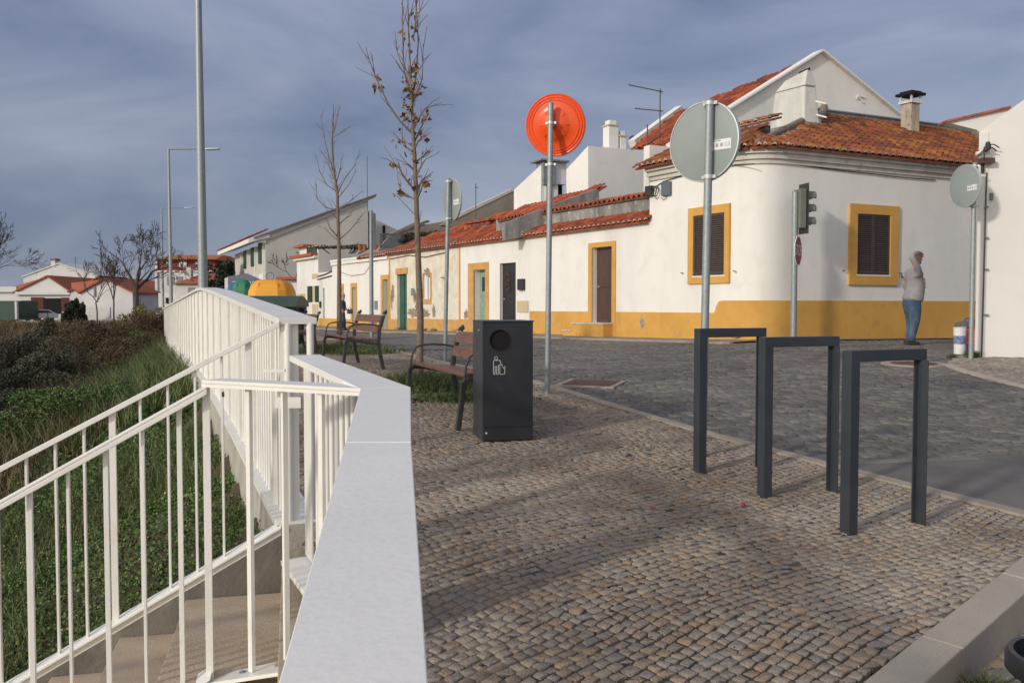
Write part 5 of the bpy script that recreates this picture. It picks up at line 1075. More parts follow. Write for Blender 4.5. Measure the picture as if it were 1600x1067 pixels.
roof('roof', FW.P(0, EZ - .03, .12), (*FD, 0), dvE, [(x3 + .1, 0), (x3 + 3.4, 0), (x3 + 3.4, .5), (x3 + .1, .5)], 'clay_tile_old', h4)
FW.box(MB(), x3 + 3.4, x4, EZ - .05, EZ + .05, -.4, .12).build('parapet', 'stucco', h4)
# 5: grey block with roof terrace, and cream little front
x5 = aF(497.5); x6 = aF(464); h5 = thing('terrace_house', FW.P((x4 + x5) / 2, -1), 'narrow whitewashed house with a tall plain grey side wall and plant terrace', 'house')
w5 = FW.rect(504.5, 450, 507.5, 498); w5 = (w5[0], w5[1], -1.05, w5[3]); wall(FW, x4, x5, -1.7, FW.px(510, 425)[1], [w5], 'stucco', h5, depth=.1); door(FW, w5, h5, 'sheet_grey', depth=.08, panels=False, handle=False)
FW.box(MB(), x4, x5, -1.7, -.62, 0, .014).build('plinth', 'ochre', h5); FW.box(MB(), *FW.rect(500, 471, 502.5, 481), 0, .05).build('letter_box', 'dark_green', h5)
g5 = Plane(FO + FD * x5, RD, RN); 
wedge(g5, [(497.5, 430), (497.5, 385), (506, 386), (592, 391), (600, 393), (600, 425)], 0, -.25, 'stucco_grey', h5, 'side_wall')
cable(FW, [(497, 432), (508, 429), (519, 424)], h5, .03); cable(FW, [(497, 437), (508, 434), (519, 431)], h5, .03)
# 6: house with green shutters
h6 = thing('shutter_house', FW.P((x5 + x6) / 2, -1), 'small two storey white house with dark green shutters and red eaves', 'house')
s6 = FW.rect(488.5, 447, 493.5, 472); y6 = FW.rect(470, 459, 477, 488); zt6 = FW.px(480, 402)[1]
wall(FW, x5, x6, -1.7, zt6, [s6], 'stucco', h6, depth=.1); fw6 = frame(FW, (s6[0] - .9, s6[1] + .95, s6[2] - .1, s6[3] + .35), s6, 'stucco', h6, 'window', bottom=True, out=.012)
FW.box(MB(), s6[0], s6[1], s6[2], s6[3], -.1, -.06).build('pane', 'pane', fw6)
FW.box(MB(), s6[0] - .55, s6[0], s6[2], s6[3], .013, .05).build('shutter', 'dark_green', fw6); FW.box(MB(), s6[1], s6[1] + .75, s6[2], s6[3], .013, .05).build('shutter', 'dark_green', fw6)
FW.box(MB(), y6[0], y6[1], -1.1, y6[3], -.01, .03).build('door', 'yellow_paint', h6); FW.box(MB(), x5, x5 + 1.0, -1.6, y6[3] + 1.0, 0, .01).build('panel', 'cream', h6)
FW.box(MB(), x5, x6, -1.7, -.75, 0, .008).build('plinth', 'ochre', h6)
z7 = FW.px(470, 404)[1]; m = MB(); FW.box(m, x5 + .1, x6 + .2, zt6, zt6 + .14, -.2, .35); m.build('eaves', 'terrace_pot', h6); FW.box(MB(), x5, x6, zt6 - .12, zt6 - .001, 0, .22).build('cornice', 'stucco', h6)
u6 = Plane(FO + FD * x5 - FN * .5, FD, FN); ur = u6.rect(468, 388, 496, 404); u6.box(MB(), ur[0], ur[1], ur[2] - 1, ur[3], -1.0, 0).build('upper_wall', 'stucco', h6); u6.box(MB(), ur[0] + .05, ur[0] + 1.7, ur[2] + .2, ur[3] - .05, 0, .04).build('shutter', 'dark_green', h6)
u6.box(MB(), ur[1] - 1.6, ur[1] + .2, ur[3] + .001, ur[3] + .12, -.9, .3).build('eaves', 'terrace_pot', h6)
# yet another low front beyond
x7 = aF(452); h7 = thing('row_house', FW.P((x6 + x7) / 2, -1), 'tiny far white house front with red tiled edge just right of the yellow container', 'house')
q0, q1 = at(455, 440, 60), at(464, 440, 60); MB().box(q0[0], q1[0] + .4, 60, 66, -2, at(460, 437, 60)[2]).build('wall', 'stucco', h7); MB().box(q0[0] - .9, q1[0] + .3, 59.6, 66, at(460, 437, 60)[2] + .001, at(460, 433, 60)[2]).build('roof', 'terrace_pot', h7)

# ---- things above the row
D0 = FO + FD * 12.15 + RD * 3.75; Df = Plane(D0, FD, FN); Dr = Plane(D0, RD, RN)
t = thing('white_block_house', (*D0, 0), 'tall white block with a slanted top rising behind the grey roof wall', 'house')
P_ = [Df.px(x, y) for x, y in ((919, 330), (919, 228), (885, 265), (885, 330))]; MB().prism([Df.P(a, z) for a, z in P_], np.array([*(RD * 5.6), 0])).build('wall', 'stucco', t)
a_, z_ = Dr.px(919, 228); ztD = Df.px(919, 228)[1]
for (px, w, pt, pb, nm) in ((959, .42, 197, 229, 'a'), (974, .26, 214, 230, 'b')):
    a, z = Dr.px(px, 229, -.5); ct = thing('chimney', Dr.P(a, ztD, -.5), 'white chimney with stepped cap, larger of the two on the white block' if nm == 'a' else 'short white chimney, smaller of the two on the white block', 'chimney')
    zz = Dr.px(px, pt, -.5)[1]; Dr.box(MB(), a - w / 2, a + w / 2, ztD - .2, zz, -.5 - w, -.5).build('shaft', 'stucco', ct, bevel=.01); Dr.box(MB(), a - w / 2 - .04, a + w / 2 + .04, zz - .0, zz + .05, -.54 - w, -.46).build('collar', 'cream', ct)
    Dr.box(MB(), a - w * .38, a + w * .38, zz + .051, zz + .22, -.5 - w * .88, -.5 - w * .12).build('cap', 'stucco', ct, bevel=.02)
a, z = Dr.px(988.5, 229, -1); ct = thing('vent_pipe', Dr.P(a, ztD, -1), 'thin vent pipe with dark cowl beside the two white chimneys', 'vent pipe'); zz = Dr.px(988.5, 220, -1)[1]
MB().tube([Dr.P(a, ztD - .2, -1), Dr.P(a, zz, -1)], .06, 10).build('pipe', 'limewash', ct); MB().lathe([(.06, 0), (.13, .05), (.13, .12), (.06, .18)], Dr.P(a, zz, -1), (0, 0, 1), 12).build('cowl', 'antenna_metal', ct)
C0 = FO + FD * 17 + RD * 4.9; Cf = Plane(C0, FD, FN); Cr = Plane(C0, RD, RN)
t = thing('white_shed_house', (*C0, 0), 'small white building with slanted top partly behind the orange mirror pole', 'house')
P_ = [Cf.px(x, y) for x, y in ((845, 300 + 30), (845, 258), (803, 297), (803, 350))]; MB().prism([Cf.P(a, z) for a, z in P_], np.array([*(RD * .8), 0])).build('wall', 'stucco', t)
w0 = Cr.rect(847, 253, 866, 290); Cr.box(MB(), w0[0], w0[1], w0[2], w0[3], -.5, .15).build('water_tank', 'sheet_grey', t); w1 = Cr.rect(867, 254, 884, 289)
Cr.box(MB(), w1[0], w1[1], w1[2], w1[3], -.6, .05).build('tank_panel', 'letter_white', t); Cr.box(MB(), w0[0] - .2, w1[1] + .02, w1[3], w1[3] + .07, -.7, .3).build('roof_sheet', 'sheet_grey', t); Cr.box(MB(), w0[0], w1[1], w1[2] - .7, w1[2], -.9, -.3).build('recess_shade', 'hole_black', t);  # recess is a solid black box, its shade put into the colour
for xx in (853, 858): 
    a, z = Cr.px(xx, 290); MB().tube([Cr.P(a, z - .9, 0), Cr.P(a, z, 0)], .07, 8).build('pipe', 'limewash', t)
Bp = Plane(FO + FD * 21 , RD, RN); t = thing('brown_wall_house', Bp.P(4, 0), 'rough brown rendered gable wall rising behind the old tiled roofs', 'house')
wedge(Bp, [(690, 352), (700, 345), (803, 297), (812, 300), (812, 345), (740, 360)], 0, -.4, 'brown_render', t); wedge(Bp, [(696, 344), (802, 294.5), (806, 297), (700, 348)], .03, -.45, 'mortar_white', t, 'coping')
Bq = Plane(FO + FD * 25, RD, RN); t = thing('pale_gable_house', Bq.P(1, 0), 'pale weathered gable with dark roof edge behind the dark terrace lattice', 'house')
wedge(Bq, [(590, 392), (613, 364), (650, 347), (665, 351), (700, 345), (720, 333), (740, 340), (740, 365)], 0, -.4, 'brown_render', t); wedge(Bq, [(612, 365), (668, 344), (672, 347), (614, 368)], .04, -.5, 'mortar_grey', t, 'coping')
# lattice screen on the terrace
Lp = Plane(FO + FD * 21.8 - FN * .6, FD, FN); a0, a1, z0, z1 = Lp.rect(592.5, 364, 634, 389); t = thing('lattice_screen', Lp.P((a0 + a1) / 2, z0), 'dark diagonal lattice screen on the flat roof behind the peeling house', 'screen')
Lr = Plane(FO + FD * 23.6, RD, RN); a0, z1 = Lr.px(593, 364.5); a1, z0 = Lr.px(636, 389); m = MB()
Lr.box(m, a0, a1, z1 - .06, z1, 0, .05); Lr.box(m, a0, a1, z0, z0 + .06, 0, .05); Lr.box(m, a0, a0 + .06, z0 + .06, z1 - .06, 0, .05); Lr.box(m, a1 - .06, a1, z0 + .06, z1 - .06, 0, .05); m.build('frame', 'box_grey', t)
m = MB(); W2, H2 = a1 - a0, z1 - z0
for k in np.arange(-H2, W2, .13):
    for sgn_, o_ in ((1, .012), (-1, .03)):
        u0, u1 = max(k, 0), min(k + H2, W2); 
        if u1 - u0 < .05: continue
        v0, v1 = u0 - k, u1 - k
        if sgn_ < 0: v0, v1 = H2 - v0, H2 - v1
        m.bar(Lr.P(a0 + u0, z0 + v0, o_), Lr.P(a0 + u1, z0 + v1, o_), .012, .035, up=(0, 0, 1))
m.build('lattice', 'box_grey', t)
# ---- big white gable house behind the corner
E0 = FO + FD * 4.2; Ep = Plane(E0, RD, RN); gh = thing('gable_house', Ep.P(6, 0), 'large white gabled house with red tiled roof rising behind the corner house', 'house')
wedge(Ep, [(1049, 300), (1049, 227), (1281, 82), (1405, 183), (1440, 215), (1440, 300)], 0, -.3, 'stucco', gh)
A_, B_, C_ = [Ep.P(*Ep.px(x, y), -.05) for x, y in ((1281, 82), (1049, 227), (1405, 183))]
m = MB(); m.bar(B_ + (0, 0, .03), A_ + (0, 0, .03), .40, .05); m.bar(A_ + (0, 0, .03), C_ + (0, 0, .03), .40, .05); m.build('coping', 'stucco', gh)
dE = (A_ - B_) / np.linalg.norm(A_ - B_); oE = B_ + np.array([*(FD * .2), -.16])
pe = slope_px(oE, -np.array([*FD, 0]) * -1, dE, [(1281, 86), (1241, 104), (1112, 155), (1060, 177), (992, 228), (990, 230), (1046, 230)])
pe = [(max(a, .42), b) for a, b in pe]; roof('roof', oE, (*FD, 0), dE, pe, 'clay_tile', gh, solo=200, white=False)
q_ = slope_px(oE, (*FD, 0), dE, [(1062, 174), (988, 228)]); c0_, c1_ = [oE + np.array([*FD, 0]) * a + dE * b + np.array([0, 0, .06]) for a, b in q_]; MB().bar(c0_, c1_, .25, .22).build('verge', 'stucco', gh)
a0, a1, z0, z1 = Ep.rect(1030, 228, 1047, 300); Ep.box(MB(), a0 - .3, a1 + .05, z0, z1, -.28, -.01).build('side_wall', 'stucco', gh)
for k, (a, b) in enumerate((((1340, 151), (1348, 161)), ((1337, 155), (1341, 149)), ((1340, 150), (1350, 153)))):
    p, q = Ep.P(*Ep.px(*a), .03), Ep.P(*Ep.px(*b), .03); MB().bar(p, q, .03, .04).build('iron_anchor', 'stucco', gh)
# aerials
def aerial(px, pyb, pyt, d, lab, arms):
    b = at(px, pyb, d); tp = at(px, pyt, d); t = thing('aerial', tuple(b), lab, 'aerial', 'aerials above the house row'); MB().tube([b, (b[0], b[1], tp[2])], .018, 6).build('mast', 'antenna_metal', t)
    for (x0, y0, x1, y1, nd) in arms:
        p, q = at(x0, y0, d), at(x1, y1, d - .3); m = MB(); m.tube([p, q], .013, 5)
        for k in range(nd):
            c = p + (q - p) * (k + .5) / nd; m.tube([c - np.array([.05, .16, 0]), c + np.array([.05, .16, 0])], .006, 4)
        m.build('antenna_arm', 'antenna_metal', t)
aerial(1031, 225, 139, 26, 'tall television aerial with two horizontal arms above the white block', [(1036, 144, 982, 133, 12), (1036, 174, 992, 170, 8), (1037, 209, 1012, 226, 6)])
aerial(1011, 312, 195, 24.2, 'thin whip aerial rising beside the corner house wall', [])
aerial(743.5, 346, 287, 38, 'thin short aerial behind the old tiled roof', [(742, 293, 747, 293, 2)]); aerial(574.5, 384, 244, 50, 'very tall thin whip aerial in front of the big beige gable', [])
# ---- white building at the right edge
RO = np.array([7.455, 14.40]); Rd = np.array([.995, -.10]); Rp = Plane(RO, Rd, (-.10, -.995)); rh = thing('white_house', (*RO, -.9), 'plain bright white house cut off by the right edge of the photo', 'house')
P_ = [(0, -1.4), (5.2, -1.6), (5.2, 5.6)]; a, z = Rp.px(1600, 155); a2, z2 = Rp.px(1529, 205); sl = (z - z2) / (a - a2); P_ = [(0, -1.4), (4.4, -1.6), (4.4, z2 + sl * .0 + sl * 1.8), (2.2, z2 + sl * 2.2), (0, z2)]
MB().prism([Rp.P(u, v) for u, v in P_], np.array([2.1, 2.9, 0])).build('wall', 'stucco_right', rh)
Rp.box(MB(), -.01, .13, -1.4, z2 - .02, 0, .015).build('corner_strip', 'stucco_right', rh)
pa, pzt = Rp.px(1540.5, 270); MB().tube([Rp.P(pa, pzt, .03), Rp.P(pa - .02, -.85, .03)], .011, 6).build('cable', 'antenna_metal', rh); MB().tube([Rp.P(pa - .015, .3, .035), Rp.P(pa - .02, -.86, .035)], .007, 5).build('cable', 'cable', rh)
for yy in (324, 372, 421, 492): a, z = Rp.px(1540, yy); Rp.box(MB(), a - .03, a + .03, z - .012, z + .012, 0, .05).build('cable_clip', 'sheet_grey', rh)
q = Rp.rect(1546, 302, 1551, 313); Rp.box(MB(), q[0], q[1], q[2], q[3], 0, .03).build('switch_box', 'sheet_grey', rh)
q = Rp.rect(1528, 249, 1549, 257); Rp.box(MB(), q[0], q[1], q[2], q[3], .0, .14).build('timber_block', 'brown_door', rh)
q = Rp.rect(1532, 257, 1535.5, 271); Rp.box(MB(), q[0], q[1], q[2], q[3], .0, .06).build('insulator', 'cable', rh)
for (x, y) in ((1537, 229), (1534, 236), (1538, 233)):
    a, z = Rp.px(x, y); MB().lathe([(.001, -.05), (.035, -.03), (.04, 0), (.03, .04), (.001, .05)], Rp.P(a, z, .16), (0, 0, 1), 10).build('insulator', 'cable', rh, smooth=True)
for (x0_, y0_, x1_, y1_) in ((1537, 229, 1556, 233), (1536, 234, 1552, 238), (1531, 238, 1524, 246), (1530, 236, 1532, 258)):
    a, z = Rp.px(x0_, y0_); b, w = Rp.px(x1_, y1_); MB().tube([Rp.P(a, z, .16), Rp.P((a + b) / 2, (z + w) / 2 + .02, .17), Rp.P(b, w, .12)], .010, 5).build('cable', 'cable', rh)
a, z = Rp.px(1521, 242); MB().tube([Rp.P(a, z, .1), Rp.P(a + .2, z + .03, .1)], .03, 8).build('insulator', 'letter_white', rh)
wl = Plane(RO + np.array([.6, 6.5]), (.995, -.05), (-.05, -.995)); wh2 = thing('white_annex', wl.P(1, 0), 'sliver of a white wall with red tile edge above the right house', 'house')
wedge(wl, [(1478, 191), (1575, 170), (1640, 160), (1640, 260), (1531, 207), (1526, 203)], 0, -.3, 'stucco_right', wh2); wedge(wl, [(1476, 189), (1577, 166.5), (1577, 170), (1476, 192.5)], .08, -.4, 'clay_tile_old', wh2, 'tile_edge')

# ------------------------------------------------------------------ the big beige house and what stands at the end of the street
BO = np.array([-19.2, 70.0]); Bf = Plane(BO, (-.469, 1), (-1, -.469)); Br = Plane(BO, RD, RN)
t = thing('big_house', (*BO, -1.2), 'big beige house with long sloping roof edge and green shutters down the street', 'house')
P_ = [Br.px(x, y) for x, y in ((415, 500), (415, 384), (408, 372), (577, 310), (577, 330), (576, 500))]
wedge(Br, [(415, 505), (415, 375), (575, 309.5), (575, 505)], 0, -.4, 'stucco_grey', t); wedge(Br, [(396, 378), (415, 380), (416, 376), (577, 313), (587, 308), (587, 305), (396, 374)], .10, -.5, 'stucco_grey', t, 'roof_edge')
wedge(Br, [(396, 373.5), (587, 305.5), (587, 303.5), (396, 371)], .3, -.6, 'mortar_grey', t, 'coping')
wins = [Bf.rect(x0, y0, x1, y1) for x0, y0, x1, y1 in ((405, 381, 411.5, 411), (393, 388, 398.5, 415.5), (381.5, 392.5, 386.5, 419))]
zE = Bf.px(414, 381)[1]; aE = Bf.px(367, 400)[0]
wall(Bf, 0, aE, -2, zE, [], 'stucco_grey', t, depth=.25)
for q in wins: Bf.box(MB(), q[0], q[1], q[2], q[3], .01, .10).build('shutter', 'dark_green', t)
for xx in (413.5, 401, 389, 379): a = Bf.px(xx, 440)[0]; Bf.box(MB(), a - .10, a + .10, -2, zE, 0, .16).build('pier', 'stucco', t)
a0, zA = Bf.px(414, 378, 1.3); e1 = aE + 2
MB().prism([Bf.P(-.2, zE + .02, 1.3), Bf.P(-.2, zE + .35, 1.3), Bf.P(-.2, zE + .9, -.3), Bf.P(-.2, zE + .5, -.3)], np.array([*(Bf.d * (e1 + .2)), 0])).build('eaves', 'stucco', t)
roof('roof', Bf.P(0, zE + .42, 1.35), (*Bf.d, 0), (*(-Bf.n * .9), .42), [(-.1, 0), (e1, 0), (e1, 1.6), (-.1, 1.6)], 'clay_tile_old', t, white=False)
for xx in (408.5, 396, 385): a = Bf.px(xx, 425)[0]; z = Bf.px(xx, 426 if xx > 400 else 430)[1]; Bf.box(MB(), a - .9, a + .9, z - 1.6, z - .1, 0, .06).build('balcony_panel', 'stucco', t); 
t = thing('pale_gable_house', tuple(at(600, 400, 76)), 'pale gable with small black chimney just right of the big beige house', 'house'); m = Plane((at(600, 400, 76)[0], 76), RD, RN)
wedge(m, [(575, 440), (575, 340), (584, 342), (622, 360), (650, 375), (650, 440)], 0, -.4, 'stucco_grey', t); a, z = m.px(600, 362); MB().tube([m.P(a, z - 1, -.2), m.P(a, z + .5, -.2)], .25, 8).build('chimney', 'hole_black', t)
# grey shed with white lettering
sc_ = at(371, 440, 46); t = thing('grey_shed', (sc_[0], 46, -1.4), 'grey blue gabled shed with white lettering on its front behind the recycling containers', 'shed')
Sp = Plane((sc_[0], 46), (.97, .24), (.24, -.97)); wedge(Sp, [(354, 480), (356, 432), (386, 427), (415, 440), (415, 480)], 0, -3, 'shed_grey', t); wedge(Sp, [(351, 480), (351, 435), (356.5, 433), (356.5, 480)], .02, -3.1, 'letter_white', t, 'corner_strip')
cu = bpy.data.curves.new('word', 'FONT'); cu.body = 'BOMBEIROS'; cu.size = .36; cu.extrude = .004; to = bpy.data.objects.new('w', cu); COL.objects.link(to); bpy.context.view_layer.update()
me = bpy.data.meshes.new_from_object(to); bpy.data.objects.remove(to); me.materials.clear(); me.materials.append(MATS['letter_white']); lo = bpy.data.objects.new('lettering', me); COL.objects.link(lo); lo.parent = t
a, z = Sp.px(362.5, 447); lo.matrix_local = Matrix.Translation(Vector(Sp.P(a, z, .03) - WL[t])) @ Matrix((Vector((.97, .24, 0)), Vector((0, 0, 1)), Vector((.24, -.97, 0)))).transposed().to_4x4()
# recycling containers
def container(px0, px1, pyt, d, mat, lab, group='recycling containers behind the white fence'):
    x0, x1 = (px0 - 800) / F * d, (px1 - 800) / F * d; zt = at(px0, pyt, d)[2]; cx = (x0 + x1) / 2; zg = float(H(cx, d)); t = thing('recycling_container', (cx, d, zg), lab, 'container', group)
    hw = (x1 - x0) / 2; h = zt - zg; m = MB(); lv = [(.84, 0), (.90, .15), (1.0, .45), (1.0, .72), (.96, .82), (.84, .92), (.60, .985), (.2, 1.0)]; n = 12
    pt = [(1, -.35), (.86, -.8), (.5, -1), (-.5, -1), (-.86, -.8), (-1, -.35), (-1, .35), (-.86, .8), (-.5, 1), (.5, 1), (.86, .8), (1, .35)]
    V = [(cx + hw * s * a, d + hw * .95 * s * b + hw, zg + h * z) for s, z in lv for a, b in pt]
    m.add(V, [(i * n + k, i * n + (k + 1) % n, (i + 1) * n + (k + 1) % n, (i + 1) * n + k) for i in range(len(lv) - 1) for k in range(n)] + [tuple((len(lv) - 1) * n + k for k in range(n))])
    b = m.build('shell', mat, t, bevel=.03)
    for s in (-.38, .44): MB().hexa([(cx + hw * s - .02, d - .02 + hw * .05, zg + .3 * h), (cx + hw * s + .02, d - .02 + hw * .05, zg + .3 * h), (cx + hw * s + .02, d + .2, zg + .3 * h), (cx + hw * s - .02, d + .2, zg + .3 * h), (cx + hw * s - .02, d + hw * .16, zg + .93 * h), (cx + hw * s + .02, d + hw * .16, zg + .93 * h), (cx + hw * s + .02, d + hw * .4, zg + .93 * h), (cx + hw * s - .02, d + hw * .4, zg + .93 * h)]).build('rib', mat, b)
    return t, cx, hw, h, zg
container(352, 376, 441, 29.5, 'blue_bin', 'blue recycling container mostly hidden behind the green one'); container(360, 390, 436.5, 27.2, 'green_bin', 'green recycling container just left of the yellow one')
t, cx, hw, h, zg_ = container(380, 452, 435.5, 24, 'yellow_bin', 'large yellow recycling container with grey lifting ring on top')
MB().lathe([(.10, -.015), (.12, 0), (.10, .015), (.08, 0), (.10, -.015)], (cx - .0, 24 + hw * .6, zg_ + h + .09), (.1, -1, 0), 24).build('lifting_ring', 'galvanised_dull', t, smooth=True)
MB().box(cx - .06, cx + .24, 24 + .03, 24 + .05, zg_ + h * .52, zg_ + h * .72).build('notice', 'letter_white', t); MB().box(cx - .03, cx + .21, 24 + .022, 24 + .029, zg_ + h * .58, zg_ + h * .68).build('notice_print', 'car_blue', t)
d = 19.2; x0, x1 = (405 - 800) / F * d, (464 - 800) / F * d; zg_ = float(H(-5, d)); zt = at(430, 462, d)[2]; t = thing('waste_container', ((x0 + x1) / 2, d, zg_), 'large waste container with curved green lid and near black body', 'container')
m = MB(); nn_ = 10; pts = [(d - .1 + 1.1 * k / nn_, zt - .16 + .16 * math.sin(math.pi * (k / nn_) ** .8)) for k in range(nn_ + 1)]
m.prism([(x0 - .35, y, z) for y, z in pts] + [(x0 - .35, d + 1.0, zt - .24), (x0 - .35, d - .1, zt - .24)], (x1 - x0 + .38, 0, 0)); m.build('lid', 'bin_lid', t)
MB().hexa([(x0 - .25, d + .1, zg_ + .15), (x1 - .08, d + .1, zg_ + .15), (x1 - .08, d + .85, zg_ + .15), (x0 - .25, d + .85, zg_ + .15), (x0 - .33, d - .05, zt - .241), (x1, d - .05, zt - .241), (x1, d + .98, zt - .241), (x0 - .33, d + .98, zt - .241)]).build('body', 'bin_body', t, bevel=.02)
for xx in (x0 - .1, x1 - .2):
    for yy in (d + .2, d + .75): MB().lathe([(.001, -.03), (.08, -.03), (.08, .03), (.001, .03)], (xx, yy, zg_ + .08), (1, 0, 0), 12).build('wheel', 'rubber', t)
MB().tube([(x1, d + .4, zt - .3), (x1 + .08, d + .4, zt - .3)], .035, 8).build('trunnion', 'bin_body', t)
# ------------------------------------------------------------------ far houses across the field
def far_house(name, lab, d, x0, x1, yb, ye, apex, dep, wallm='far_white', roofm='far_roof', yback=0, over=.3):
    """gable end faces the camera; apex = (px, py) of the ridge"""
    X = lambda p: (p - 800) / F * d; t = thing(name, (X((x0 + x1) / 2), d, at(x0, yb, d)[2]), lab, 'house'); zb, ze = at(x0, yb, d)[2] - .5, at(x0, ye, d)[2]; za = at(*apex, d)[2]
    m = MB().prism([(X(x0), d, zb), (X(x1), d, zb), (X(x1), d, ze), (X(apex[0]), d, za), (X(x0), d, ze)], (0, dep, 0)); m.build('wall', wallm, t)
    for xs in ((X(x0), -1), (X(x1), 1)):
        P = [(xs[0] + over * xs[1], d - over, ze - over * .3), (X(apex[0]), d - over, za + .06), (X(apex[0]), d - over, za + .26), (xs[0] + over * xs[1], d - over, ze - over * .3 + .2)]
        MB().prism(P, (0, dep + 2 * over, 0)).build('roof', roofm, t)
    return t, X, d
def fbox(t, d, x0, y0, x1, y1, mat, name, out=.15, th=.3):
    a, b = at(x0, y0, d), at(x1, y1, d); return MB().box(a[0], b[0], d - out, d - out + th, b[2], a[2]).build(name, mat, t)
t, X, d = far_house('far_house', 'low white warehouse with shallow gable, dark red wall section and parked cars in front', 125, 26, 111, 500, 457, (76, 433), 30, yback=-9)
MB().prism([at(72, 433, d + .5), at(17, 448.5, d + 14), at(34, 457.5, d + .3)], (0, .3, -.25)).build('roof_slope', 'far_roof', t); fbox(t, d, 26, 456, 111, 460.5, 'far_white', 'fascia', .5); fbox(t, d, 49, 464.5, 69, 486, 'maroon', 'wall_panel'); fbox(t, d, 69, 466, 96, 490, 'hole_black', 'doorway'); fbox(t, d, 96, 465, 108, 486, 'maroon', 'wall_panel'); fbox(t, d, 35, 469.5, 49, 476.5, 'pane', 'window')
t, X, d = far_house('far_house', 'big plain white gabled building behind the low warehouse, with a square chimney', 160, 38, 158, 470, 433, (94, 413), 20, roofm='far_white', over=.2)
fbox(t, d, 80, 405, 86.5, 417, 'far_white', 'chimney', .1, 1.5); fbox(t, d, 79, 404, 87.5, 407, 'mortar_grey', 'chimney_cap', .2, 1.8); fbox(t, d, 57, 412, 76, 418, 'shed_grey', 'solar_panel', -1, 1.5)
t, X, d = far_house('far_house', 'white gabled house with grey yard wall partly hidden by bare saplings', 104, 128, 208, 500, 458, (166, 437), 14, roofm='far_roof', yback=-3); MB().prism([at(166, 436.5, d + .5), at(111, 442, d + 12), at(112, 450, d + 8), at(128, 458.5, d + .3)], (0, .3, -.25)).build('roof_slope', 'far_roof', t); fbox(t, d, 123, 480, 190, 498, 'far_white', 'yard_wall', 3); fbox(t, d, 147, 448, 149.5, 464, 'sheet_grey', 'window')
t, X, d = far_house('far_house', 'low house with long tiled roof between the warehouse and the gabled house', 118, 111, 150, 495, 456, (158, 434), 8, yback=2)
t, X, d = far_house('far_house', 'small cream house with brown roof left of the lamp posts', 120, 205, 249, 492, 458, (214, 440), 8, wallm='cream', yback=3); fbox(t, d, 232, 463, 236, 477, 'hole_black', 'door'); fbox(t, d, 239, 462.5, 244, 469, 'sheet_grey', 'window')
# three storey house
d = 112; X = lambda p: (p - 800) / F * d; Z = lambda y: at(300, y, d)[2]
t = thing('apartment_house', (X(292), d, -2.3), 'three storey house, white below and brick red above, under an orange tiled roof', 'house')
MB().box(X(246), X(337), d, d + 12, -3, Z(424)).build('lower_wall', 'far_white', t); MB().box(X(247.5), X(337), d + .02, d + 12, Z(424) + .01, Z(404)).build('upper_wall', 'red_wall', t); MB().box(X(244), X(248), d - .2, d + 12.2, -3, Z(404)).build('end_wall', 'far_white', t)
MB().hexa([(X(245), d - .8, Z(406)), (X(341), d - .8, Z(406)), (X(341), d + 13, Z(406)), (X(245), d + 13, Z(406)), (X(247), d + 5, Z(395)), (X(330), d + 5, Z(395)), (X(330), d + 8, Z(395)), (X(247), d + 8, Z(395))]).build('roof', 'far_roof_orange', t)
fbox(t, d, 246, 423, 337, 425, 'letter_white', 'string_course', .2)
for (a, b, c_, e_) in ((260, 408, 266, 418), (280, 408, 292, 418), (306, 409, 311, 420)):
    w = fbox(t, d, a, b, c_, e_, 'letter_white', 'window', .12); 
    MB().box(X((a + c_) / 2 - 2), X((a + c_) / 2 + 2), d - .16, d - .13, Z(e_ - 1), Z(b + 4)).build('pane', 'pane', w)
fbox(t, d, 261, 432, 272, 445, 'sheet_grey', 'window', .12); fbox(t, d, 276, 432, 285, 443, 'sheet_grey', 'window', .12)
# white house with red hip roof
d = 84; X = lambda p: (p - 800) / F * d; Z = lambda y: at(300, y, d)[2]
t = thing('hip_roof_house', (X(306), d, -2), 'small white house with bright red hipped roof in front of the apartment house', 'house')
MB().box(X(275), X(330), d, d + 7, -3.2, Z(443)).build('wall', 'far_white', t); MB().hexa([(X(272), d - .4, Z(443.5)), (X(333), d - .4, Z(443.5)), (X(333), d + 8, Z(443.5)), (X(272), d + 8, Z(443.5)), (X(301), d + 3, Z(426)), (X(322), d + 3, Z(426)), (X(322), d + 4.5, Z(426)), (X(301), d + 4.5, Z(426))]).build('roof', 'far_roof', t)
MB().box(X(285), X(292), d + 1.2, d + 1.9, Z(441), Z(416)).build('chimney', 'far_white', t); fbox(t, d, 294, 449, 304, 458, 'sheet_grey', 'window', .1)
t = thing('low_annex', (X(265), 90, -2), 'low white annex with dark gate left of the hipped roof house', 'house'); d = 90; fbox(t, d, 248, 458, 277, 480, 'far_white', 'wall', .1, 4); fbox(t, d, 260, 465, 264, 474, 'hole_black', 'gate', .2)
d = 110; t = thing('green_shed', tuple(at(10, 495, d)), 'dark green shed at the far left edge beside the parked cars', 'shed'); fbox(t, d, -40, 470, 27, 500, 'dark_green', 'wall', .1, 5); fbox(t, d, 25, 471, 28.5, 499, 'far_white', 'corner_post', .3, .4)
d = 133; t = thing('annex', tuple(at(10, 480, d)), 'plain white annex with flat roof at the left of the warehouse', 'house'); fbox(t, d, -30, 448, 27, 500, 'far_white', 'wall', .1, 8); fbox(t, d, -30, 456, 27, 458, 'sheet_grey', 'fascia', .3, .3)
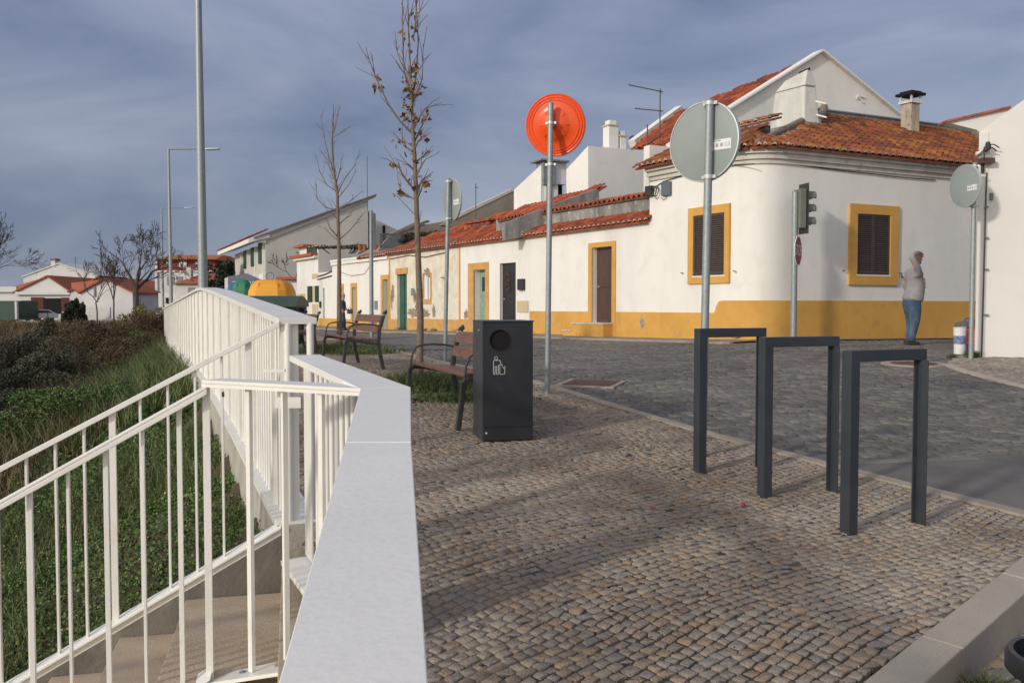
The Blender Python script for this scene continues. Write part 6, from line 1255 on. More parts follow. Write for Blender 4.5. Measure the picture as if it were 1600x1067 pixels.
# two parked cars, far away
def car(px, py, d, mat, lab, rz, L_=4.2):
    p = at(px, py, d); t = thing('parked_car', (p[0], d, p[2]), lab, 'car', 'cars parked by the warehouse', rz=rz, local=True)
    h = L_ / 2; side = [(-h, .35), (-h, .75), (-h + .15, .88), (-h + .9, .95), (-h + 1.45, 1.40), (h - 1.1, 1.42), (h - .35, .98), (h, .85), (h, .35)]
    MB().prism([(x, -.82, z) for x, z in side], (0, 1.64, 0)).build('body', mat, t, bevel=.06)
    for s in (-.83, .81): MB().prism([(x, s, z) for x, z in ((-h + 1.05, .98), (-h + 1.5, 1.33), (h - 1.2, 1.35), (h - .6, .99))], (0, .02, 0)).build('window', 'pane', t)
    MB().prism([(-h + .93, -.7, .99), (-h + .93, .7, .99), (-h + 1.40, .66, 1.36), (-h + 1.40, -.66, 1.36)], (-.03, 0, .02)).build('windscreen', 'pane', t)
    for sx in (-h + .75, h - .8):
        for sy in (-.8, .66):
            w = MB().lathe([(.001, 0), (.31, 0), (.31, .16), (.001, .16)], (sx, sy, .31), (0, 1, 0), 16).build('wheel', 'rubber', t)
    MB().box(-h - .01, -h + .02, -.7, .7, .38, .62).build('bumper', 'car_dark', t)
car(41, 501.5, 119, 'car_blue', 'pale blue car parked behind, left of the white car by the warehouse', .7); car(62, 501, 116, 'car_white', 'white car parked nearest the warehouse doorway, half behind the olive bush', .6)

# ------------------------------------------------------------------ vegetation
def leaves(name, P, size, mat, parent=None, kind='stuff', up=.5, asp=1.7, fold=False):
    n = len(P); a = rng.normal(0, 1, (n, 3)); a[:, 2] *= 1 - up; a /= np.linalg.norm(a, axis=1)[:, None]
    b = rng.normal(0, 1, (n, 3)); b -= a * (a * b).sum(1)[:, None]; b /= np.linalg.norm(b, axis=1)[:, None]; s = size * rng.uniform(.6, 1.35, n)[:, None]
    V = np.stack([P - a * s * asp / 2, P + b * s / 2, P + a * s * asp / 2, P - b * s / 2], 1).reshape(-1, 3)
    return quadmesh(name, V, np.arange(4 * n).reshape(-1, 4), mat, rng.uniform(0, 1, n), parent=parent, kind=kind)
def blades(name, P, h, w, mat, parent=None, kind='stuff', lean=.4):
    n = len(P); hh = h * rng.uniform(.5, 1.3, n)[:, None]; t = rng.uniform(0, 2 * math.pi, n); d = np.stack([np.cos(t), np.sin(t), np.zeros(n)], 1) * w / 2; l = rng.normal(0, lean, (n, 3)); l[:, 2] = 0
    up = np.array([0, 0, 1.]); m = P + up * hh * .55 + l * hh * .25; tp = P + up * hh * .95 + l * hh * .9
    V = np.stack([P - d, P + d, m + d * .7, m - d * .7, tp], 1).reshape(-1, 3); k = np.arange(n)[:, None] * 5
    Q = np.concatenate([k + np.array([[0, 1, 2, 3]]), k + np.array([[3, 2, 4, 4]])], 0)
    V2 = np.stack([P - d, P + d, m + d * .7, m - d * .7, m - d * .7, m + d * .7, tp + d * .12, tp - d * .12], 1).reshape(-1, 3)
    return quadmesh(name, V2, np.arange(8 * n).reshape(-1, 4), mat, np.repeat(rng.uniform(0, 1, n), 2), parent=parent, kind=kind)
def noise2(x, y): return np.sin(x * .9 + 1.3 * np.sin(y * .7)) * np.cos(y * .8 - .9 * np.sin(x * .6)) + .5 * np.sin(x * 2.3 + y * 1.9)
def slope_pts(n, y0, y1, w0, w1, powy=1.0, flt=None):
    y = y0 + (y1 - y0) * rng.uniform(0, 1, n) ** powy; w = rng.uniform(w0, w1, n); x = .76 - .41 * y - w / .925 - .02; m = ((x - SO[0]) * SF[0] + (y - SO[1]) * SF[1]) > 1.32
    if flt is not None: m &= flt(x, y, w)
    x, y = x[m], y[m]; return np.stack([x, y, hill(x, y)], 1)
P = slope_pts(210000, 4.2, 15, 0, 6.5, 1.4); P[:, 2] += rng.uniform(.02, .20, len(P)) * (.6 + .5 * noise2(P[:, 0] * 2, P[:, 1] * 2)).clip(.25, 1.4)
leaves('clover_cover', P, .022, 'clover', up=.5, asp=1.1)
P = slope_pts(90000, 11, 36, 0, 8, 1.2, lambda x, y, w: noise2(x * .7, y * .5) > -.3); P[:, 2] += rng.uniform(.02, .22, len(P)); leaves('ground_cover', P, .075, 'clover', asp=1.2)
P = slope_pts(55000, 4.4, 20, .0, 6, 1.2, lambda x, y, w: noise2(x * 1.4 + 3, y * 1.1) > -.35); blades('long_grass', P, .22, .007, 'grass_blade', lean=.5)
P = slope_pts(45000, 12, 55, .0, 7, 1.1); blades('slope_grass', P, .55, .022, 'grass_blade', lean=.4)
P = slope_pts(34000, 9, 50, .0, 9, 1.0, lambda x, y, w: noise2(x * .5 + 9, y * .35) > .15); blades('dry_grass', P, .70, .014, 'dry_grass', lean=.5)
P = slope_pts(900, 4.4, 14, .2, 5, 1.2, lambda x, y, w: noise2(x * 1.6, y * 1.2) > .2); P[:, 2] += rng.uniform(.10, .24, len(P)); leaves('yellow_flowers', P, .014, 'flower_yellow', asp=1)
def branchset(m, p, d, ln, r, lev, spread, rnd, up=.25, seg=3, minr=.003, tips=None, n=5):
    p = np.array(p, float); d = np.array(d, float); pts = [p]; rr = [r]
    for k in range(seg):
        d = d + rnd.normal(0, .13, 3) + np.array([0, 0, up * .12]); d /= np.linalg.norm(d); p = p + d * ln / seg; pts.append(p); rr.append(max(minr, r * (1 - .38 * (k + 1) / seg)))
    m.tube(pts, rr, max(3, n), cap=False)
    if tips is not None and lev <= 1: tips.append(p)
    if lev > 0:
        for k in range(rnd.integers(2, 4)):
            a = pts[rnd.integers(1, len(pts))] if k else pts[-1]; q = rnd.normal(0, 1, 3); q -= d * q.dot(d); q /= np.linalg.norm(q); nd = d * math.cos(spread) + q * math.sin(spread) * rnd.uniform(.6, 1.2); nd[2] += up * .3; nd /= np.linalg.norm(nd)
            branchset(m, a, nd, ln * rnd.uniform(.60, .82), max(minr, rr[-1] * rnd.uniform(.62, .85)), lev - 1, spread, rnd, up, seg, minr, tips, max(3, n - 1))
def bare_tree(name, lab, px, py, d, height, lev, r, seed, mat='bark_dark', forks=None, spread=.55, minr=.012, leafmat=None, leafn=0, leafs=.1, cat='tree', dz=0, group=None):
    rnd = np.random.default_rng(seed); b = at(px, py, d); t = thing(name, tuple(b), lab, cat, group); tips = []
    tr = MB(); L0 = height * .26; tr.tube([b - np.array([0, 0, .6]), b + np.array([0, 0, L0 * .5]), b + np.array([rnd.normal(0, .04) * L0, 0, L0])], [r * 1.25, r, r * .92], 8); tr.build('trunk', mat, t, smooth=True)
    m = MB()
    for f in (forks or [(-.45, .1, 1), (.45, -.1, 1), (.05, .4, 1.1)]): branchset(m, b + np.array([0, 0, L0 * .97]), f, height * .27, r * .75, lev, spread, rnd, minr=minr, tips=tips, n=6)
    m.build('crown', mat, t, fix=False, kind='stuff')
    if leafmat and tips:
        T = np.array(tips); P = T[rnd.integers(0, len(T), leafn)] + rnd.normal(0, leafs * 3, (leafn, 3)); leaves('leaf_clumps', P, leafs, leafmat, parent=t)
    return t, tips
bare_tree('bare_tree', 'large bare forked tree left of the lamp posts with a few yellow leaves below', 214, 487, 62, 6.1, 6, .14, 11, forks=[(-.75, .1, 1.0), (-.25, .3, 1.1), (.30, -.2, 1.2), (.62, .1, .95)], minr=.013)
bare_tree('bare_tree', 'bare tree cut off by the left edge of the photo', -38, 500, 40, 4.9, 6, .08, 5, forks=[(-.3, .1, 1.1), (.45, -.1, 1), (.15, .3, 1.2)], minr=.008)
bare_tree('bare_sapling', 'slender bare sapling in front of the far white gabled house', 178, 500, 40, 3.4, 4, .035, 21, spread=.42, minr=.010)
bare_tree('bare_sapling', 'second bare sapling with reddish stems just left of the large forked tree', 152, 500, 46, 3.6, 4, .035, 8, spread=.40, minr=.010)
bare_tree('bare_tree', 'small leafless tree far behind, between the beige house and the shuttered house', 462, 458, 68, 3.5, 4, .05, 3, spread=.6, minr=.02)
def thicket(name, lab, px, py, d, w, dp, h, n, size, mat, stems, seed, stemmat='bark_dark', up=.3, cat='shrub', zb=None, dome=True):
    rnd = np.random.default_rng(seed); b = at(px, py, d); zb_ = float(hill(b[0], d)) if zb is None else zb; t = thing(name, (b[0], d, zb_), lab, cat); m = MB(); nl = 26
    cl = np.stack([rnd.uniform(-1, 1, nl), rnd.uniform(-1, 1, nl), rnd.uniform(.15, 1, nl)], 1); rr = np.sqrt((cl[:, :2] ** 2).sum(1)); cl[:, 2] *= np.sqrt(np.clip(1.25 - rr ** 2 * .75, .1, 1)) if dome else 1
    for k in range(stems):
        c = cl[k % nl]; m.tube([np.array([b[0] + c[0] * w * .5, d + c[1] * dp * .5, zb_ - .2]), np.array([b[0] + c[0] * w * .8, d + c[1] * dp * .8, zb_ + h * c[2] * .6]), np.array([b[0] + c[0] * w + rnd.normal(0, .15), d + c[1] * dp, zb_ + h * c[2] * 1.02 + rnd.uniform(0, .2)])], [.03, .02, .008], 4, cap=False)
    m.build('stem', stemmat, t, fix=False, kind='stuff')
    k = rnd.integers(0, nl, n); u = rnd.normal(0, 1, (n, 3)); u /= np.linalg.norm(u, axis=1)[:, None]; r_ = rnd.uniform(.45, 1, n)[:, None] ** .5 * rnd.uniform(.7, 1.1, (nl, 1))[k]
    P = cl[k] * (w, dp, h * .82) + u * r_ * (w * .34, dp * .34, h * .24) + (b[0], d, zb_); P[:, 2] = np.maximum(P[:, 2], zb_ + .05); leaves('foliage', P, size, mat, parent=t, up=up)
    return t
def topz(py, d): return at(800, py, d)[2]
for (nm, lab, px, d, w, dp, pyt, n, sz, mt, sm, sd) in (
    ('olive_bush', 'large grey green bush in front of the warehouse doorway', 98, 33, 1.35, 1.3, 474, 32000, .07, 'olive_leaf', 60, 1),
    ('olive_bush', 'grey green bush below the pale far houses, left of the bramble', 62, 25, 1.5, 1.2, 500, 22000, .055, 'olive_leaf', 40, 2),
    ('bramble_thicket', 'wide reddish brown bramble thicket on the slope below the far white house', 150, 30, 2.3, 2.0, 488, 30000, .05, 'bramble', 160, 3),
    ('bramble_thicket', 'tall rusty brown bramble clump against the fence end, under the forked tree', 207, 36, 1.4, 1.8, 456, 20000, .06, 'bramble', 120, 4),
    ('green_shrub', 'green shrub growing beside the far end of the white fence', 232, 33, .7, 1.4, 502, 9000, .07, 'clover', 30, 5),
    ('yellow_shrub', 'yellowing shrub at the foot of the large forked tree', 222, 58, 1.3, 1.3, 452, 3500, .12, 'yellow_leaf', 60, 6),
    ('dark_shrub', 'dark evergreen shrub against the warehouse corner', 118, 98, .8, 1, 455, 5000, .28, 'dark_leaf', 20, 7),
    ('dark_shrub', 'dark shrub at the left edge in the hollow below the road', 0, 24, 1.6, 1.6, 530, 14000, .06, 'dark_leaf', 30, 8),
    ('brown_scrub', 'dry brown scrub at the left edge beneath the green shed', 12, 40, 2.4, 2.2, 494, 20000, .08, 'bramble', 60, 9),
    ('brown_scrub', 'low tawny scrub patch right of the green shed, before the parked cars', 40, 34, 1.6, 1.6, 500, 16000, .07, 'bramble', 60, 19),
    ('dark_shrub', 'second dark shrub in the hollow, right beside the first at the left edge', 25, 29, 1.6, 1.4, 530, 12000, .06, 'dark_leaf', 30, 20),
    ('low_shrub', 'low dark green mound on the slope halfway down', 70, 19, 1.3, 1.5, 590, 14000, .05, 'dark_leaf', 20, 10),
    ('low_shrub', 'low leafy green mound beside the slope path', 120, 15, 1.1, 1.4, 585, 15000, .045, 'clover', 20, 12)):
    z0 = float(hill((px - 800) / F * d, d)); thicket(nm, lab, px, 500, d, w, dp, (topz(pyt, d) - z0) * .86, int(n * 1.6), sz * .66, mt, sm, sd, stemmat='bramble' if 'bramble' in nm or 'scrub' in nm else 'bark_dark')
for (px, d, w, pyt, sd, lab) in ((340, 92, 2.3, 408, 31, 'dark pine mass behind the grey shed, left part'), (351, 80, 1.5, 395, 32, 'dark pine nearest the beige house eaves'), (330, 98, 1.8, 418, 33, 'low dark pine beside the hipped roof house')):
    thicket('pine_tree', lab, px, 480, d, w, w, topz(pyt, d) + 2, 9000, .22, 'dark_leaf', 14, sd, cat='tree', zb=-2.0)
# plants on the terraces
q = at(668, 372, 41); thicket('terrace_shrub', 'dark green shrub trailing over the old roof behind the first young tree', 672, 375, 41, 1.25, .5, .75, 5000, .07, 'dark_leaf', 14, 41, zb=at(670, 384, 41)[2])
q = at(540, 388, 46); thicket('terrace_plants', 'line of low potted plants along the grey terrace wall', 535, 388, 44.5, 1.6, .3, .28, 1500, .06, 'olive_leaf', 8, 42, zb=at(535, 390, 44.5)[2])
for i, px in enumerate((563, 570, 588, 594)):
    c = at(px, 391, 44); t = tag(MB().lathe([(.08, 0), (.13, .22), (.14, .22), (.14, .26), (.11, .26)], (c[0], c[1], c[2] - .03), (0, 0, 1), 12).build('flower_pot', 'terrace_pot'), ['leftmost terracotta pot on the grey terrace wall', 'second terracotta pot on the grey terrace wall', 'third terracotta pot on the grey terrace wall', 'terracotta pot nearest the lattice screen'][i], 'flower pot', 'terracotta pots on the terrace')
# weeds: round the young trees, by the kerbs and the sign foot
def weeds(name, lab, cx, cy, rx, ry, n, h, mat='grass_blade', off=0, lf=0, ls=.03):
    x = cx + rx * rng.normal(0, .5, n); y = cy + ry * rng.normal(0, .5, n); P = np.stack([x, y, H(x, y) + off], 1); o = blades(name, P, h, .007, mat, kind='stuff', lean=.7)
    if lf: x = cx + rx * rng.normal(0, .5, lf); y = cy + ry * rng.normal(0, .5, lf); leaves(name + '_leaves', np.stack([x, y, H(x, y) + off + rng.uniform(.01, h * .6, lf)], 1), ls, 'clover', parent=o)
    return o
for (cx, cy, rx, ry, n, h, lf) in ((-1.0, 10.6, .55, .55, 2600, .20, 900), (-.55, 9.6, .6, .3, 900, .08, 400), (-3.55, 18.6, .9, .6, 3000, .20, 900), (-2.9, 17.6, .7, .4, 900, .14, 200)): weeds('weeds', None, cx, cy, rx, ry, n, h, lf=lf)
weeds('weeds', None, 7.35, 14.3, .10, .08, 500, .10, lf=100); weeds('weeds', None, 7.0, 14.25, .08, .05, 200, .06)
weeds('weeds', None, 1.78, 3.32, .07, .05, 420, .09, off=-.16, lf=160, ls=.02); weeds('weeds', None, 1.62, 3.20, .09, .03, 200, .05, off=-.16)
weeds('dry_weeds', None, 1.55, 3.12, .12, .05, 300, .05, 'dry_grass', off=-.16)
for a in (6.2, 9.8, 14.2, 16.3, 17.2, 19.5, 22, 25): p = FO + FD * a + FN * .08; weeds('weeds', None, p[0], p[1], .25, .10, 160, .12)
x, y = rng.uniform(-1.3, 3.3, 9000), rng.uniform(2.5, 12, 9000); m = inpoly(x, y, PAV) & (noise2(x * 2.2, y * 1.6) > .85); P = np.stack([x[m], y[m], H(x[m], y[m])], 1); blades('joint_moss', P, .014, .008, 'grass_blade', kind='stuff', lean=1)
x, y = rng.uniform(0, 12, 5000), rng.uniform(6, 20, 5000); m = noise2(x * 1.2, y * .8) > .9; P = np.stack([x[m], y[m], H(x[m], y[m]) - .02], 1); blades('road_weeds', P, .03, .008, 'grass_blade', kind='stuff', lean=1)
# dead leaves and grit scattered on the paving
x, y = rng.uniform(-1.5, 3.3, 600), rng.uniform(2.5, 14, 600); m = inpoly(x, y, PAV); P = np.stack([x[m], y[m], H(x[m], y[m]) + .010], 1); leaves('leaf_litter', P[:170], .012, 'dead_leaf', up=.98); leaves('pale_grit', P[170:], .007, 'pale_setts', up=.95)
x, y = rng.uniform(-75, -14, 42000), rng.uniform(46, 112, 42000); m = (x < .76 - .41 * y - 1.0) & (x > -.62 * y); P = np.stack([x[m], y[m], hill(x[m], y[m])], 1); blades('field_scrub', P, .75, .05, 'dry_grass', lean=.6)
x, y = rng.uniform(-60, -12, 30000), rng.uniform(24, 70, 30000); m = (x < .76 - .41 * y - 5) & (x > -.62 * y) & (noise2(x * .3, y * .3) > -.3); P = np.stack([x[m], y[m], hill(x[m], y[m]) + rng.uniform(0, .7, m.sum())], 1); leaves('field_brush', P, .11, 'olive_leaf')
# ---- the two young street trees
def young_tree(lab, d, trunk, radii, brs, leafp, seed, nleaf=0):
    rnd = np.random.default_rng(seed); T = [at(x, y, d) for x, y in trunk]; T[0][2] = float(H(T[0][0], d)) - .05; t = thing('young_tree', (T[0][0], d, T[0][2] + .05), lab, 'tree', 'young street trees')
    MB().tube(T, radii, 10).build('trunk', 'bark_pale', t, smooth=True); m = MB(); tips = []; Lf = []
    for br in brs:
        y0 = rnd.uniform(-.3, .3); B = [at(x, y, d) + np.array([0, y0 * i / max(1, len(br) - 1), 0]) for i, (x, y) in enumerate(br)]
        r = np.interp(br[0][1], [trunk[-1][1], trunk[0][1]], [.006, .022]) ; m.tube(B, list(np.linspace(r, .0035, len(B))), 5, cap=False)
        for k in range(1, len(B)):
            for s in range(rnd.integers(1, 4)):
                c = B[k - 1] + (B[k] - B[k - 1]) * rnd.uniform(.2, 1); dv = (B[k] - B[k - 1]); dv /= np.linalg.norm(dv); q = dv + rnd.normal(0, .45, 3) + (0, 0, .35); q /= np.linalg.norm(q); e = c + q * rnd.uniform(.08, .30)
                m.tube([c, (c + e) / 2 + rnd.normal(0, .01, 3), e], [.005, .004, .0025], 4, cap=False); tips.append(e); tips.append(c)
    for k in range(24):                           # fine twigs off the trunk
        f = rnd.uniform(.25, 1); i = int(f * (len(T) - 1) * .999); c = T[i] + (T[i + 1] - T[i]) * (f * (len(T) - 1) - i); q = rnd.normal(0, .6, 3); q[2] = abs(q[2]) + .5; q /= np.linalg.norm(q); e = c + q * rnd.uniform(.1, .35); m.tube([c, e], [.006, .003], 4, cap=False)
    m.build('crown', 'bark_pale', t, fix=False, kind='stuff')
    L_ = MB()
    for (x, y, k) in leafp:
        c = at(x, y, d)
        for _ in range(max(1, int(k * .7))):
            p = c + rnd.normal(0, .038, 3); s = rnd.uniform(.028, .052); a = rnd.normal(0, 1, 3); a /= np.linalg.norm(a); b = rnd.normal(0, 1, 3); b -= a * a.dot(b); b /= np.linalg.norm(b); nn_ = np.cross(a, b)
            L_.add([p - a * s, p - a * s * .3 + b * s * .7 + nn_ * s * .3, p + a * s, p - a * s * .2 - b * s * .7 + nn_ * s * .35, p + nn_ * -s * .1], [(0, 1, 4), (1, 2, 4), (2, 3, 4), (3, 0, 4)])
    if L_.v: L_.build('dead_leaves', 'dead_leaf', t, fix=False, kind='stuff')
young_tree('nearer young street tree with clusters of dead brown leaves, taller than the photo', 10.7, [(655, 606), (657, 500), (654, 420), (651, 330), (648, 250), (645, 200), (643, 150), (640, 90), (638, 30), (636, -40)], [.046, .040, .036, .030, .024, .019, .014, .010, .007, .005],
    [[(643, 208), (625, 190), (608, 165), (594, 135), (586, 115), (580, 96)], [(641, 120), (625, 95), (613, 60)], [(642, 150), (630, 110), (628, 60), (627, 0), (628, -30)], [(643, 170), (650, 110), (652, 60), (648, 0), (650, -40)], [(646, 60), (652, 40), (667, 2)], [(646, 60), (650, 30), (651, 2)],
     [(645, 205), (655, 185), (664, 172), (676, 168), (684, 168)], [(646, 225), (655, 200), (663, 180)], [(650, 300), (640, 288), (632, 278), (624, 262), (611, 255)], [(651, 312), (640, 308), (627, 300), (622, 294)], [(649, 270), (640, 258), (630, 258)], [(648, 240), (632, 228), (622, 216)],
     [(650, 275), (660, 258), (668, 250)], [(651, 300), (658, 282), (664, 276)], [(652, 310), (660, 298), (663, 292)], [(647, 235), (655, 222), (668, 215)], [(648, 255), (658, 245), (668, 235)], [(644, 165), (652, 140), (658, 120), (659, 62)], [(646, 215), (638, 200), (630, 195)], [(642, 140), (634, 120), (622, 100)]],
    [(587, 125, 7), (591, 138, 9), (626, 48, 4), (644, 28, 3), (647, 48, 3), (640, 68, 6), (633, 80, 2), (656, 94, 2), (650, 106, 11), (648, 118, 6), (640, 132, 9), (634, 128, 5), (652, 132, 9), (660, 130, 2), (637, 148, 12), (650, 148, 8), (656, 146, 4), (632, 157, 8), (642, 172, 12), (638, 182, 10), (666, 177, 5), (668, 186, 6), (652, 186, 6), (625, 173, 2), (644, 192, 8), (656, 205, 4), (622, 217, 8), (628, 223, 4), (638, 235, 6), (663, 218, 7), (666, 235, 5), (652, 245, 6), (617, 255, 8), (640, 290, 8), (625, 299, 6), (660, 292, 6), (664, 280, 3)], 3)
young_tree('farther young street tree, bare and thin, in front of the beige gable', 18.7, [(531, 552), (530, 480), (530, 400), (528, 340), (527, 300), (522, 270), (519, 230), (520, 195), (521, 163)], [.070, .050, .040, .034, .029, .023, .018, .012, .006],
    [[(526, 290), (515, 265), (505, 245), (500, 235)], [(524, 280), (510, 230), (504, 195), (502, 180)], [(520, 215), (530, 210), (543, 202)], [(519, 215), (526, 195), (533, 172)], [(528, 300), (540, 280), (555, 262), (566, 236)], [(528, 310), (545, 290), (558, 268)], [(529, 330), (510, 325), (498, 312), (498, 290)], [(529, 328), (545, 318), (570, 300)],
     [(530, 375), (545, 362), (560, 345), (572, 330)], [(530, 378), (518, 368), (505, 355)], [(529, 372), (520, 360), (516, 350)], [(527, 300), (512, 290), (502, 270), (498, 248)], [(529, 345), (520, 335), (510, 328)], [(530, 350), (540, 340), (548, 335)], [(522, 260), (512, 250), (504, 240)], [(526, 285), (530, 260), (529, 242)]], [(508, 255, 1)], 4)

# ------------------------------------------------------------------ people
def skin_obj(name, chains, mat, parent, sub=2):
    """chains: lists of (x, y, z, r); equal points are shared"""
    V = []; E = []; R = []; idx = {}
    for ch_ in chains:
        pv = None
        for p in ch_:
            k = tuple(round(c, 4) for c in p[:3])
            if k not in idx: idx[k] = len(V); V.append(p[:3]); R.append(p[3] if isinstance(p[3], tuple) else (p[3], p[3]))
            i = idx[k]
            if pv is not None and pv != i: E.append((pv, i))
            pv = i
    me = bpy.data.meshes.new(name); me.from_pydata(V, E, []); o = bpy.data.objects.new(name, me); COL.objects.link(o); o.parent = parent; WL[o] = np.zeros(3)
    sk = o.modifiers.new('skin', 'SKIN'); sk.use_smooth_shade = True; sk.branch_smoothing = .3
    for i, s in enumerate(me.skin_vertices[0].data): s.radius = R[i]; s.use_root = (i == 0)
    ss = o.modifiers.new('sub', 'SUBSURF'); ss.levels = sub; ss.render_levels = sub; me.materials.append(MATS[mat]); return o
def ball(m, c, r, sc=(1, 1, 1), n=14):
    pr_ = [(math.sin(math.pi * k / 10), -math.cos(math.pi * k / 10)) for k in range(11)]; V0 = len(m.v); m.lathe([(a * r, b * r) for a, b in pr_], (0, 0, 0), (0, 0, 1), n)
    for i in range(V0, len(m.v)): x, y, z = m.v[i]; m.v[i] = (c[0] + x * sc[0], c[1] + y * sc[1], c[2] + z * sc[2])
# near man: faces +x (to the right), left shoulder towards the viewer, right... hand shading the eyes
g = G(1425, 537.5); man = thing('person', tuple(g), 'man in grey sweatshirt and jeans shading his eyes with a raised hand, gazing right', 'person', local=True, rz=math.radians(12))
man.location = tuple(g); man.scale = (1.02, 1.02, 1.02)
hipz = .88
skin_obj('body', [[(.0, 0, .93, .13), (.02, 0, 1.12, .15), (.0, 0, 1.32, .135), (.0, 0, 1.42, .09), (.035, 0, 1.49, .055), (.05, 0, 1.56, .075), (.055, 0, 1.63, .098), (.05, 0, 1.70, .088), (.048, 0, 1.745, .05)],
    [(.0, 0, 1.42, .09), (-.01, -.17, 1.42, .06), (-.13, -.26, 1.54, .042), (-.215, -.26, 1.65, .038), (-.05, -.17, 1.76, .028), (.06, -.12, 1.78, .024)],
    [(.0, 0, 1.42, .09), (.0, .17, 1.40, .06), (-.01, .22, 1.18, .046), (.06, .20, 1.0, .036), (.14, .17, .90, .03)],
    [(.0, 0, .93, .13), (.0, -.09, .86, .09), (-.03, -.10, .48, .06), (-.12, -.11, .08, .045)], [(.0, 0, .93, .13), (.0, .09, .86, .09), (.05, .10, .48, .06), (.02, .12, .08, .045)]], 'skin', man)
# hands: palm and five fingers each
def hand(c, d, n_, parent, curl=.3, s=1.0):
    c = np.array(c, float); d = np.array(d, float) / np.linalg.norm(d); n_ = np.array(n_, float); n_ -= d * n_.dot(d); n_ /= np.linalg.norm(n_); w = np.cross(n_, d); ch_ = []
    pc_ = tuple(c + d * .04 * s)
    for k, (o_, ln) in enumerate(((-.032, .055), (-.011, .07), (.011, .075), (.032, .066))):
        a = c + w * o_ * s + d * .085 * s; b = a + d * ln * .5 * s - n_ * curl * .02; e = b + d * ln * .4 * s - n_ * curl * .04; ch_.append([(*pc_, (.030, .016)), (*a, .0105), (*b, .0095), (*e, .008)])
    a = c + w * .040 * s + d * .03 * s; b = a + w * .025 * s + d * .03 * s; e = b + d * .03 * s + w * .006; ch_.append([(*pc_, (.030, .016)), (*a, .013), (*b, .011), (*e, .0095)])
    ch_.append([(*c, .028), (*pc_, (.030, .016))]); return skin_obj('hand', ch_, 'skin', parent, 1)
hand((.04, -.12, 1.775), (.86, .5, -.25), (0, -.1, 1), man, 1.2); hand((.13, .17, .905), (.8, -.1, -.5), (0, 1, 0), man, 1.0)
sw_ = skin_obj('sweatshirt', [[(-.01, 0, .80, (.21, .20)), (.0, 0, .90, (.215, .205)), (.045, 0, 1.02, (.190, .185)), (.05, 0, 1.14, (.185, .185)), (.02, 0, 1.28, (.158, .18)), (-.005, 0, 1.40, (.125, .15)), (.02, 0, 1.475, .07)],
    [(-.005, 0, 1.40, (.125, .15)), (-.015, -.185, 1.40, .082), (-.13, -.26, 1.54, .060), (-.215, -.26, 1.65, .052), (-.20, -.24, 1.70, .048), (-.09, -.19, 1.755, .040), (.0, -.14, 1.775, .036)],
    [(-.005, 0, 1.40, (.125, .15)), (.0, .19, 1.39, .085), (-.01, .24, 1.18, .072), (.05, .215, 1.02, .058), (.11, .185, .93, .046)]], 'sweatshirt', man)
skin_obj('jeans', [[(.01, 0, 1.0, (.14, .14)), (.0, 0, .93, (.165, .17)), (-.01, 0, .84, (.185, .185)), (-.015, -.095, .74, .145), (-.02, -.105, .50, .112), (-.075, -.11, .28, .095), (-.115, -.115, .10, .084), (-.12, -.115, .045, .080)],
    [(-.01, 0, .84, (.185, .185)), (-.01, .095, .74, .142), (.06, .105, .50, .110), (.05, .11, .28, .094), (.015, .12, .10, .082), (.012, .12, .05, .078)]], 'jeans', man)
for (x, y_) in ((-.115, -.115), (.02, .12)):
    m = MB(); V = []; 
    m.prism([(x - .10, y_ - .045, 0), (x + .12, y_ - .05, 0), (x + .19, y_ - .025, 0), (x + .20, y_ + .02, 0), (x + .13, y_ + .05, 0), (x - .10, y_ + .045, 0)], (0, 0, .05)); m.hexa([(x - .10, y_ - .043, .05), (x + .10, y_ - .046, .05), (x + .10, y_ + .046, .05), (x - .10, y_ + .043, .05), (x - .09, y_ - .035, .11), (x + .04, y_ - .035, .11), (x + .04, y_ + .035, .11), (x - .09, y_ + .035, .11)]); m.build('shoe', 'shoe', man, bevel=.015)
m = MB(); ball(m, (.028, 0, 1.675), .108, (1.0, .88, .95)); m.build('hair', 'hair_grey', man, smooth=True)
m = MB(); ball(m, (.066, 0, 1.648), .098, (1.0, .82, 1.15)); m.tube([(.155, 0, 1.66), (.182, 0, 1.635), (.165, 0, 1.622)], [.012, .017, .013], 8); m.tube([(.145, 0, 1.575), (.158, 0, 1.565)], [.03, .02], 8); [ball(m, (.06, s * .083, 1.645), .026, (.7, .4, 1.1), 8) for s in (-1, 1)]; fc = m.build('face', 'skin', man, smooth=True)
m = MB(); [ball(m, (.150, s * .032, 1.662), .011, (1, 1, .6), 8) for s in (-1, 1)]; m.build('eyes', 'hole_black', fc, kind='stuff'); MB().tube([(.158, -.022, 1.597), (.163, 0, 1.598), (.158, .022, 1.597)], .005, 6).build('mouth', 'pink', fc)
m = MB()
for k in range(8):
    z = 1.26 - k * .026; a = .26; m.hexa([(.160 + .02 * math.sin((1.26 - z) * 8), -.14, z), (.200 + .02 * math.sin((1.26 - z) * 8), -.03, z), (.19, -.03, z), (.15, -.12, z), (.160 + .02 * math.sin((1.26 - z) * 8), -.14, z + .018), (.200 + .02 * math.sin((1.26 - z) * 8), -.03, z + .018), (.19, -.03, z + .018), (.15, -.12, z + .018)])
m.build('chest_print', 'print_dark', man, kind='stuff')
skin_obj('hem', [[(.0, -.12, .83, .03), (.15, -.14, .84, .03)]], 'sweatshirt', man, 1) if False else None
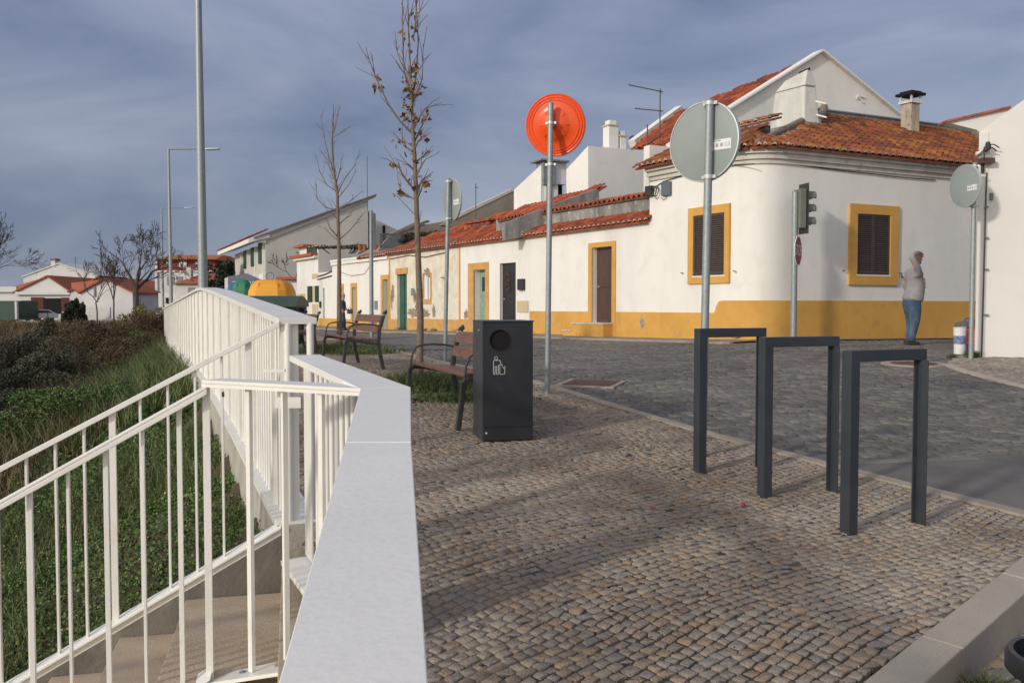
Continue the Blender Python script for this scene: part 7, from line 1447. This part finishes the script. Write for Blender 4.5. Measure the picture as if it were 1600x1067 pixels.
# far man beside the second young tree
g = G(535.5, 516.5); m2 = thing('person', tuple(g), 'grey haired man in dark jacket and jeans walking behind the farther young tree', 'person', local=True, rz=math.radians(0)); m2.location = tuple(g)
sc2 = (516.5 - 458.5) / F * g[1] / 1.75; m2.scale = (sc2,) * 3
skin_obj('body', [[(.0, 0, .93, .13), (.0, 0, 1.2, .14), (.01, 0, 1.42, .09), (.03, 0, 1.50, .055), (.05, 0, 1.58, .085), (.055, 0, 1.65, .095), (.04, 0, 1.72, .06)], [(.01, 0, 1.42, .09), (.0, -.18, 1.4, .055), (.02, -.22, 1.14, .045), (.20, -.17, .98, .035), (.27, -.13, .96, .03)],
    [(.01, 0, 1.42, .09), (.0, .18, 1.4, .055), (.02, .22, 1.14, .045), (.18, .17, .98, .035), (.24, .13, .96, .03)], [(.0, 0, .93, .13), (.0, -.09, .84, .09), (.02, -.1, .46, .06), (-.05, -.1, .08, .045)], [(.0, 0, .93, .13), (.0, .09, .84, .09), (.06, .1, .46, .06), (.08, .1, .08, .045)]], 'skin', m2, 1)
skin_obj('jacket', [[(.0, 0, .90, (.16, .19)), (.02, 0, 1.1, (.17, .20)), (.01, 0, 1.32, (.15, .19)), (.01, 0, 1.44, .09)], [(.01, 0, 1.32, (.15, .19)), (.0, -.2, 1.38, .08), (.02, -.235, 1.14, .065), (.17, -.18, 1.0, .05)], [(.01, 0, 1.32, (.15, .19)), (.0, .2, 1.38, .08), (.02, .235, 1.14, .065), (.16, .18, 1.0, .05)]], 'navy', m2, 1)
skin_obj('jeans', [[(.0, 0, .92, (.15, .17)), (.0, 0, .84, (.15, .17)), (.0, -.09, .74, .11), (.02, -.1, .46, .085), (-.04, -.1, .06, .075)], [(.0, 0, .84, (.15, .17)), (.0, .09, .74, .11), (.06, .1, .46, .085), (.08, .1, .06, .075)]], 'jeans', m2, 1)
m = MB(); ball(m, (.025, 0, 1.675), .10, (1, .9, .9)); m.build('hair', 'hair_grey', m2, smooth=True)
for x, y_ in ((-.04, -.1), (.09, .1)): MB().box(x - .09, x + .17, y_ - .045, y_ + .045, 0, .09).build('shoe', 'shoe', m2, bevel=.02)
hand((.27, -.13, .955), (.9, .2, -.3), (0, 0, 1), m2, .8); hand((.25, .13, .955), (.9, -.2, -.3), (0, 0, 1), m2, .8)
hb = thing('shoulder_bag', tuple(g + np.array([.3, -.1, .95])), 'small dark bag held by the far walking man', 'bag'); MB().box(g[0] + .22, g[0] + .46, g[1] - .22, g[1] - .1, g[2] + .72, g[2] + .92).build('pouch', 'cast_iron', hb, bevel=.04); MB().tube([(g[0] + .26, g[1] - .16, g[2] + .91), (g[0] + .33, g[1] - .16, g[2] + 1.0), (g[0] + .42, g[1] - .16, g[2] + .91)], .012, 6).build('strap', 'cast_iron', hb)
# tubs and bag at the foot of the right sign
for (px, py, ht, mt, r0, lab, nm) in ((1499, 553, .44, 'tub_white', .10, 'white plastic tub with a blue band left of the sign post', 'plastic_tub'), (1507, 551, .40, 'tub_red', .115, 'red and white plastic tub behind the sign post', 'plastic_tub'), (1519, 552, .40, 'tub_red', .10, 'red tub squeezed between the sign post and the white house', 'plastic_tub')):
    c = G(px, py); t = thing(nm, tuple(c), lab, 'tub', 'plastic tubs at the house corner'); MB().lathe([(.001, 0), (r0 * .85, 0), (r0, ht), (r0 + .008, ht), (r0 + .008, ht + .01), (r0 - .01, ht + .01), (r0 - .01, ht - .05), (.001, ht - .05)], tuple(c), (0, 0, 1), 24).build('tub', mt, t, smooth=True)
    if mt == 'tub_white': MB().lathe([(r0 * .925, ht * .38), (r0 * .965, ht * .70)], tuple(c), (0, 0, 1), 24).build('label_band', 'tub_blue', t, smooth=True)
    else: MB().lathe([(r0 * .87, .03), (r0 * .925, ht * .40)], tuple(c), (0, 0, 1), 24).build('label_band', 'letter_white' if px < 1510 else 'tub_blue', t, smooth=True)
c = G(1512, 551); m = MB()
for k in range(7): ball(m, (c[0] + random.uniform(-.10, .10), c[1] + random.uniform(-.06, .08), c[2] + .46 + random.uniform(-.03, .08)), random.uniform(.06, .10), (1.1, 1, .8), 10)
tag(m.build('rubbish_bag', 'bag_grey', kind=None), 'grey rubbish bag heaped on top of the tubs by the white house', 'bag')
